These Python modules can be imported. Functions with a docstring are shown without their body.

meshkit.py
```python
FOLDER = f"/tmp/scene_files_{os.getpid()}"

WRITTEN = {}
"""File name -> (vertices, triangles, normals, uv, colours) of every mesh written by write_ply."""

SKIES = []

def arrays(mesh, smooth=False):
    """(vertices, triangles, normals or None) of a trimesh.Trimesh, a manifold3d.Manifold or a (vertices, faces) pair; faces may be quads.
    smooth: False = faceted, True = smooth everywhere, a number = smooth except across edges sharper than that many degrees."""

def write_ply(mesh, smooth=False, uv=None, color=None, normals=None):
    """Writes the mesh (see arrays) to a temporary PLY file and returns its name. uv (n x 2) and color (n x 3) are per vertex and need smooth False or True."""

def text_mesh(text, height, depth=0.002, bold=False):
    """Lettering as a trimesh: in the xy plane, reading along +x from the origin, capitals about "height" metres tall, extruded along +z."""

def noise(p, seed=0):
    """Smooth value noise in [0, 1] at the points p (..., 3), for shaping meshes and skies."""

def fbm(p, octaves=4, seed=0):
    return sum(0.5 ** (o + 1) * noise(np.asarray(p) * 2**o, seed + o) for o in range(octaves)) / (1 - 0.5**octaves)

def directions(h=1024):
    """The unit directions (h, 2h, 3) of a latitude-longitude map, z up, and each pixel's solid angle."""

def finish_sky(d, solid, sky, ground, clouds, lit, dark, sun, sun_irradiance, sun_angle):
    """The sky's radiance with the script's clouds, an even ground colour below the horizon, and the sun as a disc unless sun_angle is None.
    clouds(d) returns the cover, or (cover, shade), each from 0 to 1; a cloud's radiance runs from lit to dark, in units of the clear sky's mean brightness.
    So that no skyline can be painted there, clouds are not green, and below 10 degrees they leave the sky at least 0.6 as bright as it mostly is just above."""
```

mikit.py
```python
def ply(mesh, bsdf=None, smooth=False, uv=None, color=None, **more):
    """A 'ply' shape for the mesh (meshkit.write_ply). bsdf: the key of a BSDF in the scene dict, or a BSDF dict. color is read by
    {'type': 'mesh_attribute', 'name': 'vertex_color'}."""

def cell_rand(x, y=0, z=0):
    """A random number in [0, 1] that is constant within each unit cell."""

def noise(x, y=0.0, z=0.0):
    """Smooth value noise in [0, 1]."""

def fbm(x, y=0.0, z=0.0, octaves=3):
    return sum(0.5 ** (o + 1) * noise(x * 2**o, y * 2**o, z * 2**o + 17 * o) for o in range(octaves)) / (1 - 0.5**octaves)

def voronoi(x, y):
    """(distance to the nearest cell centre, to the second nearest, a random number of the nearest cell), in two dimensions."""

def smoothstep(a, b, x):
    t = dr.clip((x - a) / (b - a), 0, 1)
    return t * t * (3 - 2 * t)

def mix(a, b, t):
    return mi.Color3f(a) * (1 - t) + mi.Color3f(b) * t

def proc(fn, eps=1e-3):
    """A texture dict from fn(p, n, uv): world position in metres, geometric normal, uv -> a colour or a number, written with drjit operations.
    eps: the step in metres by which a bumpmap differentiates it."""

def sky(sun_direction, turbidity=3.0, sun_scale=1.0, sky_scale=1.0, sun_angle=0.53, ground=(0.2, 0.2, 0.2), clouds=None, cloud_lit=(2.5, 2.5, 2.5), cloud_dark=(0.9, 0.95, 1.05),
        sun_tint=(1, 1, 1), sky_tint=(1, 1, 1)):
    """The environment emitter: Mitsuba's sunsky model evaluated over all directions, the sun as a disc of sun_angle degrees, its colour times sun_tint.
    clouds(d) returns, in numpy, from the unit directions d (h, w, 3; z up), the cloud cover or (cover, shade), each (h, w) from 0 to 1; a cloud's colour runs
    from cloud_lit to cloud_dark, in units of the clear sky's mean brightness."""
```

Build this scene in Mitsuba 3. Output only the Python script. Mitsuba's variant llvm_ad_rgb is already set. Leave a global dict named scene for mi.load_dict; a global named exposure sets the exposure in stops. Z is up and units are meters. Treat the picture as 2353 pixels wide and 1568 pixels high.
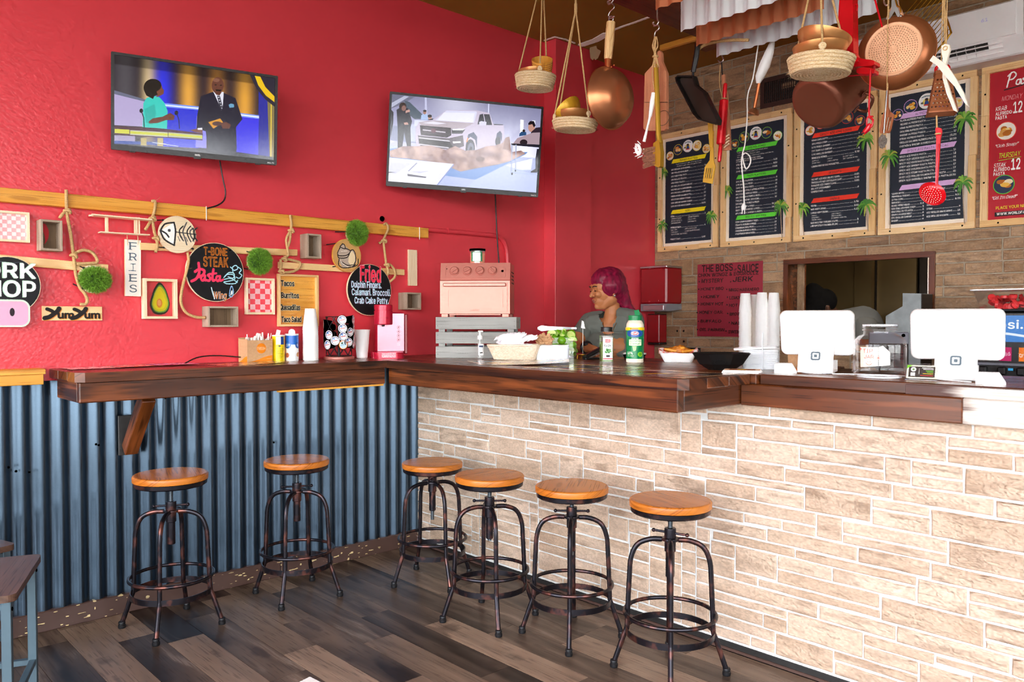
import math, random
import numpy as np, trimesh
import mitsuba as mi, drjit as dr
import mikit, meshkit
from mikit import ply, proc, noise, fbm, cell_rand, smoothstep
from shapely.geometry import Polygon, LineString, Point, box as sbox, MultiPolygon
from shapely import affinity, unary_union
T4 = mi.ScalarTransform4f

# ------------------------------------------------------------------ camera, daylight, exposure
EYE = np.array([3.86, 0.0, 1.33])
YAW, PITCH = 0.82106, -0.0263
FWD = np.array([-math.sin(YAW) * math.cos(PITCH), math.cos(YAW) * math.cos(PITCH), math.sin(PITCH)])
scene = {
    'camera': {'type': 'perspective', 'fov': 2 * math.degrees(math.atan(2353 / 2 / 1841.6)), 'fov_axis': 'x', 'near_clip': 0.05, 'far_clip': 200.0,
               'to_world': T4().look_at(origin=EYE.tolist(), target=(EYE + FWD).tolist(), up=[0, 0, 1])},
    # overcast daylight; it enters through the shop front (y < 0) and the side windows (x > 0)
    'daylight': mikit.sky([0.5, -0.6, 0.75], turbidity=4.0, sun_scale=0.0, sky_scale=1.0, ground=(0.45, 0.43, 0.4),
                          clouds=lambda d: np.full(d.shape[:2], 0.85), cloud_lit=(1.6, 1.6, 1.62)),
}
exposure = 5.9
labels = {}

# ------------------------------------------------------------------ helpers
def lin(h):
    c = np.array([int(h[i:i + 2], 16) for i in (1, 3, 5)]) / 255.0
    return np.where(c <= 0.04045, c / 12.92, ((c + 0.055) / 1.055) ** 2.4)
def col(c): return c if isinstance(c, mi.Color3f) else mi.Color3f(*[float(v) for v in c])
def mix(a, b, t): return col(a) * (1 - t) + col(b) * t
def C3(h): return mi.Color3f(*[float(v) for v in lin(h)])
def rgb(h): return {'type': 'rgb', 'value': [float(v) for v in lin(h)]}
def M(name, h, rough=0.5, metal=0.0, spec=0.5, bump=None, two=False, **k):
    b = {'type': 'principled', 'base_color': rgb(h) if isinstance(h, str) else h, 'roughness': rough if not isinstance(rough, (int, float)) else float(rough), 'metallic': float(metal), 'specular': float(spec), **k}
    if bump: b = {'type': 'bumpmap', 'arbitrary': bump[0], 'scale': bump[1], 'bsdf': b}
    if two: b = {'type': 'twosided', 'bsdf': b}
    scene[name] = b
    return name
_n = {}
def num(base):
    i = _n.get(base, 0); _n[base] = i + 1
    return base if i == 0 else '%s_%03d' % (base, i)
cat = trimesh.util.concatenate
def xf(m, M4):
    m = m.copy(); m.apply_transform(M4); return m
def tr(x, y, z): return np.array([[1, 0, 0, x], [0, 1, 0, y], [0, 0, 1, z], [0, 0, 0, 1.0]])
def rot(deg, ax, at=(0, 0, 0)): return trimesh.transformations.rotation_matrix(math.radians(deg), ax, at)
def frame(o, u, v):
    u = np.array(u, float); u /= np.linalg.norm(u); v = np.array(v, float); v -= u * (u @ v); v /= np.linalg.norm(v)
    m = np.eye(4); m[:3, 0] = u; m[:3, 1] = v; m[:3, 2] = np.cross(u, v); m[:3, 3] = o
    return m
def onleft(x, y, z, roll=0, yaw=0):      # u along +y, v up, w out of the red wall (+x)
    return frame((x, y, z), (0, 1, 0), (0, 0, 1)) @ rot(yaw, (0, 1, 0)) @ rot(roll, (0, 0, 1))
def onback(x, y, z, roll=0, yaw=0):      # u along +x, v up, w out of the stone wall (-y)
    return frame((x, y, z), (1, 0, 0), (0, 0, 1)) @ rot(yaw, (0, 1, 0)) @ rot(roll, (0, 0, 1))
def box(x0, x1, y0, y1, z0, z1, b=0.0):
    if x0 > x1: x0, x1 = x1, x0
    if y0 > y1: y0, y1 = y1, y0
    if z0 > z1: z0, z1 = z1, z0
    if b <= 0:
        m = trimesh.creation.box((x1 - x0, y1 - y0, z1 - z0)); m.apply_translation(((x0 + x1) / 2, (y0 + y1) / 2, (z0 + z1) / 2)); return m
    b = min(b, (x1 - x0) * .45, (y1 - y0) * .45, (z1 - z0) * .45)
    P = []
    for i in range(8):
        s = [(i >> k) & 1 for k in range(3)]
        c = [(x0, x1)[s[0]], (y0, y1)[s[1]], (z0, z1)[s[2]]]
        d = [b * (1 - 2 * s[k]) for k in range(3)]
        for k in range(3):
            P.append([c[j] + (0 if j == k else d[j]) for j in range(3)])
    return trimesh.convex.convex_hull(np.array(P))
def tube(path, r, n=10, closed=False, cap=True):
    P = np.array(path, float); N = len(P); r = np.broadcast_to(np.asarray(r, float), (N,))
    if closed: tg = np.roll(P, -1, 0) - np.roll(P, 1, 0)
    else: tg = np.gradient(P, axis=0)
    tg /= np.linalg.norm(tg, axis=1, keepdims=True) + 1e-12
    a = np.array([0, 0, 1.0]) if abs(tg[0][2]) < .9 else np.array([1.0, 0, 0])
    nrm = np.cross(tg[0], a); nrm /= np.linalg.norm(nrm); V = []
    for i in range(N):
        nrm = nrm - tg[i] * (nrm @ tg[i]); nrm /= np.linalg.norm(nrm) + 1e-12
        bn = np.cross(tg[i], nrm)
        t = np.arange(n) / n * 2 * np.pi
        V.append(P[i] + r[i] * (np.cos(t)[:, None] * nrm + np.sin(t)[:, None] * bn))
    V = np.vstack(V); F = []
    for i in range(N if closed else N - 1):
        a0, b0 = i * n, ((i + 1) % N) * n
        for j in range(n):
            k = (j + 1) % n
            F += [[a0 + j, a0 + k, b0 + k], [a0 + j, b0 + k, b0 + j]]
    if not closed and cap:
        V = np.vstack([V, P[0], P[-1]]); c0, c1 = len(V) - 2, len(V) - 1
        for j in range(n):
            k = (j + 1) % n
            F += [[c0, k, j], [c1, (N - 1) * n + j, (N - 1) * n + k]]
    return trimesh.Trimesh(V, np.array(F), process=False)
def cyl(p0, p1, r, n=20, r1=None): return tube([p0, p1], [r, r if r1 is None else r1], n)
def lathe(prof, n=32, arc=None):
    P = np.array(prof, float); t = np.arange(n) / n * 2 * np.pi
    V = np.stack([P[:, None, 0] * np.cos(t), P[:, None, 0] * np.sin(t), np.repeat(P[:, 1:2], n, 1)], -1).reshape(-1, 3); F = []
    for i in range(len(P) - 1):
        for j in range(n):
            k = (j + 1) % n; a, b, c, d = i * n + j, i * n + k, (i + 1) * n + k, (i + 1) * n + j
            if P[i, 0] > 1e-9: F.append([a, b, c])
            if P[i + 1, 0] > 1e-9: F.append([a, c, d])
    return trimesh.Trimesh(V, np.array(F), process=False)
def ext(poly, h, z0=0.0):
    gs = getattr(poly, 'geoms', [poly]); out = []
    for g in gs:
        if g.is_empty or g.area < 1e-9: continue
        m = trimesh.creation.extrude_polygon(g, h, engine='earcut'); m.apply_translation((0, 0, z0)); out.append(m)
    return cat(out)
def sph(c, r, n=2):
    m = trimesh.creation.icosphere(subdivisions=n, radius=1.0); m.vertices = m.vertices * np.broadcast_to(r, (3,)) + np.array(c); return m
def spline(pts, k=8, closed=False):
    P = np.array(pts, float); out = []; N = len(P)
    for i in range(N if closed else N - 1):
        if closed: a, b, c, d = P[(i - 1) % N], P[i], P[(i + 1) % N], P[(i + 2) % N]
        else: a, b, c, d = P[max(i - 1, 0)], P[i], P[i + 1], P[min(i + 2, N - 1)]
        for t in np.arange(k) / k:
            out.append(.5 * ((2 * b) + (c - a) * t + (2 * a - 5 * b + 4 * c - d) * t * t + (3 * b - a - 3 * c + d) * t ** 3))
    if not closed: out.append(P[-1])
    return np.array(out)
def ring(c, r, u, v, n=32, a0=0, a1=360):
    t = np.radians(np.linspace(a0, a1, n, endpoint=abs(a1 - a0) < 359.9)); c, u, v = map(np.array, (c, u, v))
    return c + r * (np.cos(t)[:, None] * u + np.sin(t)[:, None] * v)
def rrect(w, h, r, cx=0, cy=0): return sbox(cx - w / 2 + r, cy - h / 2 + r, cx + w / 2 - r, cy + h / 2 - r).buffer(r, 6)
_uid = [0]
def graincoords(m, g, tone=None):
    """uv for the wood textures: u along the grain g plus 10 x a number of the piece, v across it."""
    _uid[0] += 1
    k = _uid[0] if tone is None else tone
    g = np.array(g, float); g /= np.linalg.norm(g); a = np.cross(g, [0, 0, 1.0] if abs(g[2]) < .8 else [1.0, 0, 0]); a /= np.linalg.norm(a); b = np.cross(g, a)
    v = m.vertices
    return np.stack([k * 20 + 5 + np.clip(v @ g, -5, 14), v @ a + 1.31 * (v @ b)], 1)
class Th:
    """A thing: the key its parts' keys start with, and its label."""
    def __init__(s, name, label, category, group=None, kind=None):
        s.k = num(name); d = {'label': label}
        if kind: d['kind'] = kind
        else: d['category'] = category
        if kind == 'stuff': d['category'] = category
        if group: d['group'] = group
        labels[s.k] = d
    def p(s, name, mesh, mat, smooth=False, grain=None, at=None, sub=None, label=None, color=None, tone=None, kind=None, uv=None):
        k = num((sub or s.k) + '__' + name)
        if at is not None: mesh = xf(mesh, at)
        if grain is not None: uv = graincoords(mesh, grain if at is None else at[:3, :3] @ np.array(grain, float), tone); smooth = bool(smooth) and smooth is True
        if color is not None: smooth = bool(smooth) and smooth is True
        scene[k] = ply(mesh, mat, smooth, uv=uv, color=color)
        if label or kind: labels[k] = {x: y for x, y in (('label', label), ('kind', kind)) if y}
        return k
def one(name, label, category, mesh, mat, smooth=False, grain=None, at=None, group=None, kind=None, color=None, uv=None, tone=None):
    t = Th(name, label, category, group, kind)
    if at is not None: mesh = xf(mesh, at)
    if grain is not None: uv = graincoords(mesh, grain if at is None else at[:3, :3] @ np.array(grain, float), tone); smooth = bool(smooth) and smooth is True
    scene[t.k] = ply(mesh, mat, smooth, uv=uv, color=color)
    return t
_tc = {}
def flat_text(s, h, bold=False):
    V, F, n, x = [], [], 0, 0.0
    for ch in s:
        if ch == ' ': x += .38; continue
        if (ch, bold) not in _tc:
            m = meshkit.text_mesh(ch, 1.0, 0.01, bold)
            f = m.faces[m.triangles_center[:, 2] > 0.00999]
            u, inv = np.unique(f, return_inverse=True); v = m.vertices[u][:, :2].copy(); v[:, 0] -= v[:, 0].min()
            _tc[(ch, bold)] = (v, inv.reshape(-1, 3))
        v, f = _tc[(ch, bold)]
        V.append(v + [x, 0]); F.append(f + n); n += len(v); x += v[:, 0].max() + .13
    return np.vstack(V) * h, np.vstack(F)
class Canvas:
    """Flat print: polygons and letters in the u, v plane, each layer a hair above the one below, with one colour per vertex."""
    def __init__(s, step=0.00012): s.V, s.F, s.C, s.n, s.w, s.step = [], [], [], 0, 0.0, step
    def add(s, v, f, c):
        s.V.append(np.column_stack([v, np.full(len(v), s.w)])); s.F.append(np.asarray(f) + s.n); s.n += len(v); s.w += s.step
        s.C.append(np.broadcast_to(lin(c) if isinstance(c, str) else np.asarray(c, float), (len(v), 3)))
    def poly(s, g, c, fn=None, fine=None):
        if not hasattr(g, 'geom_type'): g = Polygon(g)
        if not g.is_valid: g = g.buffer(0)
        vs, fs, n = [], [], 0
        for q in getattr(g, 'geoms', [g]):
            if q.is_empty or q.area < 1e-10: continue
            v, f = trimesh.creation.triangulate_polygon(q, engine='earcut')
            vs.append(v); fs.append(f + n); n += len(v)
        if not vs: return s
        v, f = np.vstack(vs), np.vstack(fs)
        if fine:
            v3, f = trimesh.remesh.subdivide_to_size(np.column_stack([v, v[:, 0] * 0]), f, fine); v = v3[:, :2]
        s.add(v, f, fn(v) if fn is not None else c); return s
    def rect(s, x0, y0, x1, y1, c, **k): return s.poly(sbox(min(x0, x1), min(y0, y1), max(x0, x1), max(y0, y1)), c, **k)
    def line(s, pts, w, c, smooth=False):
        return s.poly(LineString(spline(pts, 6) if smooth else pts).buffer(w / 2, 4), c)
    def disc(s, x, y, r, c, ry=None, **k):
        g = Point(0, 0).buffer(1.0, 10); return s.poly(affinity.translate(affinity.scale(g, r, ry or r, origin=(0, 0)), x, y), c, **k)
    def text(s, t, x, y, h, c, align='l', w=None, bold=False, skew=0.0, rotd=0.0, sx=1.0):
        v, f = flat_text(t, h, bold); v = v.copy(); v[:, 0] *= sx
        wd = v[:, 0].max() - min(0, v[:, 0].min())
        if w: v[:, 0] *= w / wd; wd = w
        v[:, 0] += v[:, 1] * skew
        if align == 'c': v[:, 0] -= wd / 2
        if align == 'r': v[:, 0] -= wd
        if rotd: a = math.radians(rotd); v = v @ np.array([[math.cos(a), math.sin(a)], [-math.sin(a), math.cos(a)]])
        s.add(v + [x, y], f, c); return s
    def mesh(s):
        return trimesh.Trimesh(np.vstack(s.V), np.vstack(s.F), process=False), np.vstack(s.C)
    def wrapped(s, r, fine=.006, z0=0.0):
        Vs, Fs, Cs, n = [], [], [], 0; base = 0
        for v, f, c in zip(s.V, s.F, s.C):
            c0 = c[0]; v3, f3 = trimesh.remesh.subdivide_to_size(v, f - base, fine); base += len(v)
            a = v3[:, 0] / r; R_ = r + .0003 + v3[:, 2]
            Vs.append(np.column_stack([R_ * np.sin(a), -R_ * np.cos(a), v3[:, 1] + z0])); Fs.append(f3 + n); n += len(v3); Cs.append(np.tile(c0, (len(v3), 1)))
        return trimesh.Trimesh(np.vstack(Vs), np.vstack(Fs), process=False), np.vstack(Cs)
    def into(s, t, name, at, mat='print', sub=None, label=None):
        m, c = s.mesh(); return t.p(name, m, mat, at=at, color=c, sub=sub, label=label)
def thick(cv, s, x, y, h, c, b, **k):
    for dx, dy in ((-b, 0), (b, 0), (0, b), (0, -b), (0, 0)): cv.text(s, x + dx, y + dy, h, c, bold=True, **k)
def fat(o, r): return o.buffer(r, 6).buffer(-r, 6)

def px(u, v, ax, val):
    """The point of the plane x, y or z = val that the photograph shows at its pixel (u, v): how things were measured."""
    r = np.array([math.cos(YAW), math.sin(YAW), 0]); up = np.cross(r, FWD)
    d = FWD + r * (u - 1176.5) / 1841.6 - up * (v - 784) / 1841.6
    i = 'xyz'.index(ax); return EYE + d * (val - EYE[i]) / d[i]
def LW(u, v, x=0.02): return px(u, v, 'x', x)[1:]
def BW(u, v, y=5.12): p = px(u, v, 'y', y); return np.array([p[0], p[2]])
def CT(u, v, z=1.118): return px(u, v, 'z', z)[:2]
def homog(src, dst):
    A = []
    for (x, y), (X, Y) in zip(src, dst):
        A += [[x, y, 1, 0, 0, 0, -X * x, -X * y], [0, 0, 0, x, y, 1, -Y * x, -Y * y]]
    h = np.linalg.solve(np.array(A, float), np.array(dst, float).ravel())
    Hm = np.append(h, 1).reshape(3, 3)
    def f(pts):
        q = np.column_stack([np.array(pts, float), np.ones(len(pts))]) @ Hm.T; return q[:, :2] / q[:, 2:]
    return f

# ------------------------------------------------------------------ materials
VC = {'type': 'mesh_attribute', 'name': 'vertex_color'}
scene['print'] = {'type': 'twosided', 'bsdf': {'type': 'principled', 'base_color': VC, 'roughness': 0.55, 'specular': 0.3}}
scene['print_gloss'] = {'type': 'twosided', 'bsdf': {'type': 'principled', 'base_color': VC, 'roughness': 0.16, 'specular': 0.5}}
def wood_tex(a, b, dark, freq=14.0, knots=0.0, wear=0.0, fine=60.0):
    a, b, dark = lin(a), lin(b), lin(dark)
    def fn(p, n, uv):
        u, v = uv.x, uv.y
        k = dr.floor(u / 20)
        w = fbm(u * 1.3 + k * 3.7, v * 6, 0, octaves=2)
        g = noise(u * 0.9 + w * 1.2, v * freq * 4 + w * 5 + k * 7.7, 1.0)
        f = noise(u * 9, v * fine * 6 + k * 2.3, 2.0)
        tone = cell_rand(k, 3.0, 0.0)
        c = mix(a, b, dr.clip(0.75 * g + 0.5 * (tone - 0.5) + 0.12, 0, 1))
        c = mix(c, dark, 0.55 * smoothstep(0.62, 0.95, f) + 0.25 * smoothstep(0.55, 0.9, w))
        if knots:
            kn = noise(u * 5 + k * 11, v * 22, 5.0); c = mix(c, dark, knots * smoothstep(0.8, 0.93, kn))
        if wear:
            wr = fbm(u * 3 + k * 5, v * 30, 7.0, octaves=3); c = mix(c, np.minimum(a * 1.9, 1), wear * smoothstep(0.55, 0.8, wr))
        return c
    return proc(fn)
M('pine', wood_tex('#e3b878', '#f0cf9a', '#c08a4c', 9, 0.5), 0.5, spec=0.35)
M('pine_amber', wood_tex('#d6912f', '#e7ab4e', '#a8641c', 8, 0.6), 0.42, spec=0.4)
M('pale_wood', wood_tex('#e6cfa8', '#f1e0c2', '#cfae80', 10, 0.1), 0.55, spec=0.3)
M('grey_wood', wood_tex('#9a8671', '#b8a794', '#6b594a', 12, 0.1), 0.6, spec=0.25)
M('box_inside', wood_tex('#6a5540', '#7d664e', '#4a3828', 14, 0.0), 0.65, spec=0.2)
M('crate_grey', wood_tex('#8f8f8b', '#a6a6a0', '#6d6d69', 7, 0.35), 0.6, spec=0.25)
M('bar_wood', wood_tex('#6a3719', '#2b130a', '#100705', 7, 0.7, wear=0.55, fine=30), 0.26, spec=0.5)
M('seat_wood', wood_tex('#b5651f', '#c97a2c', '#7d3f12', 7, 0.3, fine=40), 0.3, spec=0.45)
M('dark_seat', wood_tex('#4b3326', '#6e5142', '#2c1d16', 8, 0.4), 0.4, spec=0.4)
M('beam_wood', wood_tex('#5b2713', '#43190c', '#2a0f08', 6, 0.3), 0.45)
M('black_plastic', '#141414', 0.35); M('screen_black', '#040404', 0.12); M('black_matte', '#1a1918', 0.6); M('black_metal', '#26272a', 0.4, metal=0.6)
M('white_plastic', '#f2f1ef', 0.3); M('white_matte', '#efece6', 0.55); M('foam', '#f4f3f0', 0.6)
M('chrome', '#d8d8d8', 0.18, metal=1.0); M('steel', '#b9bcbe', 0.3, metal=1.0); M('gold_metal', '#c9982f', 0.3, metal=1.0)
M('copper', '#cf7a4c', 0.27, metal=0.9); M('copper_paint', '#a8643a', 0.33, metal=0.45); M('rose_copper', '#c27a6c', 0.36, metal=0.5)
M('red_plastic', '#c4101c', 0.25); M('red_gloss', '#d21420', 0.18, metal=0.2); M('dispenser_red', '#8f0d16', 0.25)
M('zinc', '#c3c9cf', 0.25, metal=0.9)
M('jute', proc(lambda p, n, uv: mix(lin('#d8b784'), lin('#b08a55'), noise(p.x * 260, p.y * 260, p.z * 260))), 0.85, spec=0.1)
M('jute_pale', proc(lambda p, n, uv: mix(lin('#efdcb8'), lin('#c9a873'), noise(p.x * 240, p.y * 240, p.z * 240))), 0.85, spec=0.1)
scene['clear_glass'] = {'type': 'thindielectric', 'int_ior': 1.5}
# ------------------------------------------------------------------ the setting
def red_tex(p, n, uv):
    m = fbm(p.x * 1.2 + p.y * 1.1, p.z * 1.3, 3.0); return mix(lin('#d63c46'), lin('#de464f'), m)
M('red_paint', proc(red_tex), 0.32, spec=0.5, bump=(proc(lambda p, n, uv: fbm(p.x * 90, p.y * 90, p.z * 90, octaves=2), eps=0.002), 0.0012))
M('ceiling_brown', proc(lambda p, n, uv: mix(lin('#94682a'), lin('#7d541c'), fbm(p.x * 1.5, p.y * 1.5, 1.0))), 0.7, spec=0.3)
def floor_tex(p, n, uv):
    u, v = uv.x, uv.y
    k = dr.floor(u / 20); lvl = (k - 16 * dr.floor(k / 16)) / 15.0
    w = fbm(u * 1.6 + k * 0.7, v * 7, 0.0, octaves=3)
    cath = noise(u * 1.5 + w * 2.2, v * 38 + w * 9 + k * 1.7, 1.0)
    fine = noise(u * 14, v * 260 + k, 2.0)
    c = mix(lin('#211713'), lin('#a58b76'), dr.clip(lvl * 0.85 + (w - .5) * 0.6 + (cath - .5) * .22, 0, 1))
    c = mix(c, lin('#2a1a15'), 0.4 * smoothstep(0.6, 0.95, fine))
    c = mix(c, lin('#9d8d80'), 0.4 * smoothstep(0.72, 0.95, cath) * smoothstep(0.35, 0.7, fine) * smoothstep(.4, .6, w))
    kn = fbm(u * 5 + k * 3.3, v * 14, 4.0, octaves=2)
    return mix(c, lin('#2b1b17'), 0.55 * smoothstep(0.72, 0.86, kn))
M('floor_plank', proc(floor_tex), 0.36, spec=0.45, bump=(proc(lambda p, n, uv: noise(uv.x * 14, uv.y * 260), eps=0.001), 0.0004))
def stone_tex(a, b, d, wet):
    def fn(p, n, uv):
        u, v = uv.x, uv.y
        k = dr.floor(u / 20); t = cell_rand(k, 1.0, 2.0); t2 = cell_rand(k, 5.0, 9.0)
        w = fbm(u * 7 + k, v * 16, 0.0, octaves=3); g = noise(u * 130, v * 160, 1.0)
        c = mix(lin(a), lin(b), dr.clip(0.65 * t + 0.7 * (w - .3), 0, 1))
        c = mix(c, lin(d), 0.55 * smoothstep(.45, .8, fbm(u * 9 + 4.0, v * 34 + k, 3.0, octaves=3)) * (0.3 + t2))
        return c * (0.86 + 0.28 * g)
    return proc(fn)
def stone_bump(p, n, uv):
    k = dr.floor(uv.x / 20)
    return fbm(uv.x * 22 + k * 3, uv.y * 60, 1.0, octaves=4) + 0.35 * noise(uv.x * 150, uv.y * 150, 2.0)
SB = proc(stone_bump, eps=0.0015)
M('stone_pale', stone_tex('#b89e86', '#d3bda8', '#8d745f', 0), 0.5, spec=0.35, bump=(SB, 0.010))
M('stone_brown', stone_tex('#8d6c4c', '#b29270', '#5d4530', 0), 0.38, spec=0.5, bump=(SB, 0.008))
M('grout', proc(lambda p, n, uv: mix(lin('#dfe2e0'), lin('#c6c9c7'), fbm(p.x * 60, p.y * 60, p.z * 60))), 0.8, spec=0.2)
M('grout_brown', proc(lambda p, n, uv: mix(lin('#a89a86'), lin('#8b7d69'), fbm(p.x * 60, p.y * 60, p.z * 60))), 0.8, spec=0.2)
M('plaster', '#8a7460', 0.8); M('street', '#8f8c86', 0.9); M('frame_dark', '#2b2a29', 0.4)
M('corrugated', proc(lambda p, n, uv: mix(lin('#495a69'), lin('#566879'), fbm(p.y * 5, p.z * 3, 0.0) * .7 + .3 * noise(p.y * 500, p.z * 500, 0.0))), 0.24, metal=0.92, spec=0.5, two=True)
M('baseboard_brown', proc(lambda p, n, uv: mix(mix(lin('#4a342c'), lin('#55403a'), fbm(p.y * 4, p.z * 9, 0.0)), lin('#d8c391'), smoothstep(.86, .87, noise(p.y * 45, p.z * 130, 3.0)) * smoothstep(.56, .62, fbm(p.y * 2.1, p.z * 3, 8.0)))), 0.45)
def S(name, mesh, mat, smooth=False, **k): return one(name, 'x', 'x', mesh, mat, smooth, kind='structure', **k)
def st(t, lab): labels[t.k] = {'label': lab, 'kind': 'structure'}; return t
WL, WB, CEIL, STONE = 0.0, 5.13, 3.21, 2.82
st(S('wall_left', box(-.12, WL, -2.4, WB + .1, 0, CEIL), 'red_paint'), 'glossy red painted wall behind the two televisions')
st(S('wall_pilaster', box(WL, .11, 3.89, 4.25, 0, CEIL, .002), 'red_paint'), 'red painted pilaster standing out of the left wall')
st(S('ceiling', box(-.12, 8.1, -2.4, WB + .1, CEIL, CEIL + .1), 'ceiling_brown'), 'brown painted ceiling with a torn seam')
# back wall with the kitchen hatch
hatch = (1.12, 2.05, 1.20, 1.72)
g = sbox(-.12, 0, 8.1, CEIL).difference(sbox(hatch[0], hatch[2], hatch[1], hatch[3]))
wb = st(S('wall_back', xf(ext(g, .14), onback(0, WB + .14, 0)), 'grout_brown'), 'brown stone wall behind the counter with menus and a hatch')
BACK_HIDE = [(.04, .585, 1.86, 2.765), (.6, 1.155, 1.86, 2.765), (1.17, 1.725, 1.86, 2.765), (1.735, 2.29, 1.86, 2.765), (2.31, 3.3, 1.86, 2.765)]
rs = random.Random(11); zc = 1.0; bricks = []
while zc < CEIL - .03:
    band = rs.choice([.07, .09, .11, .13]); x = rs.uniform(-.25, 0)
    band = min(band, CEIL - zc)
    while x < 2.7:
        w = rs.choice([.12, .2, .27, .34, .42])
        if band >= .11 and rs.random() < .45 : hs = [(0, band * .48), (band * .48, band)]
        else: hs = [(0, band)]
        for a, b in hs: bricks.append((x, x + w - .009, zc + a, zc + b - .009))
        x += w
    zc += band
nb = 0
for x0, x1, z0, z1 in bricks:
    x0, x1 = max(x0, .004), min(x1, 2.65)
    if x1 - x0 < .03 or z1 - z0 < .02: continue
    if any(a < x0 and x1 < b and c < z0 and z1 < d for a, b, c, d in BACK_HIDE): continue
    q = sbox(x0, z0, x1, z1).difference(sbox(hatch[0] - .002, hatch[2] - .002, hatch[1] + .002, hatch[3] + .002))
    if q.is_empty or q.area < .0012: continue
    if q.geom_type == 'MultiPolygon': q = max(q.geoms, key=lambda h: h.area)
    qx = q.bounds
    if nb >= 300: continue
    nb += 1
    pr = rs.uniform(.003, .007)
    m = box(qx[0], qx[2], WB - pr, WB + .002, qx[1], qx[3], .003) if abs(q.area - (qx[2] - qx[0]) * (qx[3] - qx[1])) < 1e-4 else xf(ext(q, pr), onback(0, WB, 0))
    wb.p('stone', m, 'stone_brown', grain=(1, 0, 0))
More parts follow.
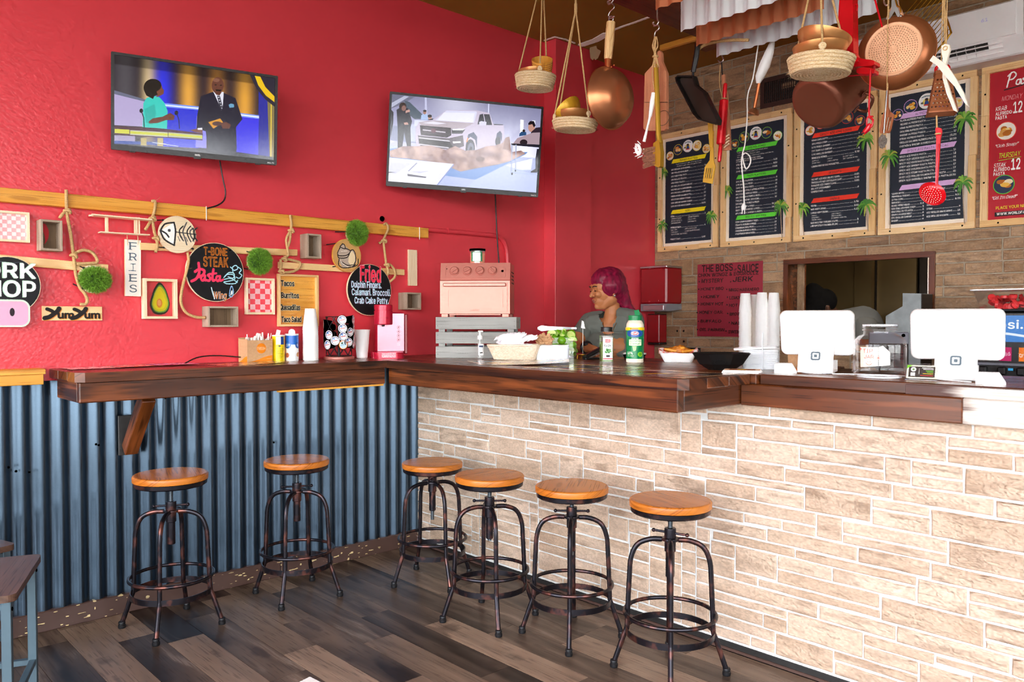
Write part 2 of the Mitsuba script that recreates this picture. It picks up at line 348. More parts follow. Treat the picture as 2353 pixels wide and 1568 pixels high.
# the counter front, stone by stone
ST = [-28,878,-7,937,1,876,311,936,320,876,690,940,698,873,878,941,888,874,1029,941,-28,790,184,868,194,823,495,868,194,787,495,814,504,787,584,867,592,829,740,865,592,783,740,820,748,783,956,865,965,821,1236,864,965,784,1160,813,-28,724,127,781,135,726,523,779,531,723,837,775,846,722,1231,775,-28,690,215,716,-28,632,11,680,19,633,214,680,223,632,459,717,467,688,649,715,467,630,649,679,657,628,934,714,943,682,1322,714,-28,579,258,623,-28,541,138,571,266,567,358,624,366,566,705,620,943,630,1042,674,713,529,1042,620,1037,872,1238,944,1052,566,1169,674,1177,573,1323,674,1331,633,1529,712,1246,822,1364,944,1373,877,1576,941,1373,821,1578,869,1586,815,1874,939,1484,783,1874,807,1168,783,1476,813,1241,722,1597,775,1605,717,1788,775,1797,717,2139,772,1537,675,1919,709,1332,570,1637,625,1539,633,1736,667,1647,571,1737,624,1745,607,1996,667,1391,534,1644,562,1391,478,1644,526,1489,443,1711,469,1489,334,1597,434,1605,382,1711,434,1031,394,1263,449,1271,374,1481,468,2290,959,2671,999,2012,924,2374,950,2382,925,2538,951,1882,868,1975,937,1882,780,1977,860,1985,814,2138,915,1985,780,2141,805,2148,867,2213,916,2221,866,2537,916,2149,780,2404,858,2412,812,2717,858,2412,775,2717,804,2149,717,2346,772,2355,717,2743,766,1928,684,2426,708,2434,623,2674,708,2006,623,2225,676,2233,624,2426,675,2005,571,2473,615,1975,527,2175,563,2183,533,2338,563,2346,531,2473,563,2481,533,2571,614,1963,476,2274,517,2546,866,2916,948,2725,775,2805,857,2813,814,2966,855,2813,772,2967,806,2975,772,3152,852,2924,917,3152,947,2924,864,3107,909,3115,861,3151,908,2679,958,2990,999,2999,955,3151,999,2751,713,3057,764,3067,710,3153,762,2682,677,2866,705,2682,616,2868,669,2876,615,3152,701,2579,566,2923,607,2579,531,2923,558,2282,475,2627,523,2040,436,2392,467,2400,436,2828,465,2031,377,2138,427,2032,292,2137,369,2146,332,2319,427,2327,381,2535,428,2543,382,2827,428,2327,327,2707,373,2247,292,2709,318,2145,290,2238,322,2030,230,2484,282,2494,231,2762,279,2031,193,2362,221,2031,139,2262,185,2270,138,2363,185,2371,136,2651,222,2031,91,2314,130,2039,45,2209,82,2217,47,2314,82,2322,46,2544,126,2552,99,2837,127,2635,474,2870,523,2770,228,3108,280,2717,288,3033,368,2836,377,2985,460,2878,468,3158,521,2931,529,3153,606,2993,428,3159,458,2993,376,3160,418,3041,319,3159,368,3042,288,3159,311,3116,225,3160,279,2659,186,2889,220,2659,136,2837,178,2897,196,3160,216,2845,110,2999,176,3007,147,3161,187,-30,945,270,993,278,949,686,999,694,949,934,999,942,953,1102,999,1110,953,1510,999,1518,949,1818,999,1826,947,2002,999,2010,959,2282,999,3160,945,3402,999,3410,953,3450,999,3410,897,3450,945,3160,889,3402,937,3410,841,3450,889,3160,833,3402,881,3410,785,3450,833,3162,741,3402,825,3410,717,3450,777,3162,685,3402,733,3410,649,3450,709,3162,637,3402,677,3410,601,3450,641,3162,545,3402,629,1746,513,1954,597,3410,533,3450,593,146,485,256,569,1178,505,1322,565,1330,489,1382,561,1652,513,1738,563,264,517,430,557,438,517,704,557,1052,509,1170,557,3168,489,3402,537,-30,485,130,533,3410,465,3450,525,714,461,1018,521,266,461,566,509,574,449,706,509,1720,421,1954,505,1026,457,1170,501,1178,457,1262,497,3168,433,3402,481,-30,437,258,477,1962,417,2022,467,3410,397,3450,457,266,413,566,453,718,413,1018,453,576,393,710,441,-30,381,258,429,3168,377,3402,425,1722,353,1882,413,1890,365,1954,413,1962,349,2022,409,266,357,568,405,718,345,958,405,966,357,1022,405,3410,341,3450,389,578,325,710,385,1030,337,1262,385,-30,325,130,373,138,313,258,373,1610,313,1714,373,3168,329,3330,369,3338,329,3402,369,1274,317,1480,365,1890,273,1954,357,266,265,570,349,970,265,1022,349,1722,297,1882,345,1962,301,2022,341,722,277,962,337,3410,273,3450,333,1034,281,1266,329,1490,265,1602,325,3168,281,3402,321,-30,257,130,317,578,269,714,317,1274,261,1482,309,138,257,258,305,1610,265,1714,305,1962,245,2022,293,1722,205,1882,289,1034,225,1266,273,3170,225,3402,273,722,221,882,269,890,221,962,269,1890,181,1954,265,3410,225,3450,265,578,201,714,261,266,197,506,257,514,173,570,257,970,209,1026,257,1490,197,1714,257,1274,193,1482,253,-30,201,258,249,1962,177,2022,237,1034,177,1266,217,3170,169,3330,217,3338,157,3450,217,722,165,882,213,890,165,962,213,970,117,1026,201,1722,137,1882,197,-30,145,130,193,138,145,258,193,578,153,714,193,266,149,506,189,1490,129,1714,189,1274,101,1434,185,1442,137,1482,185,1890,89,1954,173,1034,83,1266,169,1962,83,2022,169,514,125,570,165,3170,117,3330,159,722,93,962,155,3338,65,3450,149,578,105,714,145,266,101,430,141,438,93,506,141,-30,97,130,137,138,47,258,137,3010,77,3162,137,1442,81,1482,129,1722,81,1882,129,1490,61,1650,121,1658,81,1714,121,514,45,570,117,970,45,1026,109,3170,45,3330,109,2850,61,3002,101,578,49,714,97,266,45,430,93,1274,45,1434,93,-30,45,130,89,2554,45,2794,89,2802,45,2842,89,438,45,506,85,722,45,882,85,890,45,962,85,1890,45,1954,81,1034,45,1194,73,1202,45,1266,73,1442,45,1482,73,1658,45,1882,73,1962,45,2030,73,3010,45,3162,69,3338,45,3450,57,1490,45,1650,53,2850,45,3002,53]
wc = st(S('wall_counter', box(WL, 6.0, STONE, STONE + .12, 0, 1.0), 'grout'), 'pale stone front of the counter behind the bar stools')
rs = random.Random(5)
for i in range(0, len(ST), 4):
    x0, z0, x1, z1 = [v / 1000 for v in ST[i:i + 4]]
    # wavy outline: hand-cut stones
    def edge(a, b, n): 
        a, b = np.array(a), np.array(b); t = np.linspace(0, 1, n, endpoint=False); nr = np.array([-(b - a)[1], (b - a)[0]]) / np.linalg.norm(b - a)
        return [a + (b - a) * s + nr * rs.uniform(-.0016, .0016) for s in t]
    nx_ = max(2, min(6, int((x1 - x0) / .05)))
    P = edge((x0, z0), (x1, z0), nx_) + edge((x1, z0), (x1, z1), 2) + edge((x1, z1), (x0, z1), nx_) + edge((x0, z1), (x0, z0), 2)
    pr = rs.uniform(.005, .009); pg = Polygon(P).buffer(0)
    a = np.array(pg.exterior.coords)[:-1]
    if Polygon(a).exterior.is_ccw is False: a = a[::-1]
    c = a.mean(0); inn = a + np.clip((c - a), -.0045, .0045)
    n = len(a)
    V = np.vstack([np.column_stack([a[:, 0], np.full(n, STONE + .002), a[:, 1]]), np.column_stack([a[:, 0], np.full(n, STONE - pr * .5), a[:, 1]]), np.column_stack([inn[:, 0], np.full(n, STONE - pr), inn[:, 1]]), [[c[0], STONE - pr, c[1]]]])
    F = []
    for j in range(n):
        k = (j + 1) % n
        for o in (0, n): F += [[o + j, o + k, o + n + k], [o + j, o + n + k, o + n + j]]
        F.append([2 * n + j, 2 * n + k, 3 * n])
    wc.p('stone', trimesh.Trimesh(V, np.array(F), process=False), 'stone_pale', grain=(1, 0, 0))
# floor: vinyl planks along x
fl = st(S('floor', box(-.12, 8.1, -2.4, WB + .1, -.05, -.003), 'black_matte'), 'dark weathered wood plank floor')
PW, Y0, L = .147, 1.041, .82
joints = {-2: (.197, .35, .1), -1: (.055, .5, .68), 0: (.357, .72, .15), 1: (.507, .16, .78), 2: (.3, .2, .12), 3: (.937, .58, .85), 4: (.64, .45, .22), 5: (1.057, .22, .55), 6: (1.625, .3, .15), 7: (1.076, .28, .88), 8: (1.33, .25, .42), 9: (1.618, .25, .82), 10: (.788, .32, .25), 11: (1.2, .3, .35)}
rs = random.Random(3)
for r in range(-14, 26):
    ya = Y0 + r * PW
    if ya > 2.8: break
    j, t0, t1 = joints.get(r, (rs.uniform(0, .82), rs.random() * .6, rs.random() * .6))
    x = j - L * math.ceil((j + .02) / L)
    while x < 4.0:
        lo, hi = max(x, 0.0), x + L
        if hi > .02:
            tone = t0 if abs(x + L - j) < .01 else t1 if abs(x - j) < .01 else rs.choice([.15, .2, .25, .3, .45, .6])
            _uid[0] += 1
            m = box(lo + .0006, hi - .0006, ya + .0006, min(ya + PW - .0006, STONE), -.003, 0.0, .0007)
            uv = graincoords(m, (1, 0, 0), tone=16 * _uid[0] + int(round(tone * 15)))
            k = num('floor__plank'); scene[k] = ply(m, 'floor_plank', False, uv=uv)
        x += L
# shop front and side windows behind the camera
def glazed(name, lab, M4, w, h, openings):
    g = sbox(0, 0, w, h)
    for o in openings: g = g.difference(sbox(*o))
    t = st(S(name, xf(ext(g, .12), M4), 'plaster'), lab)
    for o in openings:
        fr = sbox(*o).difference(sbox(o[0] + .05, o[1] + .05, o[2] - .05, o[3] - .05)); t.p('frame', xf(ext(fr, .06, .03), M4), 'frame_dark')
glazed('wall_front', 'shop front wall with large windows', frame((8.1, -2.4, 0), (-1, 0, 0), (0, 0, 1)) @ tr(0, 0, -.12), 8.22, CEIL, [(.25, .12, 2.6, 3.0), (2.7, .12, 5.1, 3.0), (5.2, .12, 7.6, 3.0)])
glazed('wall_right', 'side wall with windows', frame((8.1, WB, 0), (0, -1, 0), (0, 0, 1)) @ tr(0, 0, -.12), WB + 2.4, CEIL, [(3.0, .95, 4.3, 2.95), (4.4, .95, 5.8, 2.95), (5.9, .95, 7.3, 2.95)])
# corrugated wainscot on the left wall
def corrugate(L_, H_, pitch, amp, th, n_per=12):
    s = np.linspace(0, L_, int(L_ / pitch * n_per) + 1); w = amp * np.cos(2 * np.pi * s / pitch)
    a = np.column_stack([s, w]); 
    N = len(s); V = []
    for z in (0, H_):
        for off in (0, -th): V.append(np.column_stack([a[:, 0], a[:, 1] + off, np.full(N, z)]))
    V = np.vstack(V); F = []
    for i in range(N - 1):
        for (p, q, flip) in ((0, 2, 0), (1, 3, 1), (0, 1, 1), (2, 3, 0)):
            f = [[p * N + i, p * N + i + 1, q * N + i + 1], [p * N + i, q * N + i + 1, q * N + i]]
            F += [g_[::-1] for g_ in f] if flip else f
    return trimesh.Trimesh(V, np.array(F), process=False)      # s along x, w along y, height along z
RM = np.array([[0, 1, 0, 0], [1, 0, 0, 0], [0, 0, 1, 0], [0, 0, 0, 1.0]])
def corr_on_left(y0, y1, z0, z1, x):
    m = corrugate(y1 - y0, z1 - z0, .0725, .0115, .0008); v = m.vertices.copy()
    m.vertices = np.column_stack([x + v[:, 1], y0 + v[:, 0], z0 + v[:, 2]]); m.invert(); return m
cp = st(S('wall_wainscot', corr_on_left(-.6, 2.82, .07, 1.07, .0125), 'corrugated', True), 'blue grey corrugated steel sheet under the bar')
for y, z in [(.725, .72), (.752, .70), (1.06, .78), (1.07, .775), (1.36, .965), (1.51, .965), (1.74, .965), (1.95, .965), (2.17, .965), (2.39, .965), (2.53, .97), (1.98, .58), (.80, .69), (1.90, .70)]:
    cp.p('screw', lathe([(0, .004), (.003, .0035), (.005, .0015), (.0055, 0), (0, 0)], 10), 'chrome', True, at=onleft(.0225, y, z))
bb = st(S('baseboard_left', box(0, .03, -.6, 1.93, 0, .088, .004), 'baseboard_brown'), 'dark brown scuffed baseboard under the corrugated steel')
bb.p('board', box(0, .031, 1.932, 2.80, 0, .086, .004), 'baseboard_brown')
tb = st(S('trim_1', box(.03, 5.0, STONE - .012, STONE - .004, 0, .012, .002), proc and 'baseboard_brown'), 'dirty strip of trim at the foot of the stone counter')
tb.p('gap_strip', box(.03, 5.0, STONE - .006, STONE + .001, .012, .034), 'black_matte')
# ------------------------------------------------------------------ counters
def plank_box(t, name, x0, x1, y0, y1, z0, z1, g, b=.004, mat='bar_wood', **k):
    return t.p(name, box(x0, x1, y0, y1, z0, z1, b), mat, grain=g, **k)
ZT, ZA, ZB = 1.122, 1.083, 1.0
t = Th('wall_bar', 'long narrow dark stained wooden bar along the corrugated wall', 'bar counter')
for i, (a, b) in enumerate([(.0, .14), (.142, .28), (.282, .415)]):
    m = box(a, b, .885, 2.335, ZA, ZT, .003)
    if i == 2: m = xf(ext(Polygon([(a, .885), (b - .03, .885), (b, .915), (b, 2.335), (a, 2.335)]), ZT - ZA), tr(0, 0, ZA))
    t.p('top_board', m, 'bar_wood', grain=(0, 1, 0))
plank_box(t, 'apron', .355, .392, .9, 2.335, ZB, ZA, (0, 1, 0))
plank_box(t, 'end_apron', .06, .355, .9, .94, ZB, ZA, (1, 0, 0))
# diagonal bracket under the bar
br = cat([xf(box(-.028, .028, -.02, .33, -.03, .03, .003), frame((.07, 1.19, .76), (0, 1, 0), (.68, 0, .73)))])
k = t.p('bracket', br, 'bar_wood', grain=(.68, 0, .73)); t.p('bracket_plate', box(.022, .034, 1.15, 1.24, .72, .9, .002), 'frame_dark', sub=k)
t.p('raw_edge', box(.36, .385, 1.75, 2.33, .991, 1.0), 'pine_amber', grain=(0, 1, 0))
t = Th('front_counter', 'wide dark glossy wooden counter overhanging the stone front, with menus sealed in its top', 'counter')
y = 2.33
for i, d in enumerate([.14, .145, .15, .12]):
    x1 = 2.235 if y + d < 2.78 else 2.258
    m = box(.0 if y > 2.335 else .0, x1, y, y + d - .0015, ZA, ZT, .003)
    if i == 0: m = xf(ext(Polygon([(.392, y), (x1 - .03, y), (x1, y + .03), (x1, y + d), (0, y + d), (0, y + .006), (.392, y + .006)]).buffer(0), ZT - ZA), tr(0, 0, ZA))
    t.p('top_board', m, 'bar_wood', grain=(1, 0, 0)); y += d
plank_box(t, 'rear_top', 0, 2.258, y, 3.52, ZA, ZT, (1, 0, 0), .003)
plank_box(t, 'apron', .392, 2.19, 2.355, 2.395, ZB, ZA, (1, 0, 0))
plank_box(t, 'end_apron', 2.15, 2.19, 2.395, 2.80, ZB, ZA, (0, 1, 0))
t = Th('register_counter', 'dark wooden counter with worn pale end under the point of sale stands', 'counter')
y = 2.787
for d in [.14, .145, .15, .16]:
    plank_box(t, 'top_board', 2.262, 6.0, y, y + d - .0015, ZA, ZT, (1, 0, 0), .003); y += d
plank_box(t, 'apron', 2.192, 2.98, 2.765, 2.818, ZB, ZA, (1, 0, 0))
def worn_tex(p, n, uv):
    w = fbm(p.x * 6, p.z * 40, 1.0, octaves=3); g = noise(p.x * 12, p.z * 260, 2.0)
    c = mix(lin('#c9bfb2'), lin('#e2dad0'), w); c = mix(c, lin('#a4978a'), .5 * smoothstep(.6, .9, g))
    d = mix(lin('#5a2c1c'), lin('#3a1a10'), w)
    return mix(d, c, smoothstep(2.93, 3.02, p.x + (w - .5) * .12 + .03 * (g - .5)))
M('worn_wood', proc(worn_tex), 0.4)
t.p('worn_board', box(2.98, 4.4, 2.766, 2.818, ZB, ZA, .003), 'worn_wood', label='bleached worn board')
t.p('edge_strip', box(2.8, 4.4, 2.782, 2.7848, ZA, ZT - .006, .001), 'worn_wood', label='bleached worn edge')
t = Th('wooden_ledge', 'short amber pine ledge on the wall left of the dark bar', 'ledge')
t.p('top_board', box(0, .11, -.6, .848, 1.105, 1.127, .002), 'pine_amber', grain=(0, 1, 0))
t.p('apron', box(.02, .1, -.6, .842, 1.062, 1.105, .002), 'pine_amber', grain=(0, 1, 0))

# ------------------------------------------------------------------ bar stools
def rust_tex(p, n, uv):
    w = fbm(p.x * 34, p.y * 34, p.z * 22, octaves=3); return mix(lin('#26242a'), lin('#7d4a3c'), smoothstep(.45, .85, w) * .7)
M('rust_metal', proc(rust_tex), 0.3, metal=0.75, spec=0.5)
M('screw_steel', '#7d8388', 0.3, metal=0.9)
R4 = [rot(90 * k, (0, 0, 1)) for k in range(4)]
prof = spline([(.03, .502), (.075, .500), (.122, .478), (.146, .425), (.152, .35), (.158, .22)], 5).tolist() + [[.160, .160]] + [[.163, .150], [.172, .128]] + [[.208, .022]]
LEG = tube([(r, 0, z) for r, z in prof], .0098, 10)
FOOT = lathe([(0, .0), (.014, .0), (.0155, .004), (.0155, .013), (.013, .016), (.013, .020), (.0145, .022), (.0135, .028), (.0098, .03), (0, .03)], 14)
FOOT = xf(FOOT, tr(.2095, 0, 0))
SEAT = lathe([(0, 0), (.149, 0), (.153, .003), (.1535, .022), (.150, .027), (.146, .029), (0, .029)], 56)
PLATE = lathe([(0, -.001), (.140, -.001), (.148, .004), (.1495, .02), (.148, .0205), (0, .0205)], 48)
def threads(z0, z1, r): 
    P = []; n = int((z1 - z0) / .003)
    for i in range(n): P += [(r, z0 + i * .006 / 2), (r * .84, z0 + i * .003 + .0015)]
    return lathe([(0, z0)] + P + [(0, z1)], 16)
spl = {}
def bar_stool(x, y, phi, ztop, wing, label, sc=1.0, lower=0.0):
    t = Th('bar_stool', label, 'bar stool', 'bar stools in front of the counters')
    B = T4().translate([x, y, 0]).rotate([0, 0, 1], phi).scale(sc)
    def put(name, mesh, mat, M4=None, smooth=35, sub=None, tw=None, uv=None):
        key = (name, id(mesh), round(lower, 3))
        if (name, id(mesh)) not in spl: spl[(name, id(mesh))] = ply(mesh, mat, smooth, uv=uv)
        k = num((sub or t.k) + '__' + name); d = dict(spl[(name, id(mesh))]); d['to_world'] = B @ (tw if tw is not None else T4()); scene[k] = d
        return k
    zt = ztop / sc
    up = T4().translate([0, 0, zt - .029])
    put('seat', SEAT, 'seat_wood', tw=up @ T4().rotate([0, 0, 1], 53 - phi + 37 * (len(labels) % 5)), smooth=False if False else True, uv=graincoords(SEAT, (1, 0, 0)))
    put('seat_plate', PLATE, 'rust_metal', tw=T4().translate([0, 0, zt - .05]))
    put('screw', SCREW, 'screw_steel', tw=T4().translate([0, 0, zt - .62]))
    c = put('collar', COLLAR, 'rust_metal'); put('flange', FLANGE, 'rust_metal'); put('sleeve', SLEEVE, 'rust_metal')
    put('handle', WING, 'rust_metal', tw=T4().rotate([0, 0, 1], wing - phi))
    for k in range(4):
        q = T4().rotate([0, 0, 1], 90 * k)
        L_ = put('leg', LEG, 'rust_metal', tw=q); put('foot', FOOT, 'black_metal', tw=q, sub=L_)
    put('foot_ring', RING, 'rust_metal'); put('brace_band', BAND, 'rust_metal')
    return t
SCREW = threads(.325, .572, .0095)
COLLAR = lathe([(0, .508), (.021, .508), (.022, .51), (.022, .543), (.02, .546), (0, .546)], 20)
FLANGE = lathe([(0, .499), (.033, .499), (.034, .502), (.033, .508), (.026, .509), (.02, .511), (0, .511)], 24)
SLEEVE = lathe([(0, .36), (.015, .36), (.0165, .363), (.0165, .455), (.021, .458), (.021, .5), (0, .5)], 20)
WING = cat([cyl((-.066, 0, .528), (.066, 0, .528), .0045, 10), sph((-.068, 0, .528), .0075), sph((.068, 0, .528), .0075)])
RING = tube(ring((0, 0, .222), .170, (1, 0, 0), (0, 1, 0), 56), .0078, 10, closed=True)
BAND = lathe([(.1625, .143), (.1665, .143), (.1665, .167), (.1625, .167), (.1625, .143)], 56)
bar_stool(.33, 1.27, 53, .667, 62, 'bar stool under the wall bar near its bracket, first from the left')
bar_stool(.339, 1.861, 42, .660, 62, 'bar stool with round wooden seat in front of the corrugated wall, second from the left')
bar_stool(.615, 2.468, 77, .609, 137, 'lowest bar stool, in the corner where the steel wall meets the stone')
bar_stool(1.204, 2.337, 59, .646, 47, 'bar stool with orange seat before the stone wall, beside the corner stool')
bar_stool(1.581, 2.465, 40, .637, 44, 'bar stool before the stone wall, second from the right')
bar_stool(2.069, 2.483, 37, .656, 12, 'rightmost bar stool, nearest to the camera, against the stone wall')
# ------------------------------------------------------------------ televisions
SCR = 2.0 ** -exposure
def screen(t, cv, at):
    m, c = cv.mesh(); m = xf(m, at); k = num(t.k + '__picture')
    scene[k] = ply(m, 'screen_black', False, color=c * SCR, emitter={'type': 'area', 'radiance': VC})
    return k
def television(label, c, yaw, tilt, roll, w, h, cv, b=(.013, .013, .012, .024)):
    at = frame(c, (0, 1, 0), (0, 0, 1)) @ rot(yaw, (0, 1, 0)) @ rot(-tilt, (1, 0, 0)) @ rot(roll, (0, 0, 1))
    t = Th('television', label, 'television')
    fr = rrect(w, h, .006).difference(sbox(-w / 2 + b[0], -h / 2 + b[3], w / 2 - b[1], h / 2 - b[2]))
    t.p('bezel', ext(fr, .022, -.016), 'black_plastic', at=at)
    t.p('body', cat([box(-w / 2 + .003, w / 2 - .003, -h / 2 + .003, h / 2 - .003, -.02, -.004, .004), box(-w / 2 + .06, w / 2 - .06, -h / 2 + .02, h * .22, -.055, -.02, .012)]), 'black_matte', at=at)
    x0, x1, y0, y1 = -w / 2 + b[0], w / 2 - b[1], -h / 2 + b[3], h / 2 - b[2]
    q = cv((x0, x1, y0, y1)); screen(t, q, at @ tr(0, 0, .001))
    lg = Canvas(); lg.text('onn.', 0, -h / 2 + .008, .009, '#f2f2f2', 'c', bold=True); lg.text('Roku TV', w / 2 - .012, -h / 2 + .006, .0055, '#f2f2f2', 'r', bold=True)
    lg.into(t, 'lettering', at @ tr(0, 0, .0065))
    t.p('sensor', box(-.016, .016, -h / 2 - .006, -h / 2 + .001, -.006, .003, .001), 'frame_dark', at=at)
    for s in (-1, 1): t.p('foot_socket', box(s * w * .38 - .012, s * w * .38 + .012, -h / 2 - .004, -h / 2 + .001, -.014, -.002, .001), 'frame_dark', at=at)
    back = (at @ np.array([0, 0, -.055, 1]))[:3]
    t.p('wall_mount', cat([box(0, .02, c[1] - .09, c[1] + .09, c[2] - .1, c[2] + .1, .003), tube([(.02, c[1], c[2]), tuple(back)], .02, 8)]), 'black_metal')
    return t
def tv1(b):
    x0, x1, y0, y1 = b
    H = homog([(160, 150), (2098, 440), (2090, 1395), (178, 1215)], [(x0, y1), (x1, y1), (x1, y0), (x0, y0)])
    cv = Canvas(.00006)
    def bg(v):
        s = (v[:, 0] - x0) / (x1 - x0); t = (v[:, 1] - y0) / (y1 - y0); c = np.tile(lin('#241c2c'), (len(v), 1))
        for cx, w, amp, colr, lo in [(.20, .035, 1.0, '#d8bd86', .35), (.285, .05, 1.2, '#1428d8', .3), (.44, .045, 1.1, '#e0a030', .3), (.62, .045, .9, '#d89028', .3), (.80, .05, 1.0, '#e8a428', .25)]:
            c += amp * np.exp(-((s - cx) / w) ** 2)[:, None] * lin(colr) * np.clip(1.15 - abs(t - .62) * 1.5, .1, 1)[:, None]
        c += (np.exp(-((s - .06) / .06) ** 2) * .06)[:, None]
        c *= np.where(t > .9, .45, 1)[:, None]
        return c
    cv.poly(sbox(x0, y0, x1, y1), 0, fn=bg, fine=.014)
    P = lambda pts, c, **k: cv.poly(Polygon(H(pts)), c, **k)
    E = lambda cx, cy, rx, ry, c: P([(cx + rx * math.cos(a), cy + ry * math.sin(a)) for a in np.linspace(0, 6.283, 25)[:-1]], c)
    P([(168, 575), (560, 690), (560, 720), (168, 620)], '#6c7088'); P([(168, 620), (560, 715), (560, 1010), (176, 990)], '#b9abd6')
    P([(1905, 580), (2093, 720), (2090, 1395), (1905, 1365)], '#2a2e9c'); P([(2010, 700), (2093, 740), (2090, 1390), (2040, 1385)], '#8a7a4a'); P([(2050, 740), (2062, 742), (2062, 1385), (2050, 1385)], '#f0d040')
    P([(1800, 395), (2096, 440), (2093, 770), (1990, 690), (1880, 560)], '#2c2838'); P([(1858, 408), (1925, 418), (1985, 540), (2093, 650), (2093, 718), (1990, 640), (1900, 520)], '#f2c61e')
    P([(775, 770), (1195, 800), (1195, 1260), (775, 1240)], '#2732d6'); P([(775, 728), (1195, 768), (1195, 812), (775, 775)], '#7f9cff'); P([(775, 745), (1195, 783), (1195, 800), (775, 760)], '#e8f2ff')
    P([(1640, 870), (1910, 905), (1905, 1365), (1640, 1330)], '#3a34e8'); P([(1690, 845), (1912, 872), (1912, 915), (1700, 890)], '#8aa4ff'); P([(1690, 858), (1912, 886), (1912, 902), (1700, 876)], '#eef6ff')
    P([(1170, 880), (1290, 880), (1290, 1260), (1160, 1250)], '#8c86ea')
    P([(178, 1110), (430, 1120), (430, 1200), (178, 1190)], '#a89cc0'); P([(178, 1175), (700, 1190), (700, 1225), (178, 1212)], '#2848a0')
    for a in (500, 700): P([(a, 1140), (a + 70, 1142), (a + 70, 1240), (a, 1236)], '#b8a45a')
    P([(178, 1212), (1480, 1280), (2090, 1360), (2090, 1396), (178, 1216)], '#0c0c20')
    # woman in a turquoise blouse
    P([(640, 640), (720, 660), (775, 720), (820, 820), (815, 1035), (520, 1015), (525, 730), (560, 670)], '#35cfc0'); P([(660, 740), (680, 860), (640, 990), (560, 960), (540, 800)], '#2ab6aa')
    P([(590, 950), (640, 910), (760, 890), (850, 845), (905, 880), (895, 930), (800, 930), (700, 965), (600, 970)], '#6e3c2a')
    E(690, 560, 62, 78, '#7a4634'); P([(735, 540), (772, 575), (768, 620), (730, 640), (680, 660)], '#7a4634'); E(632, 545, 108, 104, '#15120f'); P([(540, 600), (660, 640), (640, 680), (560, 640)], '#15120f'); E(716, 575, 36, 58, '#7a4634'); E(640, 520, 100, 78, '#15120f')
    # podium
    P([(180, 1000), (700, 1025), (1245, 1085), (1243, 1168), (830, 1140), (180, 1105)], '#4c2030'); P([(180, 1035), (360, 1045), (360, 1095), (180, 1085)], '#d6d43a'); P([(368, 1050), (825, 1075), (825, 1130), (368, 1105)], '#c8c8b0'); P([(368, 1062), (825, 1088), (825, 1118), (368, 1092)], '#cfd02e'); P([(832, 1075), (1240, 1105), (1240, 1155), (832, 1128)], '#b8bca0'); P([(832, 1085), (1240, 1118), (1240, 1142), (832, 1112)], '#cfd02e')
    for a, b_ in ((500, 820), (925, 845)): cv.line(H([(a, b_), (a + 30, b_ + 80), (a + 40, 1030)]), .0035, '#101018'); E(a, b_, 22, 26, '#15151c')
    # man in a dark suit
    P([(1350, 600), (1490, 610), (1630, 670), (1715, 920), (1640, 1010), (1650, 1260), (1640, 1340), (1310, 1300), (1280, 1060), (1240, 1050), (1170, 1040), (1175, 880), (1215, 650)], '#17172e'); P([(1290, 700), (1300, 900), (1240, 1040), (1280, 1060), (1310, 1000)], '#0e0e20')
    P([(1360, 585), (1490, 600), (1480, 770), (1460, 800)], '#e6e6f2'); P([(1410, 640), (1445, 645), (1480, 780), (1466, 825), (1440, 770)], '#3a3a48'); 
    for i in range(5): P([(1415 + i * 11, 660 + i * 32), (1440 + i * 8, 655 + i * 32), (1436 + i * 10, 672 + i * 32)], '#d8d8e4')
    E(1417, 522, 72, 98, '#6a3d30'); P([(1370, 590), (1465, 600), (1440, 640), (1400, 630)], '#5e3428'); P([(1392, 568), (1462, 572), (1455, 592), (1398, 588)], '#20140f'); E(1392, 515, 13, 6, '#20140f'); E(1455, 520, 13, 6, '#20140f'); E(1400, 460, 40, 22, '#8a5a48')
    P([(1550, 750), (1575, 735), (1612, 745), (1615, 780), (1560, 785)], '#6aa4c8')
    P([(1308, 955), (1450, 910), (1485, 955), (1370, 1032)], '#e09a34'); E(1415, 972, 58, 26, '#5a3a34'); P([(1455, 970), (1520, 950), (1580, 985), (1560, 1030), (1480, 1030)], '#6a3d30')
    P([(1085, 1050), (1180, 1030), (1240, 1045), (1240, 1085), (1140, 1070)], '#7a4634'); P([(1180, 1025), (1235, 1020), (1240, 1045), (1185, 1045)], '#e6e6f2')
    cv.line(H([(640, 1195), (950, 1240)]), .003, '#cfd4e0'); cv.line(H([(720, 1205), (800, 1215)]), .003, '#efe8d0')
    return cv
television('smaller television with black bezel showing a woman in turquoise and a man in a suit', (.176, 1.465, 2.285), -15.2, -3.2, -.6, .711, .42, tv1)
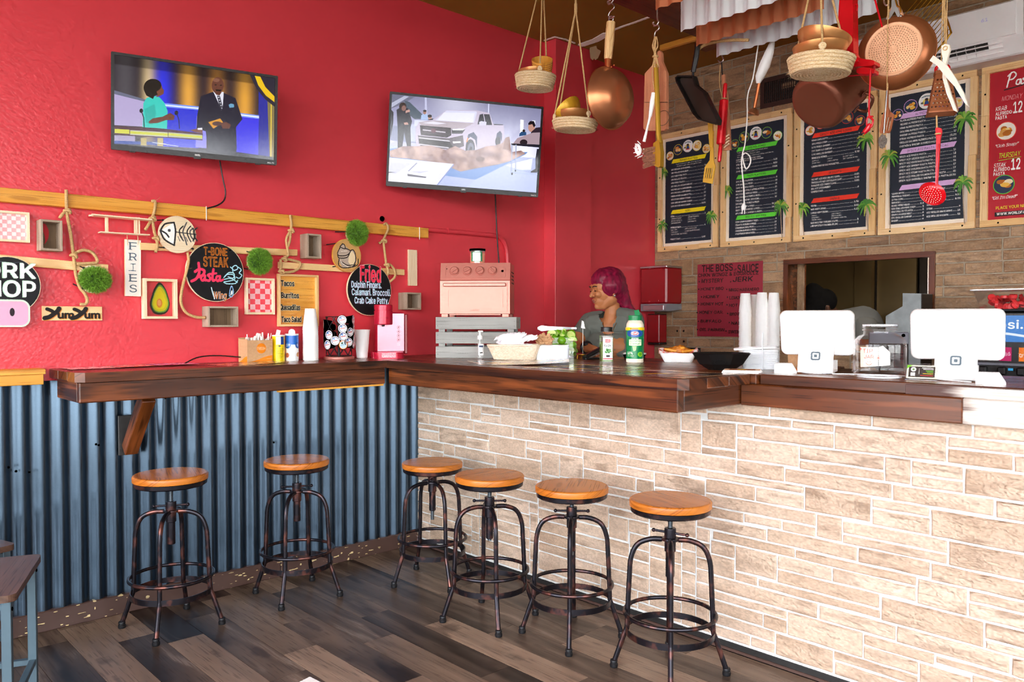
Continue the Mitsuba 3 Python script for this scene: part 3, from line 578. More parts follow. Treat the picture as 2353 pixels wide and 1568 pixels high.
def tv2(b):
    x0, x1, y0, y1 = b
    H = homog([(163, 128), (2155, 325), (2118, 1405), (145, 1250)], [(x0, y1), (x1, y1), (x1, y0), (x0, y0)])
    cv = Canvas(.00006)
    def bg(v):
        s = (v[:, 0] - x0) / (x1 - x0); t = (v[:, 1] - y0) / (y1 - y0)
        k = np.clip((t - .42) / .58, 0, 1)[:, None]; c = lin('#c3c4ea') * (1 - k) + lin('#8786a8') * k
        c += np.exp(-((s - .42) / .14) ** 2 - ((t - 1) / .25) ** 2)[:, None] * .35; c += np.exp(-((s - .9) / .12) ** 2 - ((t - .5) / .2) ** 2)[:, None] * .5
        c = np.where((t < .42)[:, None], lin('#b9c4f2') * (1.05 - .2 * s[:, None]), c); return c
    cv.poly(sbox(x0, y0, x1, y1), 0, fn=bg, fine=.018)
    P = lambda pts, c, **k: cv.poly(Polygon(H(pts)), c, **k)
    E = lambda cx, cy, rx, ry, c, n=25: P([(cx + rx * math.cos(a), cy + ry * math.sin(a)) for a in np.linspace(0, 6.283, n)[:-1]], c)
    P([(163, 130), (470, 160), (330, 250), (163, 310)], '#70728a'); P([(163, 240), (330, 150), (390, 160), (163, 300)], '#b8bcd4'); P([(330, 210), (400, 230), (640, 450), (470, 450), (380, 380)], '#4a5a6a')
    P([(600, 170), (625, 172), (640, 440), (610, 440)], '#c8caea'); P([(1445, 255), (1460, 257), (1460, 500), (1445, 500)], '#d6d8f4')
    P([(1880, 460), (1925, 465), (1925, 640), (1880, 640)], '#ffffff'); P([(2040, 470), (2080, 474), (2080, 560), (2040, 560)], '#f4f4ff')
    P([(163, 530), (500, 560), (500, 760), (160, 720)], '#8e94b4'); P([(380, 510), (490, 520), (490, 740), (370, 740)], '#c2c8e6'); P([(470, 460), (640, 470), (640, 540), (470, 540)], '#d8dcf4')
    P([(150, 830), (560, 800), (1000, 880), (1990, 880), (1960, 910), (1310, 1235), (900, 1180), (150, 960)], '#6f96d4'); P([(1700, 1050), (2060, 960), (2040, 1110), (1900, 1110)], '#e4e8fc'); P([(1300, 1235), (1700, 1050), (2120, 1180), (2118, 1400), (1180, 1330)], '#bcc8f4')
    # people
    P([(230, 330), (290, 290), (380, 310), (440, 480), (420, 560), (440, 880), (400, 890), (340, 620), (310, 910), (260, 900), (250, 560)], '#17182a'); E(310, 285, 48, 50, '#30221f'); E(325, 310, 30, 36, '#8a6058'); P([(350, 340), (400, 325), (412, 355), (350, 372)], '#c89a90'); P([(330, 495), (380, 490), (395, 520), (340, 525)], '#c89a90')
    P([(160, 330), (190, 360), (190, 500), (170, 640), (160, 700)], '#1a1a2a'); P([(155, 720), (215, 745), (160, 750)], '#f0f0fa')
    P([(560, 400), (600, 375), (650, 400), (655, 460), (555, 460)], '#a8c0ea'); E(605, 362, 22, 28, '#a87868'); E(605, 345, 22, 14, '#201a1a'); E(675, 432, 25, 34, '#c09080'); E(672, 412, 28, 20, '#181418'); P([(640, 462), (720, 440), (715, 465)], '#20202a')
    P([(1875, 640), (1900, 615), (1960, 620), (1965, 660), (1870, 675)], '#27507c'); E(1930, 605, 18, 18, '#2a2020')
    E(2032, 560, 45, 62, '#c69484'); P([(1985, 510), (2010, 480), (2060, 480), (2085, 540), (2060, 560), (2040, 520), (1990, 530)], '#15121a'); P([(2030, 620), (2090, 565), (2150, 560), (2145, 650), (2020, 650)], '#2f2430')
    # white pickup truck in a dust cloud
    P([(490, 560), (530, 490), (720, 460), (890, 335), (1290, 340), (1465, 375), (1520, 515), (1660, 530), (1675, 690), (1640, 760), (1500, 790), (1310, 835), (1000, 850), (520, 830), (490, 720)], '#cbbfd6'); P([(745, 470), (895, 340), (1290, 352), (1300, 370), (1260, 500)], '#dcdcf6'); P([(860, 365), (1270, 375), (1245, 495), (780, 465)], '#eeeeff'); P([(530, 490), (740, 470), (1260, 505), (1130, 570), (960, 575), (560, 530)], '#b8aab4'); P([(570, 500), (720, 480), (900, 510), (760, 520)], '#e4e0f0')
    P([(1310, 520), (1335, 395), (1380, 385), (1410, 530)], '#20202e'); P([(1390, 390), (1465, 392), (1505, 530), (1425, 530)], '#20202e'); P([(1330, 490), (1360, 478), (1430, 490), (1425, 535), (1335, 535)], '#d8d4ea'); P([(1525, 515), (1650, 522), (1650, 532), (1528, 530)], '#3a3a4a')
    P([(545, 530), (960, 565), (965, 660), (910, 690), (560, 655)], '#2b2029'); P([(580, 550), (900, 575), (890, 665), (590, 635)], '#463844'); cv.line(H([(590, 590), (880, 622)]), .006, '#cfc8d4'); E(727, 600, 32, 30, '#6a3a4c'); P([(970, 575), (1150, 580), (1110, 640), (970, 640)], '#2a2834'); P([(975, 578), (1150, 578), (1120, 596), (980, 596)], '#f4f4ff')
    P([(520, 660), (930, 700), (1120, 660), (1140, 800), (1000, 850), (560, 800)], '#5f5560'); P([(530, 700), (940, 740), (1010, 830), (880, 830), (540, 770)], '#231c24'); cv.line(H([(540, 692), (940, 735)]), .006, '#d8d4de'); cv.line(H([(550, 775), (930, 822)]), .007, '#c9c4d0'); P([(985, 740), (1090, 738), (1095, 758), (995, 765)], '#ffffff')
    P([(1160, 800), (1190, 650), (1260, 620), (1310, 680), (1310, 830), (1285, 720), (1220, 680), (1180, 720), (1170, 800)], '#4a5270'); E(1222, 830, 62, 118, '#2c2c3a'); E(1228, 840, 42, 84, '#6c6e86'); E(1230, 842, 20, 40, '#2c2c3a'); P([(1180, 690), (1195, 700), (1180, 750), (1165, 745)], '#f0862a'); P([(1555, 770), (1570, 640), (1610, 605), (1640, 640), (1640, 750), (1615, 690), (1580, 700)], '#4a5270'); E(1588, 740, 36, 62, '#33333f')
    # dust
    dust = Polygon(H([(150, 860), (330, 800), (520, 800), (700, 790), (900, 850), (1020, 800), (1160, 860), (1300, 850), (1450, 800), (1560, 790), (1650, 760), (1690, 690), (1740, 680), (1770, 880), (1900, 860), (1960, 900), (1750, 1000), (1600, 1040), (1300, 1090), (1100, 1130), (1000, 1090), (700, 1000), (400, 960), (160, 940)]))
    def dustc(v):
        q = np.column_stack([v * 26, v[:, 0] * 0]); a = np.clip((meshkit.fbm(q, 4, 3) - .3) * 2.2, 0, 1)[:, None]; b_ = np.clip((meshkit.fbm(q * 2.3 + 9, 3, 5) - .35) * 2, 0, 1)[:, None]
        return (lin('#8f6a64') * (1 - a) + lin('#d8b4a8') * a) * (1 - .35 * b_) + lin('#b3a0b4') * .35 * b_
    cv.poly(dust, 0, fn=dustc, fine=.009)
    E(1360, 970, 60, 34, '#7c5f5e'); P([(1690, 690), (1740, 680), (1760, 860), (1650, 840)], '#9c7a74')
    # table with papers, trolley with a clay car
    P([(150, 945), (1005, 1030), (780, 1310), (145, 1250)], '#e8e8fc'); P([(150, 1000), (460, 1015), (240, 1160), (148, 1140)], '#d0d0f0'); P([(510, 1010), (528, 1020), (415, 1125), (400, 1118)], '#9a9cb8'); P([(395, 1155), (650, 1195), (640, 1210), (400, 1185)], '#4a465c'); P([(145, 1128), (250, 1135), (145, 1142)], '#3a3848'); P([(1005, 1030), (1010, 1045), (800, 1310), (780, 1310)], '#8a98d0'); P([(430, 1125), (700, 1120), (560, 1150)], '#c4c4e6')
    P([(1845, 700), (1990, 650), (2050, 630), (2148, 628), (2143, 785), (1790, 770)], '#b09aa4'); E(1930, 755, 50, 38, '#2a2228'); P([(1765, 768), (2143, 785), (2140, 822), (1765, 790)], '#20222e')
    for x in (1775, 1830): cv.line(H([(x, 790), (x + 5, 1150)]), .006, '#aab4d0')
    cv.line(H([(1780, 1135), (2125, 1170)]), .006, '#b4c4e8'); cv.line(H([(1830, 1105), (2125, 1140)]), .004, '#b4c4e8'); E(1788, 1160, 12, 16, '#15151c'); E(1832, 1120, 9, 13, '#15151c')
    P([(2110, 840), (2140, 840), (2132, 1110), (2100, 1130), (2095, 960)], '#1c1c2c'); P([(2035, 1130), (2100, 1095), (2126, 1110), (2124, 1145), (2040, 1146)], '#23232f')
    return cv
television('larger television with black bezel showing a white pickup truck in dust', (.336, 2.923, 2.317), -31.1, -5.2, -2.4, .875, .514, tv2, (.012, .012, .013, .026))
def cable(label, pts, r, mat, cat_='cable'): return one('cable', label, cat_, tube(spline(pts, 8), r, 8), mat, True)
def onx(x, *p): return [(x, *LW(a, b, x)) for a, b in p]
cable('short black power cable hanging under the smaller television', onx(.05, (503, 360), (512, 410), (518, 440), (515, 460), (500, 472), (476, 479)), .0035, 'black_plastic')
cable('long black power cable running down from the larger television', onx(.05, (1138, 445), (1142, 540), (1148, 629), (1151, 683), (1158, 730), (1166, 775), (1168, 815)), .004, 'black_plastic')
t = Th('conduit_pipe', 'red painted conduit bending down the wall beside the toaster oven', 'pipe')
t.p('pipe', tube(spline([(.02, *LW(975, 527, .02))] + onx(.02, (1060, 534), (1110, 539), (1138, 542), (1156, 553), (1165, 580), (1167, 640), (1168, 700), (1168, 800)), 6), .0135, 12), 'red_paint', True)
for (u, v) in ((1030, 531), (1166, 630), (1167, 740)):
    y, z = LW(u, v, .02); t.p('clip', xf(cyl((0, 0, -.008), (0, 0, .008), .017, 14), frame((.02, y, z), (0, 0, 1), (1, 0, 0)) if u < 1100 else tr(.02, y, z)), 'red_paint', 30)
one('wall_hook', 'small dark hook socket in the red wall above the rail', 'hook', cat([lathe([(0, .012), (.008, .012), (.014, .004), (.016, 0), (0, 0)], 14)]), 'dispenser_red', 30, at=onleft(0, *LW(878, 503, 0)))

# ------------------------------------------------------------------ wooden rails, ropes, signs on the red wall
def rail(label, p0, p1, w, x0, x1, mat='pine'):
    (ya, za), (yb, zb) = LW(*p0, x1), LW(*p1, x1); L_ = math.hypot(yb - ya, zb - za)
    return one('wall_rail', label, 'wooden rail', box(0, L_, -w / 2, w / 2, -(x1 - x0), 0, .002), mat, at=frame((x1, ya, za), (0, yb - ya, zb - za), (0, 0, 1)), grain=(1, 0, 0))
rail('long amber pine rail running across the red wall', (-150, 433), (985, 536), .058, .003, .04, 'pine_amber')
rail('short pine rail behind the lowest left grass ball', (-40, 592), (249, 618), .038, .018, .036)
rail('pine rail behind the steak and pasta disc', (322, 566), (684, 581), .033, .018, .036)
rail('pine rail behind the conch disc, roped at its left end', (641, 609), (930, 626), .034, .018, .036)
one('wooden_strip', 'upright pale wood strip on the wall behind the toaster oven', 'wood strip', box(-.031, .031, -.15, .06, 0, .012, .001), 'pale_wood', at=onleft(.002, *LW(948, 598, .01)), grain=(0, 1, 0))
def rope(label, *paths, r=.0068, x=.05, knots=()):
    ms = []
    t = Th('rope', label, 'rope', 'jute ropes on the rails')
    for P in paths:
        pts = spline([(x + (q[2] if len(q) > 2 else 0), *LW(q[0], q[1], x)) for q in P], 6); t.p('strand', tube(pts, r, 8), 'jute', True)
        for s in (0,):   # loose fibres
            rd = random.Random(int(P[0][0])); fb = []
            for i in range(0, len(pts), 3):
                d = np.array([rd.uniform(.2, 1), rd.uniform(-1, 1), rd.uniform(-1, 1)]) * .016; fb.append(tube([pts[i], pts[i] + d * .6, pts[i] + d * 1.2 + [0, 0, .003]], .0005, 3))
            t.p('fibres', cat(fb), 'jute')
    for (u, v) in knots:
        y, z = LW(u, v, x); t.p('knot', cat([xf(trimesh.creation.torus(.011, .0062, 14, 8), frame((x + .004, y, z), (0, 1, .3), (1, 0, 0))), xf(trimesh.creation.torus(.010, .006, 14, 8), frame((x + .006, y + .004, z - .006), (0, 1, -.6), (1, 0, .3)))]), 'jute', True)
c1 = lambda *p: [(a / 3.5643, 420 + b / 3.5643) for a, b in p]
c2 = lambda *p: [(400 + a / 4.127, 480 + b / 4.127) for a, b in p]
rope('jute rope looped over the long rail, hanging to the lowest left grass ball', c1((543, 58), (543, 130), (546, 225), (558, 310), (580, 430), (600, 580), (612, 680), (625, 770), (655, 860), (692, 905), (715, 960), (700, 995), (655, 995)), c1((545, 230), (512, 258), (488, 292)), c1((612, 580), (680, 553), (750, 570), (790, 618), (788, 655), (705, 662), (628, 668)), knots=c1((546, 225), (598, 590)))
rope('jute rope tied over the long rail left of the fish bone disc', c1((1242, 152), (1270, 155), (1266, 225), (1245, 290), (1220, 340), (1188, 388)), c1((1245, 290), (1260, 380), (1275, 445), (1290, 510), (1275, 572)), knots=c1((1245, 288), (1272, 450)))
rope('jute rope dropping from the fish bone disc to the lying box', c1((1535, 570), (1545, 645), (1518, 760), (1490, 880), (1482, 980), (1520, 1060), (1600, 1100), (1682, 1105)))
rope('jute rope above the Tacos board, looped around a rail end', c2((1100, 58), (1112, 140), (1105, 200), (1065, 285), (1072, 360), (1082, 440), (1040, 468), (1120, 488), (1192, 512), (1180, 568), (1100, 600), (1008, 596), (1015, 540), (1008, 480)), c2((1105, 205), (1098, 300), (1078, 362)), knots=c2((1104, 200), (1040, 470), (1012, 590)))
rope('jute rope looped over the rail above the Fried disc', c2((1988, 152), (2012, 140), (2030, 185), (2000, 262), (1986, 300), (1996, 400), (2012, 520), (2030, 590), (2022, 630)), c2((2012, 520), (2062, 540), (2095, 600), (2090, 650), (2050, 690)), c2((1986, 300), (1945, 328)), knots=c2((1986, 298), (2012, 528)))
def twine(label, u, v0, v1):
    y, z0 = LW(u, v0, .042); _, z1 = LW(u, v1, .042); one('twine', label, 'twine', tube([(.042, y, z1), (.043, y, (z0 + z1) / 2), (.042, y, z0)], .0022, 6), 'white_matte', True)
twine('white twine tied around the long rail above the steak disc', 474, 474, 507); twine('white twine around the right end of the long rail', 964, 522, 551)

def nail(t, u, v, u2, v2, x0=.02, x1=.055):
    a, b = LW(u, v, x1), LW(u2, v2, x0); t.p('nail', cat([cyl((x1, *a), (x0, *b), .0026, 8), cyl((x1, *a), (x1 + .002, *a), .005, 10)]), 'black_metal')
def wood_disc(name, label, u, v, r, mat, x=.05, th=.012, ry=None, rim=None):
    y, z = LW(u, v, x); d = np.linalg.norm(LW(u + r, v, x) - LW(u - r, v, x)) / 2
    t = Th(name, label, 'sign'); at = onleft(x, y, z)
    t.p('board', lathe([(0, -th), (d, -th), (d, 0), (0, 0)], 56), mat, at=at, grain=(1, 0, 0)) if rim is None else t.p('board', lathe([(0, -th), (d, -th), (d + .0005, -.002), (d, 0), (0, 0)], 56), rim, at=at, grain=(1, 0, 0))
    return t, at @ tr(0, 0, .0006), d
HAND = '#1d1a18'
# pork chop disc, cut by the left edge of the photograph
t, at, d = wood_disc('chalkboard_disc', 'black round board lettered PORK CHOP with a pink pig snout', 19, 655.7, 76.3, 'pale_wood', rim='pale_wood')
cv = Canvas(); cv.disc(0, 0, d - .002, '#121417')
rd = random.Random(8)
for i in range(70):
    a, b_ = rd.uniform(-d, d), rd.uniform(-d, d)
    if math.hypot(a, b_) > d * .9 or (abs(b_) < .09 and abs(a) < .12): continue
    cv.line([(a - .016, b_ - .002), (a, b_ + .001), (a + .016, b_)], rd.uniform(.0015, .004), rd.choice(['#39424c', '#4d5965', '#6d7984']))
q = lambda *p: homog([(-204, 840), (68, 568), (340, 840), (68, 1112)], [(-d, 0), (0, d), (d, 0), (0, -d)])(p)
cv.text('PORK', .098, .030, .062, '#bff0c8', 'r', bold=True, w=.255); cv.text('PORK', .1, .032, .058, '#f8fff4', 'r', w=.25, bold=True)
cv.text('CHOP', .098, -.047, .066, '#bff0c8', 'r', bold=True, w=.25); cv.text('CHOP', .1, -.045, .062, '#f6fff2', 'r', w=.245, bold=True)
cv.poly(rrect(.185, .105, .03, -.02, -.115).buffer(.004), '#cdeccb'); cv.poly(rrect(.18, .1, .028, -.02, -.115), '#e3a9c4'); cv.disc(-.055, -.11, .009, '#2a1a24', ry=.017); cv.disc(.012, -.11, .009, '#2a1a24', ry=.017)
cv.into(t, 'painting', at)
# checkered frames
def wframe(t, u0, v0, u1, v1, x, w, depth=.02, mat='pale_wood', sides=4):
    (ya, za), (yb, zb) = LW(u0, v0, x), LW(u1, v1, x); W_, H_ = yb - ya, za - zb; cy, cz = (ya + yb) / 2, (za + zb) / 2
    for nm, g, gr in (('frame_side', sbox(-W_ / 2, -H_ / 2, -W_ / 2 + w, H_ / 2), (0, 1, 0)), ('frame_side', sbox(W_ / 2 - w, -H_ / 2, W_ / 2, H_ / 2), (0, 1, 0)), ('frame_side', sbox(-W_ / 2 + w, -H_ / 2, W_ / 2 - w, -H_ / 2 + w), (1, 0, 0)), ('frame_side', sbox(-W_ / 2 + w, H_ / 2 - w, W_ / 2 - w, H_ / 2), (1, 0, 0))):
        t.p(nm, ext(g, depth), mat, at=onleft(x - depth, cy, cz), grain=gr)
    return W_, H_, cy, cz
def checker(W_, H_, n, ca, cb, x=.018):
    cv = Canvas(); cv.rect(-W_ / 2, -H_ / 2, W_ / 2, H_ / 2, ca); s = W_ / n
    for i in range(n + 1):
        for j in range(int(H_ / s) + 1):
            if (i + j) % 2:
                g = sbox(-W_ / 2 + (i - .3) * s, H_ / 2 - (j + .6) * s, -W_ / 2 + (i + .7) * s, H_ / 2 - (j - .4) * s).intersection(sbox(-W_ / 2, -H_ / 2, W_ / 2, H_ / 2))
                if not g.is_empty: cv.poly(g, cb)
    return cv
t = Th('picture_frame', 'pale pink checkered cloth in a thin frame cut by the left edge', 'picture frame')
W_, H_, cy, cz = wframe(t, -28, 481, 69, 558, .032, .009); checker(W_ - .018, H_ - .018, 8, '#f3e6e4', '#eeaeb0').into(t, 'cloth', onleft(.012, cy, cz))
t = Th('picture_frame', 'red and pink checkered cloth framed in pale wood, under the middle grass ball', 'picture frame')
W_, H_, cy, cz = wframe(t, 565, 638, 632, 723, .032, .011); checker(W_ - .022, H_ - .022, 5, '#f2bcc0', '#ea4c58').into(t, 'cloth', onleft(.014, cy, cz))
# shadow boxes: open wooden boxes fixed to the wall
def wbox(label, u0, v0, u1, v1, depth, th=.009, mat='grey_wood'):
    x = depth; (ya, za), (yb, zb) = LW(u0, v0, x), LW(u1, v1, x); W_, H_ = yb - ya, za - zb; at = onleft(.002, (ya + yb) / 2, (za + zb) / 2)
    t = Th('wooden_box', label, 'wall box')
    t.p('back', box(-W_ / 2 + th, W_ / 2 - th, -H_ / 2 + th, H_ / 2 - th, 0, .005), 'box_inside', at=at, grain=(0, 1, 0))
    for a in (-1, 1): t.p('side', box(a * W_ / 2, a * (W_ / 2 - th), -H_ / 2, H_ / 2, 0, depth - .002, .0008), mat, at=at, grain=(0, 1, 0))
    for a in (-1, 1): t.p('side', box(-W_ / 2 + th, W_ / 2 - th, a * H_ / 2, a * (H_ / 2 - th), 0, depth - .002, .0008), mat, at=at, grain=(1, 0, 0))
    return t, at, W_, H_
t, at, W_, H_ = wbox('upright wooden box with a red chili painted inside', 93, 503.5, 144.5, 577.5, .075)
cv = Canvas(); cv.poly(Polygon(spline([(-.032, .045), (-.02, .05), (-.005, .048), (.006, .03), (.012, .01), (.010, -.02), (0, -.045), (-.014, -.06), (-.008, -.04), (-.012, -.01), (-.022, .02)], 4, True)), '#c8202a'); yc, zc_ = LW(107, 536, .009); cv.into(t, 'chili_painting', onleft(.0085, yc, zc_) @ np.diag([.72, .8, 1, 1]))
wbox('wooden box lying on its side below the steak disc, a rope knotted to it', 466 + 12, 704, 548, 751.5, .075)
wbox('upright empty wooden box right of the middle grass ball', 706, 536.5, 739, 594.5, .08)
wbox('wooden box half hidden behind the toaster oven', 934, 672, 968, 712, .085)
# the small wooden rack and the FRIES board hanging from it
t = Th('wooden_rack', 'small pale rack of two thin boards joined by posts', 'rack')
def lp(u, v, x): y, z = LW(190 + u / 3.446, 440 + v / 3.446, x); return (x, y, z)
a, b_ = np.array(lp(50, 185, .04)), np.array(lp(520, 226, .04)); L_ = np.linalg.norm(b_ - a)
t.p('board', ext(fat(sbox(0, -.03, L_, .03).difference(Point(.0, .0).buffer(.012)), .006), .006), 'pale_wood', at=frame(a + [.02, 0, 0], (b_ - a), (1, 0, 0)), grain=(1, 0, 0))
a2, b2 = np.array(lp(120, 322, .04)), np.array(lp(510, 345, .04)); t.p('board', box(0, np.linalg.norm(b2 - a2), -.022, .022, 0, .005, .001), 'pale_wood', at=frame(a2 + [.02, 0, 0], b2 - a2, (1, 0, 0)), grain=(1, 0, 0))
for u, w in ((194, .012), (425, .013), (450, .006)):
    p0, p1 = np.array(lp(u, 205, .05)), np.array(lp(u, 335, .05)); t.p('post', box(-w / 2, w / 2, 0, np.linalg.norm(p0 - p1), -.012, 0, .0008), 'pale_wood', at=frame(p1, (0, 1, 0), (0, 0, 1)), grain=(0, 1, 0))
t = Th('hanging_sign', 'narrow upright white board lettered FRIES hanging on two strings', 'sign')
p = lp(399, 607, .03); at = onleft(.03, p[1], p[2], -.6); w = .0345; h = .128
t.p('board', box(-w, w, -h, h, -.01, 0, .0008), 'pale_wood', at=at, grain=(0, 1, 0)); cv = Canvas(); cv.rect(-w + .001, -h + .001, w - .001, h - .001, '#ece7dc')
for i, ch in enumerate('FRIES'):
    y = .082 - i * .048; cv.text(ch, 0, y, .034, '#53616e', 'c', w=.032 if ch != 'I' else .01)
    if ch in 'FRIE': cv.rect(-.02, y, -.004 if ch != 'I' else .012, y + .003, '#53616e'); cv.rect(-.02 if ch != 'I' else -.012, y + .031, -.004 if ch != 'I' else .012, y + .034, '#53616e')
cv.into(t, 'lettering', at @ tr(0, 0, .0006))
for u in (352, 436): t.p('string', tube([lp(u, 345, .035), lp(u + 3, 425, .031)], .0016, 6), 'jute_pale')
# fish bone disc
t, at, d = wood_disc('painted_disc', 'round pale wood disc painted with a black fish skeleton', 408.2, 539.3, 43, 'pale_wood', .06)
q = lambda *p: [((u - 1455) / 157 * d, (425 - v) / 147 * d) for u, v in p]
cv = Canvas(); B_ = '#2b2a2b'; G_ = '#4c4b4e'
cv.poly(q((1312, 405), (1420, 335), (1435, 400), (1425, 510), (1360, 470)), '#fbf8f0')
for P_ in (q((1312, 405), (1350, 350), (1425, 332)), q((1425, 332), (1437, 400), (1425, 512)), q((1312, 405), (1345, 470), (1425, 512)), q((1325, 405), (1360, 425), (1380, 450))): cv.line(P_, .0075, B_, True)
cv.disc(*q((1385, 397))[0], .007, G_); cv.line(q((1437, 405), (1610, 415)), .004, B_)
for i, (u, hh) in enumerate([(1470, 55), (1500, 85), (1535, 60), (1560, 45), (1590, 50)]):
    cv.line(q((u + 30, 410 - hh), (u + 2, 385), (u, 412), (u + 10, 440), (u + 30, 412 + hh * 1.05)), .0055, G_ if i % 2 else B_, True); cv.line(q((u - 14, 440), (u + 2, 475)), .003, G_)
for k in range(5): cv.line(q((1572 + k * 6, 360 + k * 8), (1600, 400), (1580 + k * 6, 470 - k * 6)), .003, B_, True)
cv.into(t, 'painting', at); nail(t, 374, 506, 355, 506.5); nail(t, 377, 569, 357, 568); nail(t, 443, 572, 430, 570)
# t-bone / pasta disc
t, at, d = wood_disc('chalkboard_disc', 'black round board lettered T-BONE STEAK, Pasta and Wing', 495.2, 625.9, 66.3, 'pale_wood', rim='pale_wood')
q = lambda *p: [((u - 393) / 275 * d, (602 - v) / 272 * d) for u, v in p]
cv = Canvas(); cv.disc(0, 0, d - .002, '#0f0f12'); O_ = '#c06a1f'
def outl(s, p, h, w, c1_, c2_, **k): cv.text(s, *p, h, c1_, w=w, bold=True, **k); cv.text(s, p[0] + .0008, p[1] + .0006, h * .98, c2_, w=w * .97, **k)
x0_, y0_ = q((285, 445))[0]; thick(cv, 'T-BONE', x0_, y0_, .036, O_, .0012, w=.114); cv.text('T-BONE', x0_ + .001, y0_ + .002, .032, '#7a4416', w=.112)
x0_, y0_ = q((278, 550))[0]; thick(cv, 'STEAK', x0_, y0_, .045, O_, .0012, w=.122); cv.text('STEAK', x0_ + .001, y0_ + .002, .041, '#7a4416', w=.12)
PK = '#f0385e'
for P_, w in ((q((168, 692), (210, 668), (238, 610), (233, 525)), .013), (q((200, 605), (240, 580), (285, 592), (272, 632), (228, 652)), .013), (q((290, 640), (265, 640), (255, 668), (272, 684), (290, 655)), .011), (q((293, 635), (292, 680), (308, 676)), .010), (q((345, 620), (320, 632), (340, 656), (330, 682), (305, 678)), .012), (q((372, 575), (362, 640), (365, 680), (385, 674)), .012), (q((345, 622), (398, 612)), .010), (q((432, 640), (405, 640), (397, 668), (414, 684), (432, 655)), .011), (q((435, 635), (434, 680), (462, 668)), .010)): cv.line(P_, w, PK, True)
BL = '#a9dce8'
for P_ in (q((470, 650), (500, 620), (560, 620), (575, 660), (520, 680), (470, 690), (500, 705), (580, 700), (605, 670)), q((480, 640), (520, 600), (570, 610), (560, 650), (510, 640)), q((560, 600), (555, 550), (590, 530), (605, 560), (570, 580)), q((535, 548), (565, 575)), q((610, 545), (640, 570), (620, 600), (645, 620), (620, 650), (590, 640)), q((475, 665), (540, 655), (600, 690))): cv.line(P_, .0048, BL, True)
x0_, y0_ = q((365, 848))[0]; thick(cv, 'Wing', x0_ - .001, y0_, .034, '#cfe6ea', .0006, w=.066, skew=.1); cv.text('Wing', x0_, y0_, .034, O_, w=.066, bold=True, skew=.1)
for P_, c in ((q((348, 745), (362, 800), (378, 850)), '#cfe6ea'), (q((520, 820), (528, 760), (545, 725), (560, 780), (545, 825), (525, 820)), '#8fb6dc'), (q((535, 810), (545, 770), (548, 800)), '#e8f4fa')): cv.line(P_, .0046, c, True)
cv.into(t, 'painting', at)
for u, v in ((255, 383), (535, 390)): a = q((u, v))[0]; t.p('screw', lathe([(0, .003), (.004, .002), (.0045, 0), (0, 0)], 10), 'steel', True, at=at @ tr(a[0], a[1], 0))
# avocado frame
t = Th('picture_frame', 'glazed pale wooden frame with a painted avocado half', 'picture frame')
W_, H_, cy, cz = wframe(t, 331, 639.5, 408.5, 733, .05, .012, .04)
at = onleft(.014, cy, cz); t.p('backing', box(-W_ / 2 + .01, W_ / 2 - .01, -H_ / 2 + .01, H_ / 2 - .01, -.004, 0), 'red_paint', at=at)
t.p('pane', ext(sbox(-W_ / 2 + .012, -H_ / 2 + .012, W_ / 2 - .012, H_ / 2 - .012), .0004), 'clear_glass', at=onleft(.04, cy, cz))
cv = Canvas(); av = lambda s: Polygon(spline([(s * x, s * y) for x, y in ((0, .075), (.024, .05), (.038, .01), (.045, -.03), (.03, -.065), (0, -.075), (-.03, -.066), (-.045, -.03), (-.036, .012), (-.022, .05))], 4, True))
cv.poly(av(1), '#1f2318').poly(affinity.translate(av(.87), .002, -.001), '#5c9a36').poly(affinity.translate(av(.78), .001, -.002), '#c9c51c').poly(affinity.translate(av(.62), -.001, -.004), '#dcd014').disc(-.002, -.022, .013, '#d98a2c', ry=.021).disc(-.003, -.02, .008, '#e8a860', ry=.014)
cv.into(t, 'avocado_painting', at @ tr(.006, .002, .001))
# tacos board
t = Th('framed_board', 'framed orange board hand lettered Tacos, Burritos, Quesadillas, Taco Salad', 'sign')
W_, H_, cy, cz = wframe(t, 640, 629, 733, 750, .034, .011, .022, 'pine')
at = onleft(.012, cy, cz); t.p('board', box(-W_ / 2 + .008, W_ / 2 - .008, -H_ / 2 + .008, H_ / 2 - .008, -.006, 0), 'pine_amber', at=at, grain=(1, 0, 0))
cv = Canvas(); rd = random.Random(4)
for i in range(26):
    a, b_ = rd.uniform(-W_ / 2 + .03, W_ / 2 - .05), rd.uniform(-H_ / 2 + .02, H_ / 2 - .02); cv.line([(a, b_), (a + .03, b_ + .001)], rd.uniform(.001, .003), rd.choice(['#c47a2c', '#e8b878', '#d89850', '#b86a20']))
for s, v, wd in (('Tacos', .31, .075), ('Burritos', .185, .1), ('Quesadillas', .045, .112), ('Taco Salad', -.105, .112)):
    y = H_ * (.275 - .23 * (('Tacos', 'Burritos', 'Quesadillas', 'Taco Salad').index(s))); x = -W_ / 2 + (.022 if s[0] != 'Q' else .016)
    for dx, dy in ((-.002, 0), (.002, 0), (0, .002), (0, -.002)): cv.text(s, x + dx * 1.4, y + dy * 1.4, .027, '#f6e6c2', w=wd, bold=True)
    thick(cv, s, x, y, .027, '#15120e', .0009, w=wd)
cv.into(t, 'lettering', at @ tr(0, 0, .0006))
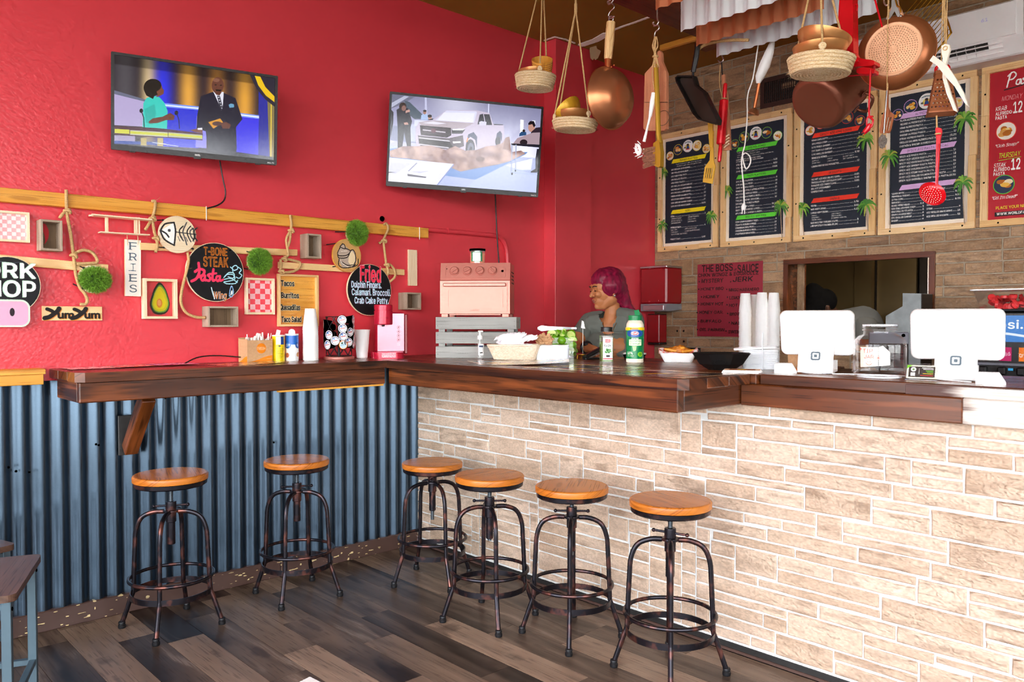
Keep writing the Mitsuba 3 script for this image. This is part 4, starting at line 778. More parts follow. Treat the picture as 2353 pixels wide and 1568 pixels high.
# conch disc
t, at, d = wood_disc('painted_disc', 'round orange wood disc painted with a dark conch shell', 797.4, 587, 32.5, 'pine_amber', .06)
q = lambda *p: [((u - 1640) / 134 * d, (442 - v) / 145 * d) for u, v in p]
cv = Canvas(); cv.disc(0, 0, d - .002, '#c9995a'); cv.poly(q((1600, 345), (1640, 370), (1670, 400), (1700, 390), (1720, 420), (1730, 500), (1690, 550), (1600, 555), (1560, 500), (1550, 430), (1570, 380)), '#b7a493')
cv.poly(q((1660, 420), (1690, 400), (1715, 440), (1720, 500), (1680, 540), (1650, 500)), '#e8d2a8')
for P_ in (q((1598, 345), (1575, 370), (1620, 385), (1615, 350), (1595, 342)), q((1575, 375), (1550, 430), (1570, 450), (1640, 440), (1670, 400), (1620, 380)), q((1552, 440), (1565, 470), (1640, 460), (1668, 410)), q((1565, 480), (1560, 530), (1600, 555), (1680, 545), (1720, 520)), q((1668, 400), (1695, 390), (1715, 420), (1722, 480), (1700, 530)), q((1690, 545), (1740, 520), (1745, 470)), q((1580, 500), (1640, 530), (1690, 525))): cv.line(P_, .005, '#2c2422', True)
for P_ in (q((1580, 410), (1640, 405)), q((1575, 490), (1600, 520), (1650, 545))): cv.line(P_, .003, '#f2e6d8', True)
cv.into(t, 'painting', at); nail(t, 777, 559, 750, 562.5); nail(t, 779, 611, 754, 615)
# fried disc
t, at, d = wood_disc('chalkboard_disc', 'black round board lettered Fried, Dolphin Fingers, Calamari, Broccoli, Crab Cake Patty', 849.5, 666.6, 50.3, 'pale_wood', rim='pale_wood')
q = lambda *p: [((u - 1855) / 208 * d, (770 - v) / 227 * d) for u, v in p]
cv = Canvas(); cv.disc(0, 0, d - .002, '#0f0f12')
x0_, y0_ = q((1765, 690))[0]; thick(cv, 'Fried', x0_, y0_ - .004, .6 * d, '#f6b8c4', .002, w=.95 * d); thick(cv, 'Fried', x0_ + .001, y0_ - .003, .58 * d, '#e8304c', .0012, w=.93 * d)
for s, u, v, wd in (('Dolphin Fingers.', 1683, 752, 1.36), ('Calamari. Broccoli.', 1685, 818, 1.78), ('Crab Cake Patty.', 1710, 890, 1.56)):
    x0_, y0_ = q((u, v))[0]; cv.text(s, x0_ - .0015, y0_ - .001, .24 * d, '#c04a8a', w=wd * d, bold=True); thick(cv, s, x0_, y0_, .24 * d, '#bfe6f2', .0004, w=wd * d)
cv.into(t, 'lettering', at)
a = q((1985, 620))[0]; t.p('screw', lathe([(0, .003), (.004, .002), (.0045, 0), (0, 0)], 10), 'steel', True, at=at @ tr(a[0], a[1], 0))
# yum yum board
t = Th('wall_sign', 'small wooden board lettered Yum Yum in black script', 'sign')
(ya, za), (yb, zb) = LW(97.5, 703.5, .02), LW(236, 736.8, .02); W_, H_ = yb - ya, za - zb; at = onleft(.014, (ya + yb) / 2, (za + zb) / 2)
t.p('board', box(-W_ / 2, W_ / 2, -H_ / 2, H_ / 2, -.012, 0, .001), 'pine', at=at, grain=(1, 0, 0))
q = lambda *p: [((u - 595) / 245 * W_ / 2, (1070 - v) / 60 * H_ / 2) for u, v in p]
cv = Canvas()
def yy(col, o, w):
    for b_ in (0, 218):
        for P_, f in (((388, 1035), (415, 1045), (440, 1062)), 1.7), (((482, 1030), (470, 1050), (440, 1075), (405, 1100), (368, 1110)), 2.1): cv.line([(x + o, y - o) for x, y in q(*[(u + b_, v) for u, v in P_])], w * f, col, True)
        x_, y_ = q((472 + b_, 1110))[0]; thick(cv, 'um', x_ + o, y_ - o, .028, col, .0012, w=.062)
yy('#d9852c', .003, .0085); yy('#1a1513', 0, .0085); cv.into(t, 'lettering', at @ tr(0, 0, .0006))
# grass balls on wooden rounds
def grass_ball(label, u, v, r, ry, seed, ud, vd):
    x = .075; y, z = LW(u, v, x); d = np.linalg.norm(LW(u + r, v, x) - LW(u - r, v, x)) / 2 * .93; dz = d * ry / r
    t = Th('grass_ball', label, 'artificial grass ball', 'grass balls on the rails')
    yd, zd = LW(u + ud, v + vd, .04); t.p('wood_round', lathe([(0, -.008), (d * .98, -.008), (d * .98, .006), (0, .006)], 40), 'pale_wood', at=onleft(.045, yd, zd), grain=(1, 0, 0))
    t.p('core', sph((x - .012, y, z), (d * .7, d * .9, dz * .9), 3), 'moss_core', True)
    rg = np.random.default_rng(seed); V, F, n = [], [], 0
    for i in range(2600):
        q = rg.normal(size=3); q[0] = abs(q[0]) * 1.1 - .15; q /= np.linalg.norm(q)
        p0 = np.array([x - .012, y, z]) + q * np.array([d * .68, d * .88, dz * .88]); dr_ = q + rg.normal(size=3) * .45 + [0, 0, .1]; dr_ /= np.linalg.norm(dr_)
        s = np.cross(dr_, rg.normal(size=3)); s /= np.linalg.norm(s); L_ = rg.uniform(.011, .021); a = p0 + s * .0014; b_ = p0 - s * .0014
        V += [a, b_, p0 + dr_ * L_ * .6 + s * .0008, p0 + dr_ * L_ * 1.15]; F += [[n, n + 1, n + 2], [n + 1, n + 3, n + 2]]; n += 4
    t.p('grass', trimesh.Trimesh(np.array(V), np.array(F), process=False), 'moss', kind='stuff')
    return t
M('moss_core', '#1d3a0c', 0.9); M('moss', proc(lambda p, n, uv: mix(lin('#1f5a0c'), lin('#9ccf4a'), noise(p.x * 300, p.y * 300, p.z * 300))), 0.6, spec=0.2, two=True)
t = grass_ball('green artificial grass ball with the rope loop, lowest left on the wall', 220, 643, 38, 32, 1, -9, -1); nail(t, 190, 663, 168, 653); nail(t, 192, 616, 178, 610)
t = grass_ball('green artificial grass ball between the steak disc and the Tacos board', 598, 601, 28, 29, 2, -5, 1); nail(t, 577, 581, 559, 576); nail(t, 578, 620, 560, 617)
t = grass_ball('green artificial grass ball on the long rail above the conch disc', 822, 535.5, 24.5, 26, 3, -5, 3); nail(t, 797, 533, 770, 533); nail(t, 812, 510, 793, 508)
# ------------------------------------------------------------------ things on the counters
def turned(x, y, z, az): return tr(x, y, z) @ rot(az + 90, (0, 0, 1))          # local -y is the front, pointing at azimuth az (degrees)
def camaz(x, y): return math.degrees(math.atan2(EYE[1] - y, EYE[0] - x))
def onbar(u, x): return px(u, 830, 'x', x)[1]                                     # y on the wall bar at depth x under pixel column u
def deep(u, y): return px(u, 830, 'y', y)[0]
def printed(t, name, cv, at, mat='print', sub=None): return cv.into(t, name, at, mat, sub)
M('kraft', proc(lambda p, n, uv: mix(lin('#cfa67c'), lin('#bd9067'), fbm(p.x * 120, p.y * 120, p.z * 120))), 0.75, spec=0.2)
M('paper', '#f3efe8', 0.7, spec=0.2, two=True); M('wicker', proc(lambda p, n, uv: mix(lin('#f0e2cc'), lin('#d3bd9c'), noise(p.x * 150, p.y * 150, p.z * 150))), 0.6)
M('clear_plastic', '#eef2f4', 0.15, spec=0.5, two=True); M('lime_skin', '#6fae1d', 0.35); M('lime_flesh', proc(lambda p, n, uv: mix(lin('#dcec96'), lin('#c2dc6a'), noise(p.x * 260, p.y * 260, p.z * 260))), 0.4)
M('keurig_red', '#c01133', 0.22, metal=0.25, clearcoat=0.6); M('fried', proc(lambda p, n, uv: mix(lin('#d98420'), lin('#8f4a10'), fbm(p.x * 90, p.y * 90, p.z * 90))), 0.5)
M('paper_white', '#fbfaf7', 0.55, two=True); M('label_green', '#0e7f48', 0.35); M('cream', '#efe6cf', 0.5)
scene['thin_plastic'] = {'type': 'thindielectric', 'int_ior': 1.35}
# menus and leaflets lying on the bars
def sheet(name, label, cat_, pts, z, bend=0.0, art=None, mat='print_gloss', group=None):
    P = np.array(pts, float); u = P[1] - P[0]; v = P[3] - P[0]; n = 14
    def at_(s, t_): return P[0] + u * s + v * t_ + (P[2] - P[1] - P[3] + P[0]) * s * t_
    V, C, F = [], [], []
    for j in range(n + 1):
        for i in range(n + 1):
            s, t_ = i / n, j / n; q = at_(s, t_); V.append([q[0], q[1], z + .0006 + bend * (s * s) * (1 - .3 * t_)]); C.append(art(s, t_))
    for j in range(n):
        for i in range(n):
            a = j * (n + 1) + i; F += [[a, a + 1, a + n + 2], [a, a + n + 2, a + n + 1]]
    return one(name, label, cat_, trimesh.Trimesh(np.array(V), np.array(F), process=False), mat, color=np.array(C), group=group)
def menu_art(seed, dark='#2a2320'):
    rd = random.Random(seed); pal = [lin(c) for c in ('#2b2421', '#3a2a24', '#caa27c', '#b9382e', '#e0c43a', '#efe6da', '#5a3f33')]
    cells = {(i, j): rd.choice(pal) for i in range(8) for j in range(8)}
    return lambda s, t_: (lin('#d8b48e') if min(s, t_, 1 - s, 1 - t_) < .05 else cells[(int(s * 7.9), int(t_ * 7.9))] if rd.random() < .5 else lin(dark))
for i, (ya, yb, x0, x1, sd) in enumerate([(.92, 1.12, .03, .2, 1), (1.10, 1.30, .02, .19, 5), (1.27, 1.47, .02, .18, 9)]):
    rd = random.Random(sd); pal = [lin(c) for c in (('#e9e2dc', '#c43a58', '#f4f0ee', '#8c2a4a'), ('#e0a03a', '#b8323e', '#e8dcd0', '#6a2a50'), ('#5a3a9c', '#f0ecf6', '#4a3080', '#e06a80'))[i]]
    sheet('magazine', ('white and red leaflet at the left end of the narrow bar', 'orange and red leaflet in the middle of the row on the narrow bar', 'purple leaflet on the narrow bar nearest the lying menu')[i], 'leaflet', [(x1, ya), (x1 - .01, yb), (x0, yb), (x0, ya)], ZT + .002 + .0015 * i, 0, lambda s, t_: pal[int(rd.random() * 4)])
sheet('menu_sheet', 'laminated menu lying on the narrow bar before the straw box', 'menu', [(.37, 1.52), (.30, 1.85), (.14, 1.83), (.16, 1.50)], ZT, .006, menu_art(2, '#8a5a48'))
one('cable', 'black cord curling over the narrow bar above the lying menu', 'cable', tube(spline([(.1, 1.42, ZT + .004), (.06, 1.5, ZT + .03), (.05, 1.6, ZT + .035), (.05, 1.75, ZT + .02), (.06, 1.9, ZT + .004)], 8), .003, 6), 'black_plastic', True)
sheet('menu_sheet', 'large laminated menu on the wide counter before the wicker basket', 'menu', [(1.05, 2.42), (1.42, 2.62), (1.13, 2.93), (.73, 2.60)], ZT, .02, menu_art(4))
sheet('menu_sheet', 'menu sealed into the wide counter at its right front corner', 'menu', [(1.78, 2.36), (2.2, 2.38), (2.2, 2.74), (1.78, 2.72)], ZT, 0, menu_art(6))
sheet('menu_sheet', 'menu sealed into the wide counter before the parmesan bottle', 'menu', [(1.32, 2.42), (1.74, 2.42), (1.74, 2.8), (1.32, 2.8)], ZT, 0, menu_art(9))
t = Th('leaflet_stack', 'small stack of printed leaflets beside the black bowl', 'leaflets')
bx, by = 2.16, 2.83
for i in range(5): t.p('leaflet', box(-.07, .07, -.05, .05, i * .0022, i * .0022 + .0018), 'paper_white', at=tr(bx, by, ZT) @ rot(20 + i * 2, (0, 0, 1)))
cv = Canvas(); cv.rect(-.068, -.048, .068, .048, '#d9b08a'); cv.rect(-.05, -.03, .05, .035, '#8a4a2a'); cv.disc(0, 0, .02, '#e6c23a'); cv.into(t, 'cover', tr(bx, by, ZT + .0112) @ rot(28, (0, 0, 1)))
# straw box
y = onbar(568.4, .125); t = Th('straw_box', 'kraft box printed FRESH full of wrapped straws', 'box'); at = tr(.025, y, ZT); w, d, h = .132, .1, .108
t.p('carton', cat([box(0, d, 0, w, 0, .003), box(d - .002, d, 0, w, 0, h), box(0, .002, 0, w, 0, h + .012), box(0, d, 0, .002, 0, h + .006), box(0, d, w - .002, w, 0, h + .006)]), 'kraft', at=at)
cv = Canvas(); wave = lambda a, b_, s, o: Polygon([(a, 0), (b_, 0)] + [(b_ - (b_ - a) * k / 12, o + s * .5 * (1 + math.cos(math.pi * (k / 12)))) for k in range(13)])
cv.poly(wave(.002, w - .002, .03, .002), '#e8861e'); cv.disc(w * .55, .068, .025, '#ea8416'); cv.text('FRESH', w * .55, .0605, .014, '#f7d9a8', 'c', w=.042)
cv.line([(w - .03, .016), (w - .008, .016)], .0015, '#f7d9a8')
cv.into(t, 'front_print', at @ frame((d + .0005, 0, 0), (0, 1, 0), (0, 0, 1)))
cv = Canvas(); cv.poly(wave(.002, d - .002, .03, .0), '#e8861e'); cv.into(t, 'side_print', at @ frame((0, -.0005, 0), (1, 0, 0), (0, 0, 1)))
rd = random.Random(6)
for i in range(26):
    a, b_ = rd.uniform(.012, d - .012), rd.uniform(.01, w - .01); tx, ty = rd.uniform(-.25, .3), rd.uniform(-.35, .35); L_ = rd.uniform(.115, .15)
    t.p('straw', xf(box(-.004, .004, -.0012, .0012, .02, L_, .0005), frame((a, b_, 0), (math.cos(i), math.sin(i), 0), (-math.sin(i), math.cos(i), 0)) @ rot(ty * 40, (1, 0, 0)) @ rot(tx * 30, (0, 1, 0))), 'paper', at=at)
# canisters
def canister(name, label, u, x, r, h, body, deco, rim='white_plastic'):
    yy_ = onbar(u, x); t = Th(name, label, 'canister'); at = turned(x, yy_, ZT, camaz(x, yy_))
    t.p('can', lathe([(0, 0), (r, 0), (r, h), (0, h)], 40), body, 40, at=at); t.p('rim', lathe([(r + .0005, h - .002), (r + .0012, h), (r + .0008, h + .004), (r - .006, h + .005), (0, h + .003)], 40), rim, 40, at=at)
    cv = Canvas(); deco(cv, r, h); m, c = cv.wrapped(r); t.p('label', m, 'print_gloss', at=at, color=c); return t, at
M('can_yellow', '#f3d40a', 0.3); M('can_blue', '#1d5fb8', 0.3); M('can_white', '#f4f4f2', 0.3)
def deco_y(cv, r, h):
    cv.rect(-.012, h * .66, .03, h * .97, '#f2f1ea'); cv.rect(.012, h * .66, .03, h * .97, '#1f3f86'); cv.text('Only the best', -.012, h * .475, .006, '#4a4a10', w=.04)
    for i in range(9): cv.rect(-.012, h * (.42 - i * .037), .026 - (i % 3) * .006, h * (.42 - i * .037) + .0016, '#6a6216')
    cv.disc(.005, h * .6, .005, '#6a6216')
t, at = canister('creamer_canister', 'yellow canister with blue and white stripes beside the straw box', 640, .1, .031, .128, 'can_yellow', deco_y)
t.p('spout_flap', xf(box(-.01, .01, -.001, .001, 0, .028, .0008), tr(-.004, 0, .13) @ rot(14, (0, 1, 0))), 'white_plastic', at=at)
def deco_b(cv, r, h):
    cv.rect(-.09, h * .62, .09, h * .97, '#1f66c2'); cv.disc(-.024, h * .6, .019, '#1b4fa0', ry=.017); cv.disc(-.024, h * .6, .0165, '#2f77cf', ry=.0145); cv.text('DY', -.02, h * .555, .012, '#f4f4f4', 'c', bold=True)
    cv.disc(.036, h * .6, .019, '#1b4fa0', ry=.017); cv.text('D', .032, h * .56, .011, '#f4f4f4', 'c', bold=True); cv.disc(-.025, h * .22, .012, '#c46a34'); cv.disc(.036, h * .24, .012, '#c98a44')
    for i in range(3): cv.line([(-.012 + .008 * math.cos(a), h * .2 + .01 * math.sin(a)) for a in np.linspace(i, i + 1.5, 6)], .0012, '#8fb0d8')
t, at = canister('sugar_canister', 'blue and white canister with a raised white flap, left of the cup stack', 671, .1, .033, .133, 'can_white', deco_b)
t.p('spout_flap', xf(ext(Point(0, 0).buffer(.0165, 12).union(sbox(-.0165, -.02, .0165, 0)), .0015), frame((.0, 0, .145), (1, 0, 0), (0, 0, 1))), 'white_plastic', at=at)
# cups: a stack of nested foam cups, each rim its own cup
def cup_mesh(r0, r1, h, lip=.0012): return lathe([(0, .0), (r0, .0), (r0 + (r1 - r0) * .97, h * .97), (r1 + lip, h * .97), (r1 + lip, h), (r1 - .002, h), (r0 - .002, .003), (0, .003)], 28)
def cup_stack(base_label, group, x, y, z, n, r0, r1, h, pitch, mat='foam'):
    ms = xf(cup_mesh(r0, r1, h), rot(180, (1, 0, 0)) @ tr(0, 0, -h)); d0 = ply(ms, mat, 30)
    for i in range(n):
        t = Th('foam_cup', base_label if i < n - 1 else base_label.replace('cup in', 'topmost cup of'), 'cup', group if i < n - 1 else None)
        scene[t.k] = {**d0, 'to_world': T4().translate([x, y, z + i * pitch])}
yy_ = onbar(714, .11)
cup_stack('white foam cup in the tall upside down stack before the Tacos board', 'cups in the tall stack on the narrow bar', .11, yy_, ZT, 18, .027, .0395, .1, .0098)
t = Th('foam_cup', 'tall white foam cup standing between the pod rack and the coffee maker', 'cup'); scene[t.k] = ply(cup_mesh(.03, .0435, .155), 'foam', 30, to_world=T4().translate([.075, onbar(832, .075), ZT]))
# coffee pod carousel
x = .125; y = onbar(779, x); t = Th('pod_carousel', 'black wire rack on a copper base holding coffee pods', 'pod rack'); at = turned(x, y, ZT, camaz(x, y))
t.p('base', lathe([(0, 0), (.078, 0), (.08, .003), (.08, .012), (.077, .015), (0, .015)], 40), 'rose_copper', 40, at=at)
R_, H_ = .066, .225; wires = [tube(ring((0, 0, z), R_, (1, 0, 0), (0, 1, 0), 40), .0018, 6, closed=True) for z in (.018, H_)]
for k in range(8):
    for s in (-1, 1): wires.append(tube([(R_ * math.cos(a), R_ * math.sin(a), .018 + (H_ - .018) * i / 24) for i, a in enumerate(np.linspace(k * math.pi / 4, k * math.pi / 4 + s * 2.1, 25))], .0016, 6))
for k in range(4): wires.append(cyl((R_ * math.cos(k * 1.57), R_ * math.sin(k * 1.57), .015), (R_ * math.cos(k * 1.57), R_ * math.sin(k * 1.57), H_), .0018, 6))
t.p('wire_frame', cat(wires), 'black_metal', at=at); t.p('hub', cyl((0, 0, .012), (0, 0, .2), .006, 12), 'black_metal', 30, at=at)
POD = lathe([(0, .043), (.0175, .043), (.0225, .012), (.0235, .004), (.0258, .003), (.0258, .0), (.0238, -.0008), (0, -.0008)], 24)
def lidart(orange):
    cv = Canvas(); cv.disc(0, 0, .0235, '#e07a22' if orange else '#f5f3f0'); cv.disc(0, 0, .020, '#eef2f4' if orange else '#2c3c74'); cv.disc(.001, -.001, .017, '#bfd8e2' if orange else '#f2eeee'); cv.line([(-.012, -.002), (.012, .002)], .004, '#8ab4c8' if orange else '#c85a60'); cv.disc(-.006, .009, .005, '#3d5a3a' if orange else '#5a86c8'); return cv.mesh()
LID = [lidart(0), lidart(1)]
pods = [(12, .19), (14, .146), (48, .126), (16, .104), (-14, .082), (-48, .06), (16, .06), (-85, .168), (-88, .126), (-88, .084), (72, .19), (78, .148), (82, .084), (74, .063), (-40, .112), (40, .074), (120, .12), (-130, .15), (160, .1)]
for i, (a, z) in enumerate(pods):
    o = i == 6; p = Th('coffee_pod', 'coffee pod with orange rim at the front bottom of the rack' if o else 'white coffee pod with printed foil lid in the wire rack', 'coffee pod', None if o else 'coffee pods in the wire rack')
    ar = math.radians(a); M4 = at @ frame((.078 * math.sin(ar), -.078 * math.cos(ar), z + .018), (math.cos(ar), math.sin(ar), 0), (0, 0, 1))
    p.p('cup', xf(POD, np.diag([1, 1, -1, 1.0])), 'white_plastic', 30, at=M4); m, c = LID[int(o)]; p.p('lid', m, 'print_gloss', at=M4 @ tr(0, 0, .0012), color=c)
# coffee maker
x = .16; y = onbar(893, x); az = camaz(x, y) + 8; t = Th('coffee_maker', 'glossy red single serve coffee maker left of the crate', 'coffee maker'); at = turned(x, y, ZT, az)
t.p('base', ext(rrect(.165, .2, .05, -.012, -.03), .034, .0), 'keurig_red', 30, at=at)
for i in range(5): t.p('drip_slot', box(-.055, .02, -.131, -.1295, .008 + i * .005, .010 + i * .005), 'white_plastic', at=at)
M('keurig_panel', '#c98a98', 0.2, metal=0.35, clearcoat=0.6)
t.p('body', box(-.065, .085, -.02, .1, .03, .25, .008), 'keurig_red', at=at); t.p('front_panel', box(-.064, .083, -.0235, -.0205, .036, .244, .001), 'keurig_panel', at=at)
hx, hy = -.034, -.045; t.p('brew_head', lathe([(0, .182), (.046, .182), (.05, .186), (.05, .258), (.046, .2585), (.046, .262), (.05, .2625), (.05, .287), (.047, .291), (0, .291)], 40), 'keurig_red', 30, at=at @ tr(hx, hy, 0))
t.p('nozzle', lathe([(0, .172), (.006, .172), (.008, .182), (0, .182)], 14), 'black_plastic', 30, at=at @ tr(hx, hy, 0))
t.p('tank', box(.0855, .105, -.01, .1, .02, .24, .004), 'dispenser_red', at=at)
cv = Canvas()
for i in range(4):
    z = .168 - i * .023; cv.poly(Point(.052, z).buffer(.009).difference(Point(.052, z).buffer(.008)), '#5c3038'); cv.disc(.052, z, .0035, '#7c4a52'); cv.rect(.066, z - .0005, .069, z + .0005, '#7c4a52')
cv.rect(.042, .078, .062, .0798, '#f2e4e6'); cv.rect(.044, .069, .06, .0706, '#f2e4e6'); cv.into(t, 'buttons', at @ frame((0, -.0245, 0), (1, 0, 0), (0, 0, 1)))
cv = Canvas(); cv.text('KEURIG', 0, .215, .008, '#8f0c26', 'c', w=.04, bold=True); m, c = cv.wrapped(.05); t.p('print', m, 'print_gloss', at=at @ tr(hx, hy, 0), color=c)
# grey slatted crate, toaster oven, candle
cx_, cy_ = .42, 2.95; az = camaz(cx_, cy_) - 7; at = turned(cx_, cy_, ZT, az); w, d, h = .445, .30, .222
t = Th('wooden_crate', 'grey slatted wooden crate under the copper toaster oven', 'crate')
for i in range(3):
    z0, z1 = i * .0785, i * .0785 + .063; zz = z1 + (.004 if i == 2 else 0)
    for s, nm in ((-1, 'slat'), (1, 'slat')): t.p(nm, box(-w / 2, w / 2, s * d / 2, s * (d / 2 - .01), z0, zz, .0015), 'crate_grey', at=at, grain=(1, 0, 0))
    for s in (-1, 1): t.p('end_slat', box(s * (w / 2 - .004), s * (w / 2 - .014), -d / 2 + .01, d / 2 - .01, z0, zz, .0015), 'crate_grey', at=at, grain=(0, 1, 0))
for sx in (-1, 1):
    for sy in (-1, 1): t.p('corner_post', box(sx * (w / 2 - .015), sx * (w / 2 - .05), sy * (d / 2 - .0102), sy * (d / 2 - .022), 0, h, .001), 'crate_grey', at=at, grain=(0, 0, 1))
for i in range(4): t.p('top_board', box(-w / 2 + .02, w / 2 - .02, -d / 2 + .012 + i * .07, -d / 2 + .075 + i * .07, h - .01, h, .001), 'crate_grey', at=at, grain=(1, 0, 0))
cv = Canvas()
for sx in (-1, 1):
    for z in (.02, .045, .1, .125, .175, .2): cv.disc(sx * (w / 2 - .012), z, .0018, '#5a5a58')
cv.into(t, 'nails', at @ frame((0, -d / 2 - .0006, 0), (1, 0, 0), (0, 0, 1)))
at = turned(cx_ - .005, cy_ + .01, ZT + h, az) @ tr(-.01, 0, 0); w, d, h2 = .385, .3, .30; t = Th('toaster_oven', 'rose copper toaster oven with four knobs on a grey crate', 'toaster oven')
prof = fat(Polygon([(-d / 2 + .03, h2), (-d / 2 + .008, h2 - .095), (-d / 2, h2 - .1), (-d / 2, .02), (d / 2, .02), (d / 2, h2 - .02), (d / 2 - .02, h2)]), 0) 
t.p('body', xf(ext(prof, w), frame((-w / 2, 0, 0), (0, 1, 0), (0, 0, 1))), 'rose_copper', at=at)
tilt = math.degrees(math.atan2(.022, .095)); fm = at @ frame((0, -d / 2 + .008 + .0006, h2 - .095), (1, 0, 0), (0, math.sin(math.radians(tilt)), math.cos(math.radians(tilt))))
t.p('control_panel', ext(rrect(w - .05, .078, .01, 0, .05).difference(rrect(w - .06, .068, .008, 0, .05)), .004), 'rose_copper', at=fm); t.p('panel_face', ext(rrect(w - .06, .068, .008, 0, .05), .0015), 'rose_copper', at=fm)
for i, u in enumerate((-.115, -.044, .026, .096)):
    K = fm @ tr(u, .05, .0015); k = t.p('knob', lathe([(.026, 0), (.0265, .002), (.024, .004), (.022, .004), (.0215, .014), (.0195, .016), (0, .016)], 30), 'rose_copper', 30, at=K)
    t.p('grip', xf(box(-.0055, .0055, -.021, .021, .015, .023, .002), rot((-58, -62, -60, 45)[i], (0, 0, 1))), 'rose_copper', at=K, sub=k)
t.p('indicator', lathe([(0, .004), (.006, .003), (.007, 0), (0, 0)], 14), 'rose_copper', at=fm @ tr(.15, .05, .001)); t.p('screw', lathe([(0, .002), (.003, .0015), (.003, 0), (0, 0)], 10), 'dispenser_red', at=fm @ tr(-.158, .064, .001))
dm = at @ frame((0, -d / 2 - .001, 0), (1, 0, 0), (0, 0, 1)); k = t.p('door', ext(rrect(w - .03, .165, .006, 0, .112), .006), 'rose_copper', at=dm)
t.p('window_rim', ext(rrect(w - .075, .115, .014, 0, .104).difference(rrect(w - .095, .097, .01, 0, .104)), .004, .006), 'rose_copper', at=dm, sub=k); t.p('pane', ext(rrect(w - .095, .097, .01, 0, .104), .0015, .006), 'rose_copper', at=dm, sub=k)
t.p('handle', cat([box(-w / 2 + .02, w / 2 - .02, .168, .188, .014, .022, .004), box(-w / 2 + .03, -w / 2 + .045, .17, .186, 0, .016), box(w / 2 - .045, w / 2 - .03, .17, .186, 0, .016)]), 'rose_copper', at=dm, sub=k)
cv = Canvas(); cv.text('Cuisinart', 0, .0345, .0085, '#b06a58', 'c', bold=True); cv.into(t, 'print', dm @ tr(0, 0, .0063), sub=k)
for sx in (-1, 1):
    for sy in (-1, 1): t.p('foot', box(sx * (w / 2 - .005), sx * (w / 2 - .045), sy * (d / 2 - .004), sy * (d / 2 - .05), 0, .021, .003), 'rose_copper', at=at)
t.p('crumb_tray', box(-w / 2 + .05, w / 2 - .05, -d / 2 + .002, d / 2 - .02, .012, .018, .001), 'rose_copper', at=at)
for i in range(4):
    for j in range(7): t.p('vent_slot', box(w / 2 - .0005, w / 2 + .001, -.05 + j * .022, -.036 + j * .022, h2 - .05 - i * .02, h2 - .045 - i * .02), 'black_matte', at=at)
top = at @ tr(0.0, -.03, h2)
t = Th('candle_jar', 'peach candle in a glass jar with metal lid on the toaster oven', 'candle'); r = .043
M('candle_wax', '#f0a184', 0.5); t.p('wax', lathe([(0, .004), (r - .003, .004), (r - .003, .058), (0, .058)], 36), 'candle_wax', 40, at=top)
t.p('jar', lathe([(0, 0), (r, 0), (r, .074), (r - .002, .074), (r - .002, .003), (0, .003)], 36), 'thin_plastic', 40, at=top); t.p('lid', lathe([(0, .084), (r + .001, .084), (r + .002, .082), (r + .002, .072), (r + .0005, .072)], 36), 'steel', 40, at=top)
cv = Canvas(); cv.rect(-.034, .012, .034, .066, '#3d8a5c'); rd = random.Random(1)
for i in range(22): a = rd.uniform(-.032, .032); b_ = rd.uniform(.014, .06); cv.line([(a, b_), (a + rd.uniform(-.008, .008), b_ + .006)], .002, rd.choice(['#7fc09a', '#1f5a3a', '#d6ecd8', '#2d9a84']))
cv.rect(-.022, .014, .022, .062, '#f4f6f4'); cv.rect(-.014, .05, .012, .0515, '#88aaaa'); cv.rect(-.012, .04, .01, .0412, '#88aaaa'); cv.rect(-.006, .022, .006, .0232, '#88aaaa'); m, c = cv.wrapped(r); t.p('label', m, 'print_gloss', at=top, color=c)
# sanitizer pump
x, y = .60, 2.80; t = Th('sanitizer_bottle', 'clear pump bottle of hand sanitizer before the crate', 'bottle'); at = turned(x, y, ZT, camaz(x, y)) @ rot(25, (0, 0, 1))
t.p('bottle', lathe([(0, 0), (.024, 0), (.026, .003), (.026, .085), (.02, .097), (.011, .103), (.011, .108), (0, .108)], 28), 'thin_plastic', 40, at=at)
t.p('pump', cat([lathe([(0, .104), (.014, .104), (.014, .122), (.006, .126), (.006, .145), (0, .145)], 20), box(-.008, .008, -.028, .01, .143, .152, .003), cyl((0, 0, .01), (0, 0, .104), .002, 8)]), 'white_plastic', 30, at=at)
cv = Canvas(); cv.rect(-.02, .02, .012, .08, '#f4f4f2'); cv.rect(-.016, .062, .008, .072, '#3a4a6a'); cv.rect(-.012, .03, .004, .036, '#2a2a2a'); m, c = cv.wrapped(.026); t.p('label', m, 'print', at=at, color=c)
# wicker basket with bagged cutlery
x, y = .78, 2.90; az = camaz(x, y) - 14; at = turned(x, y, ZT, az); t = Th('wicker_basket', 'rectangular cream wicker basket on the wide counter', 'basket')
def bask(z): f_ = z / .072; return .108 + .03 * f_, .07 + .022 * f_
rows = []
for i in range(13):
    z = .004 + i * .0056; a, b_ = bask(z); P = np.array(rrect(2 * a, 2 * b_, .03).exterior.coords)[:-1]; s = np.cumsum(np.linalg.norm(np.diff(np.vstack([P, P[:1]]), axis=0), axis=1))
    Q = np.array([rrect(2 * a, 2 * b_, .03).exterior.interpolate(q, True).coords[0] for q in np.arange(160) / 160])
    wv = 1 + .012 * np.sin(np.arange(160) / 160 * 2 * np.pi * 40 + (i % 2) * np.pi); rows.append(tube(np.column_stack([Q * wv[:, None], np.full(160, z)]), .0029, 5, closed=True))
t.p('weave', cat(rows), 'wicker', at=at); rb = []
for q in np.arange(40) / 40:
    pts = [];
    for z in (.002, .036, .074): a, b_ = bask(z); pts.append((*rrect(2 * a, 2 * b_, .03).exterior.interpolate(q, True).coords[0], z))
    rb.append(tube(pts, .0026, 5))
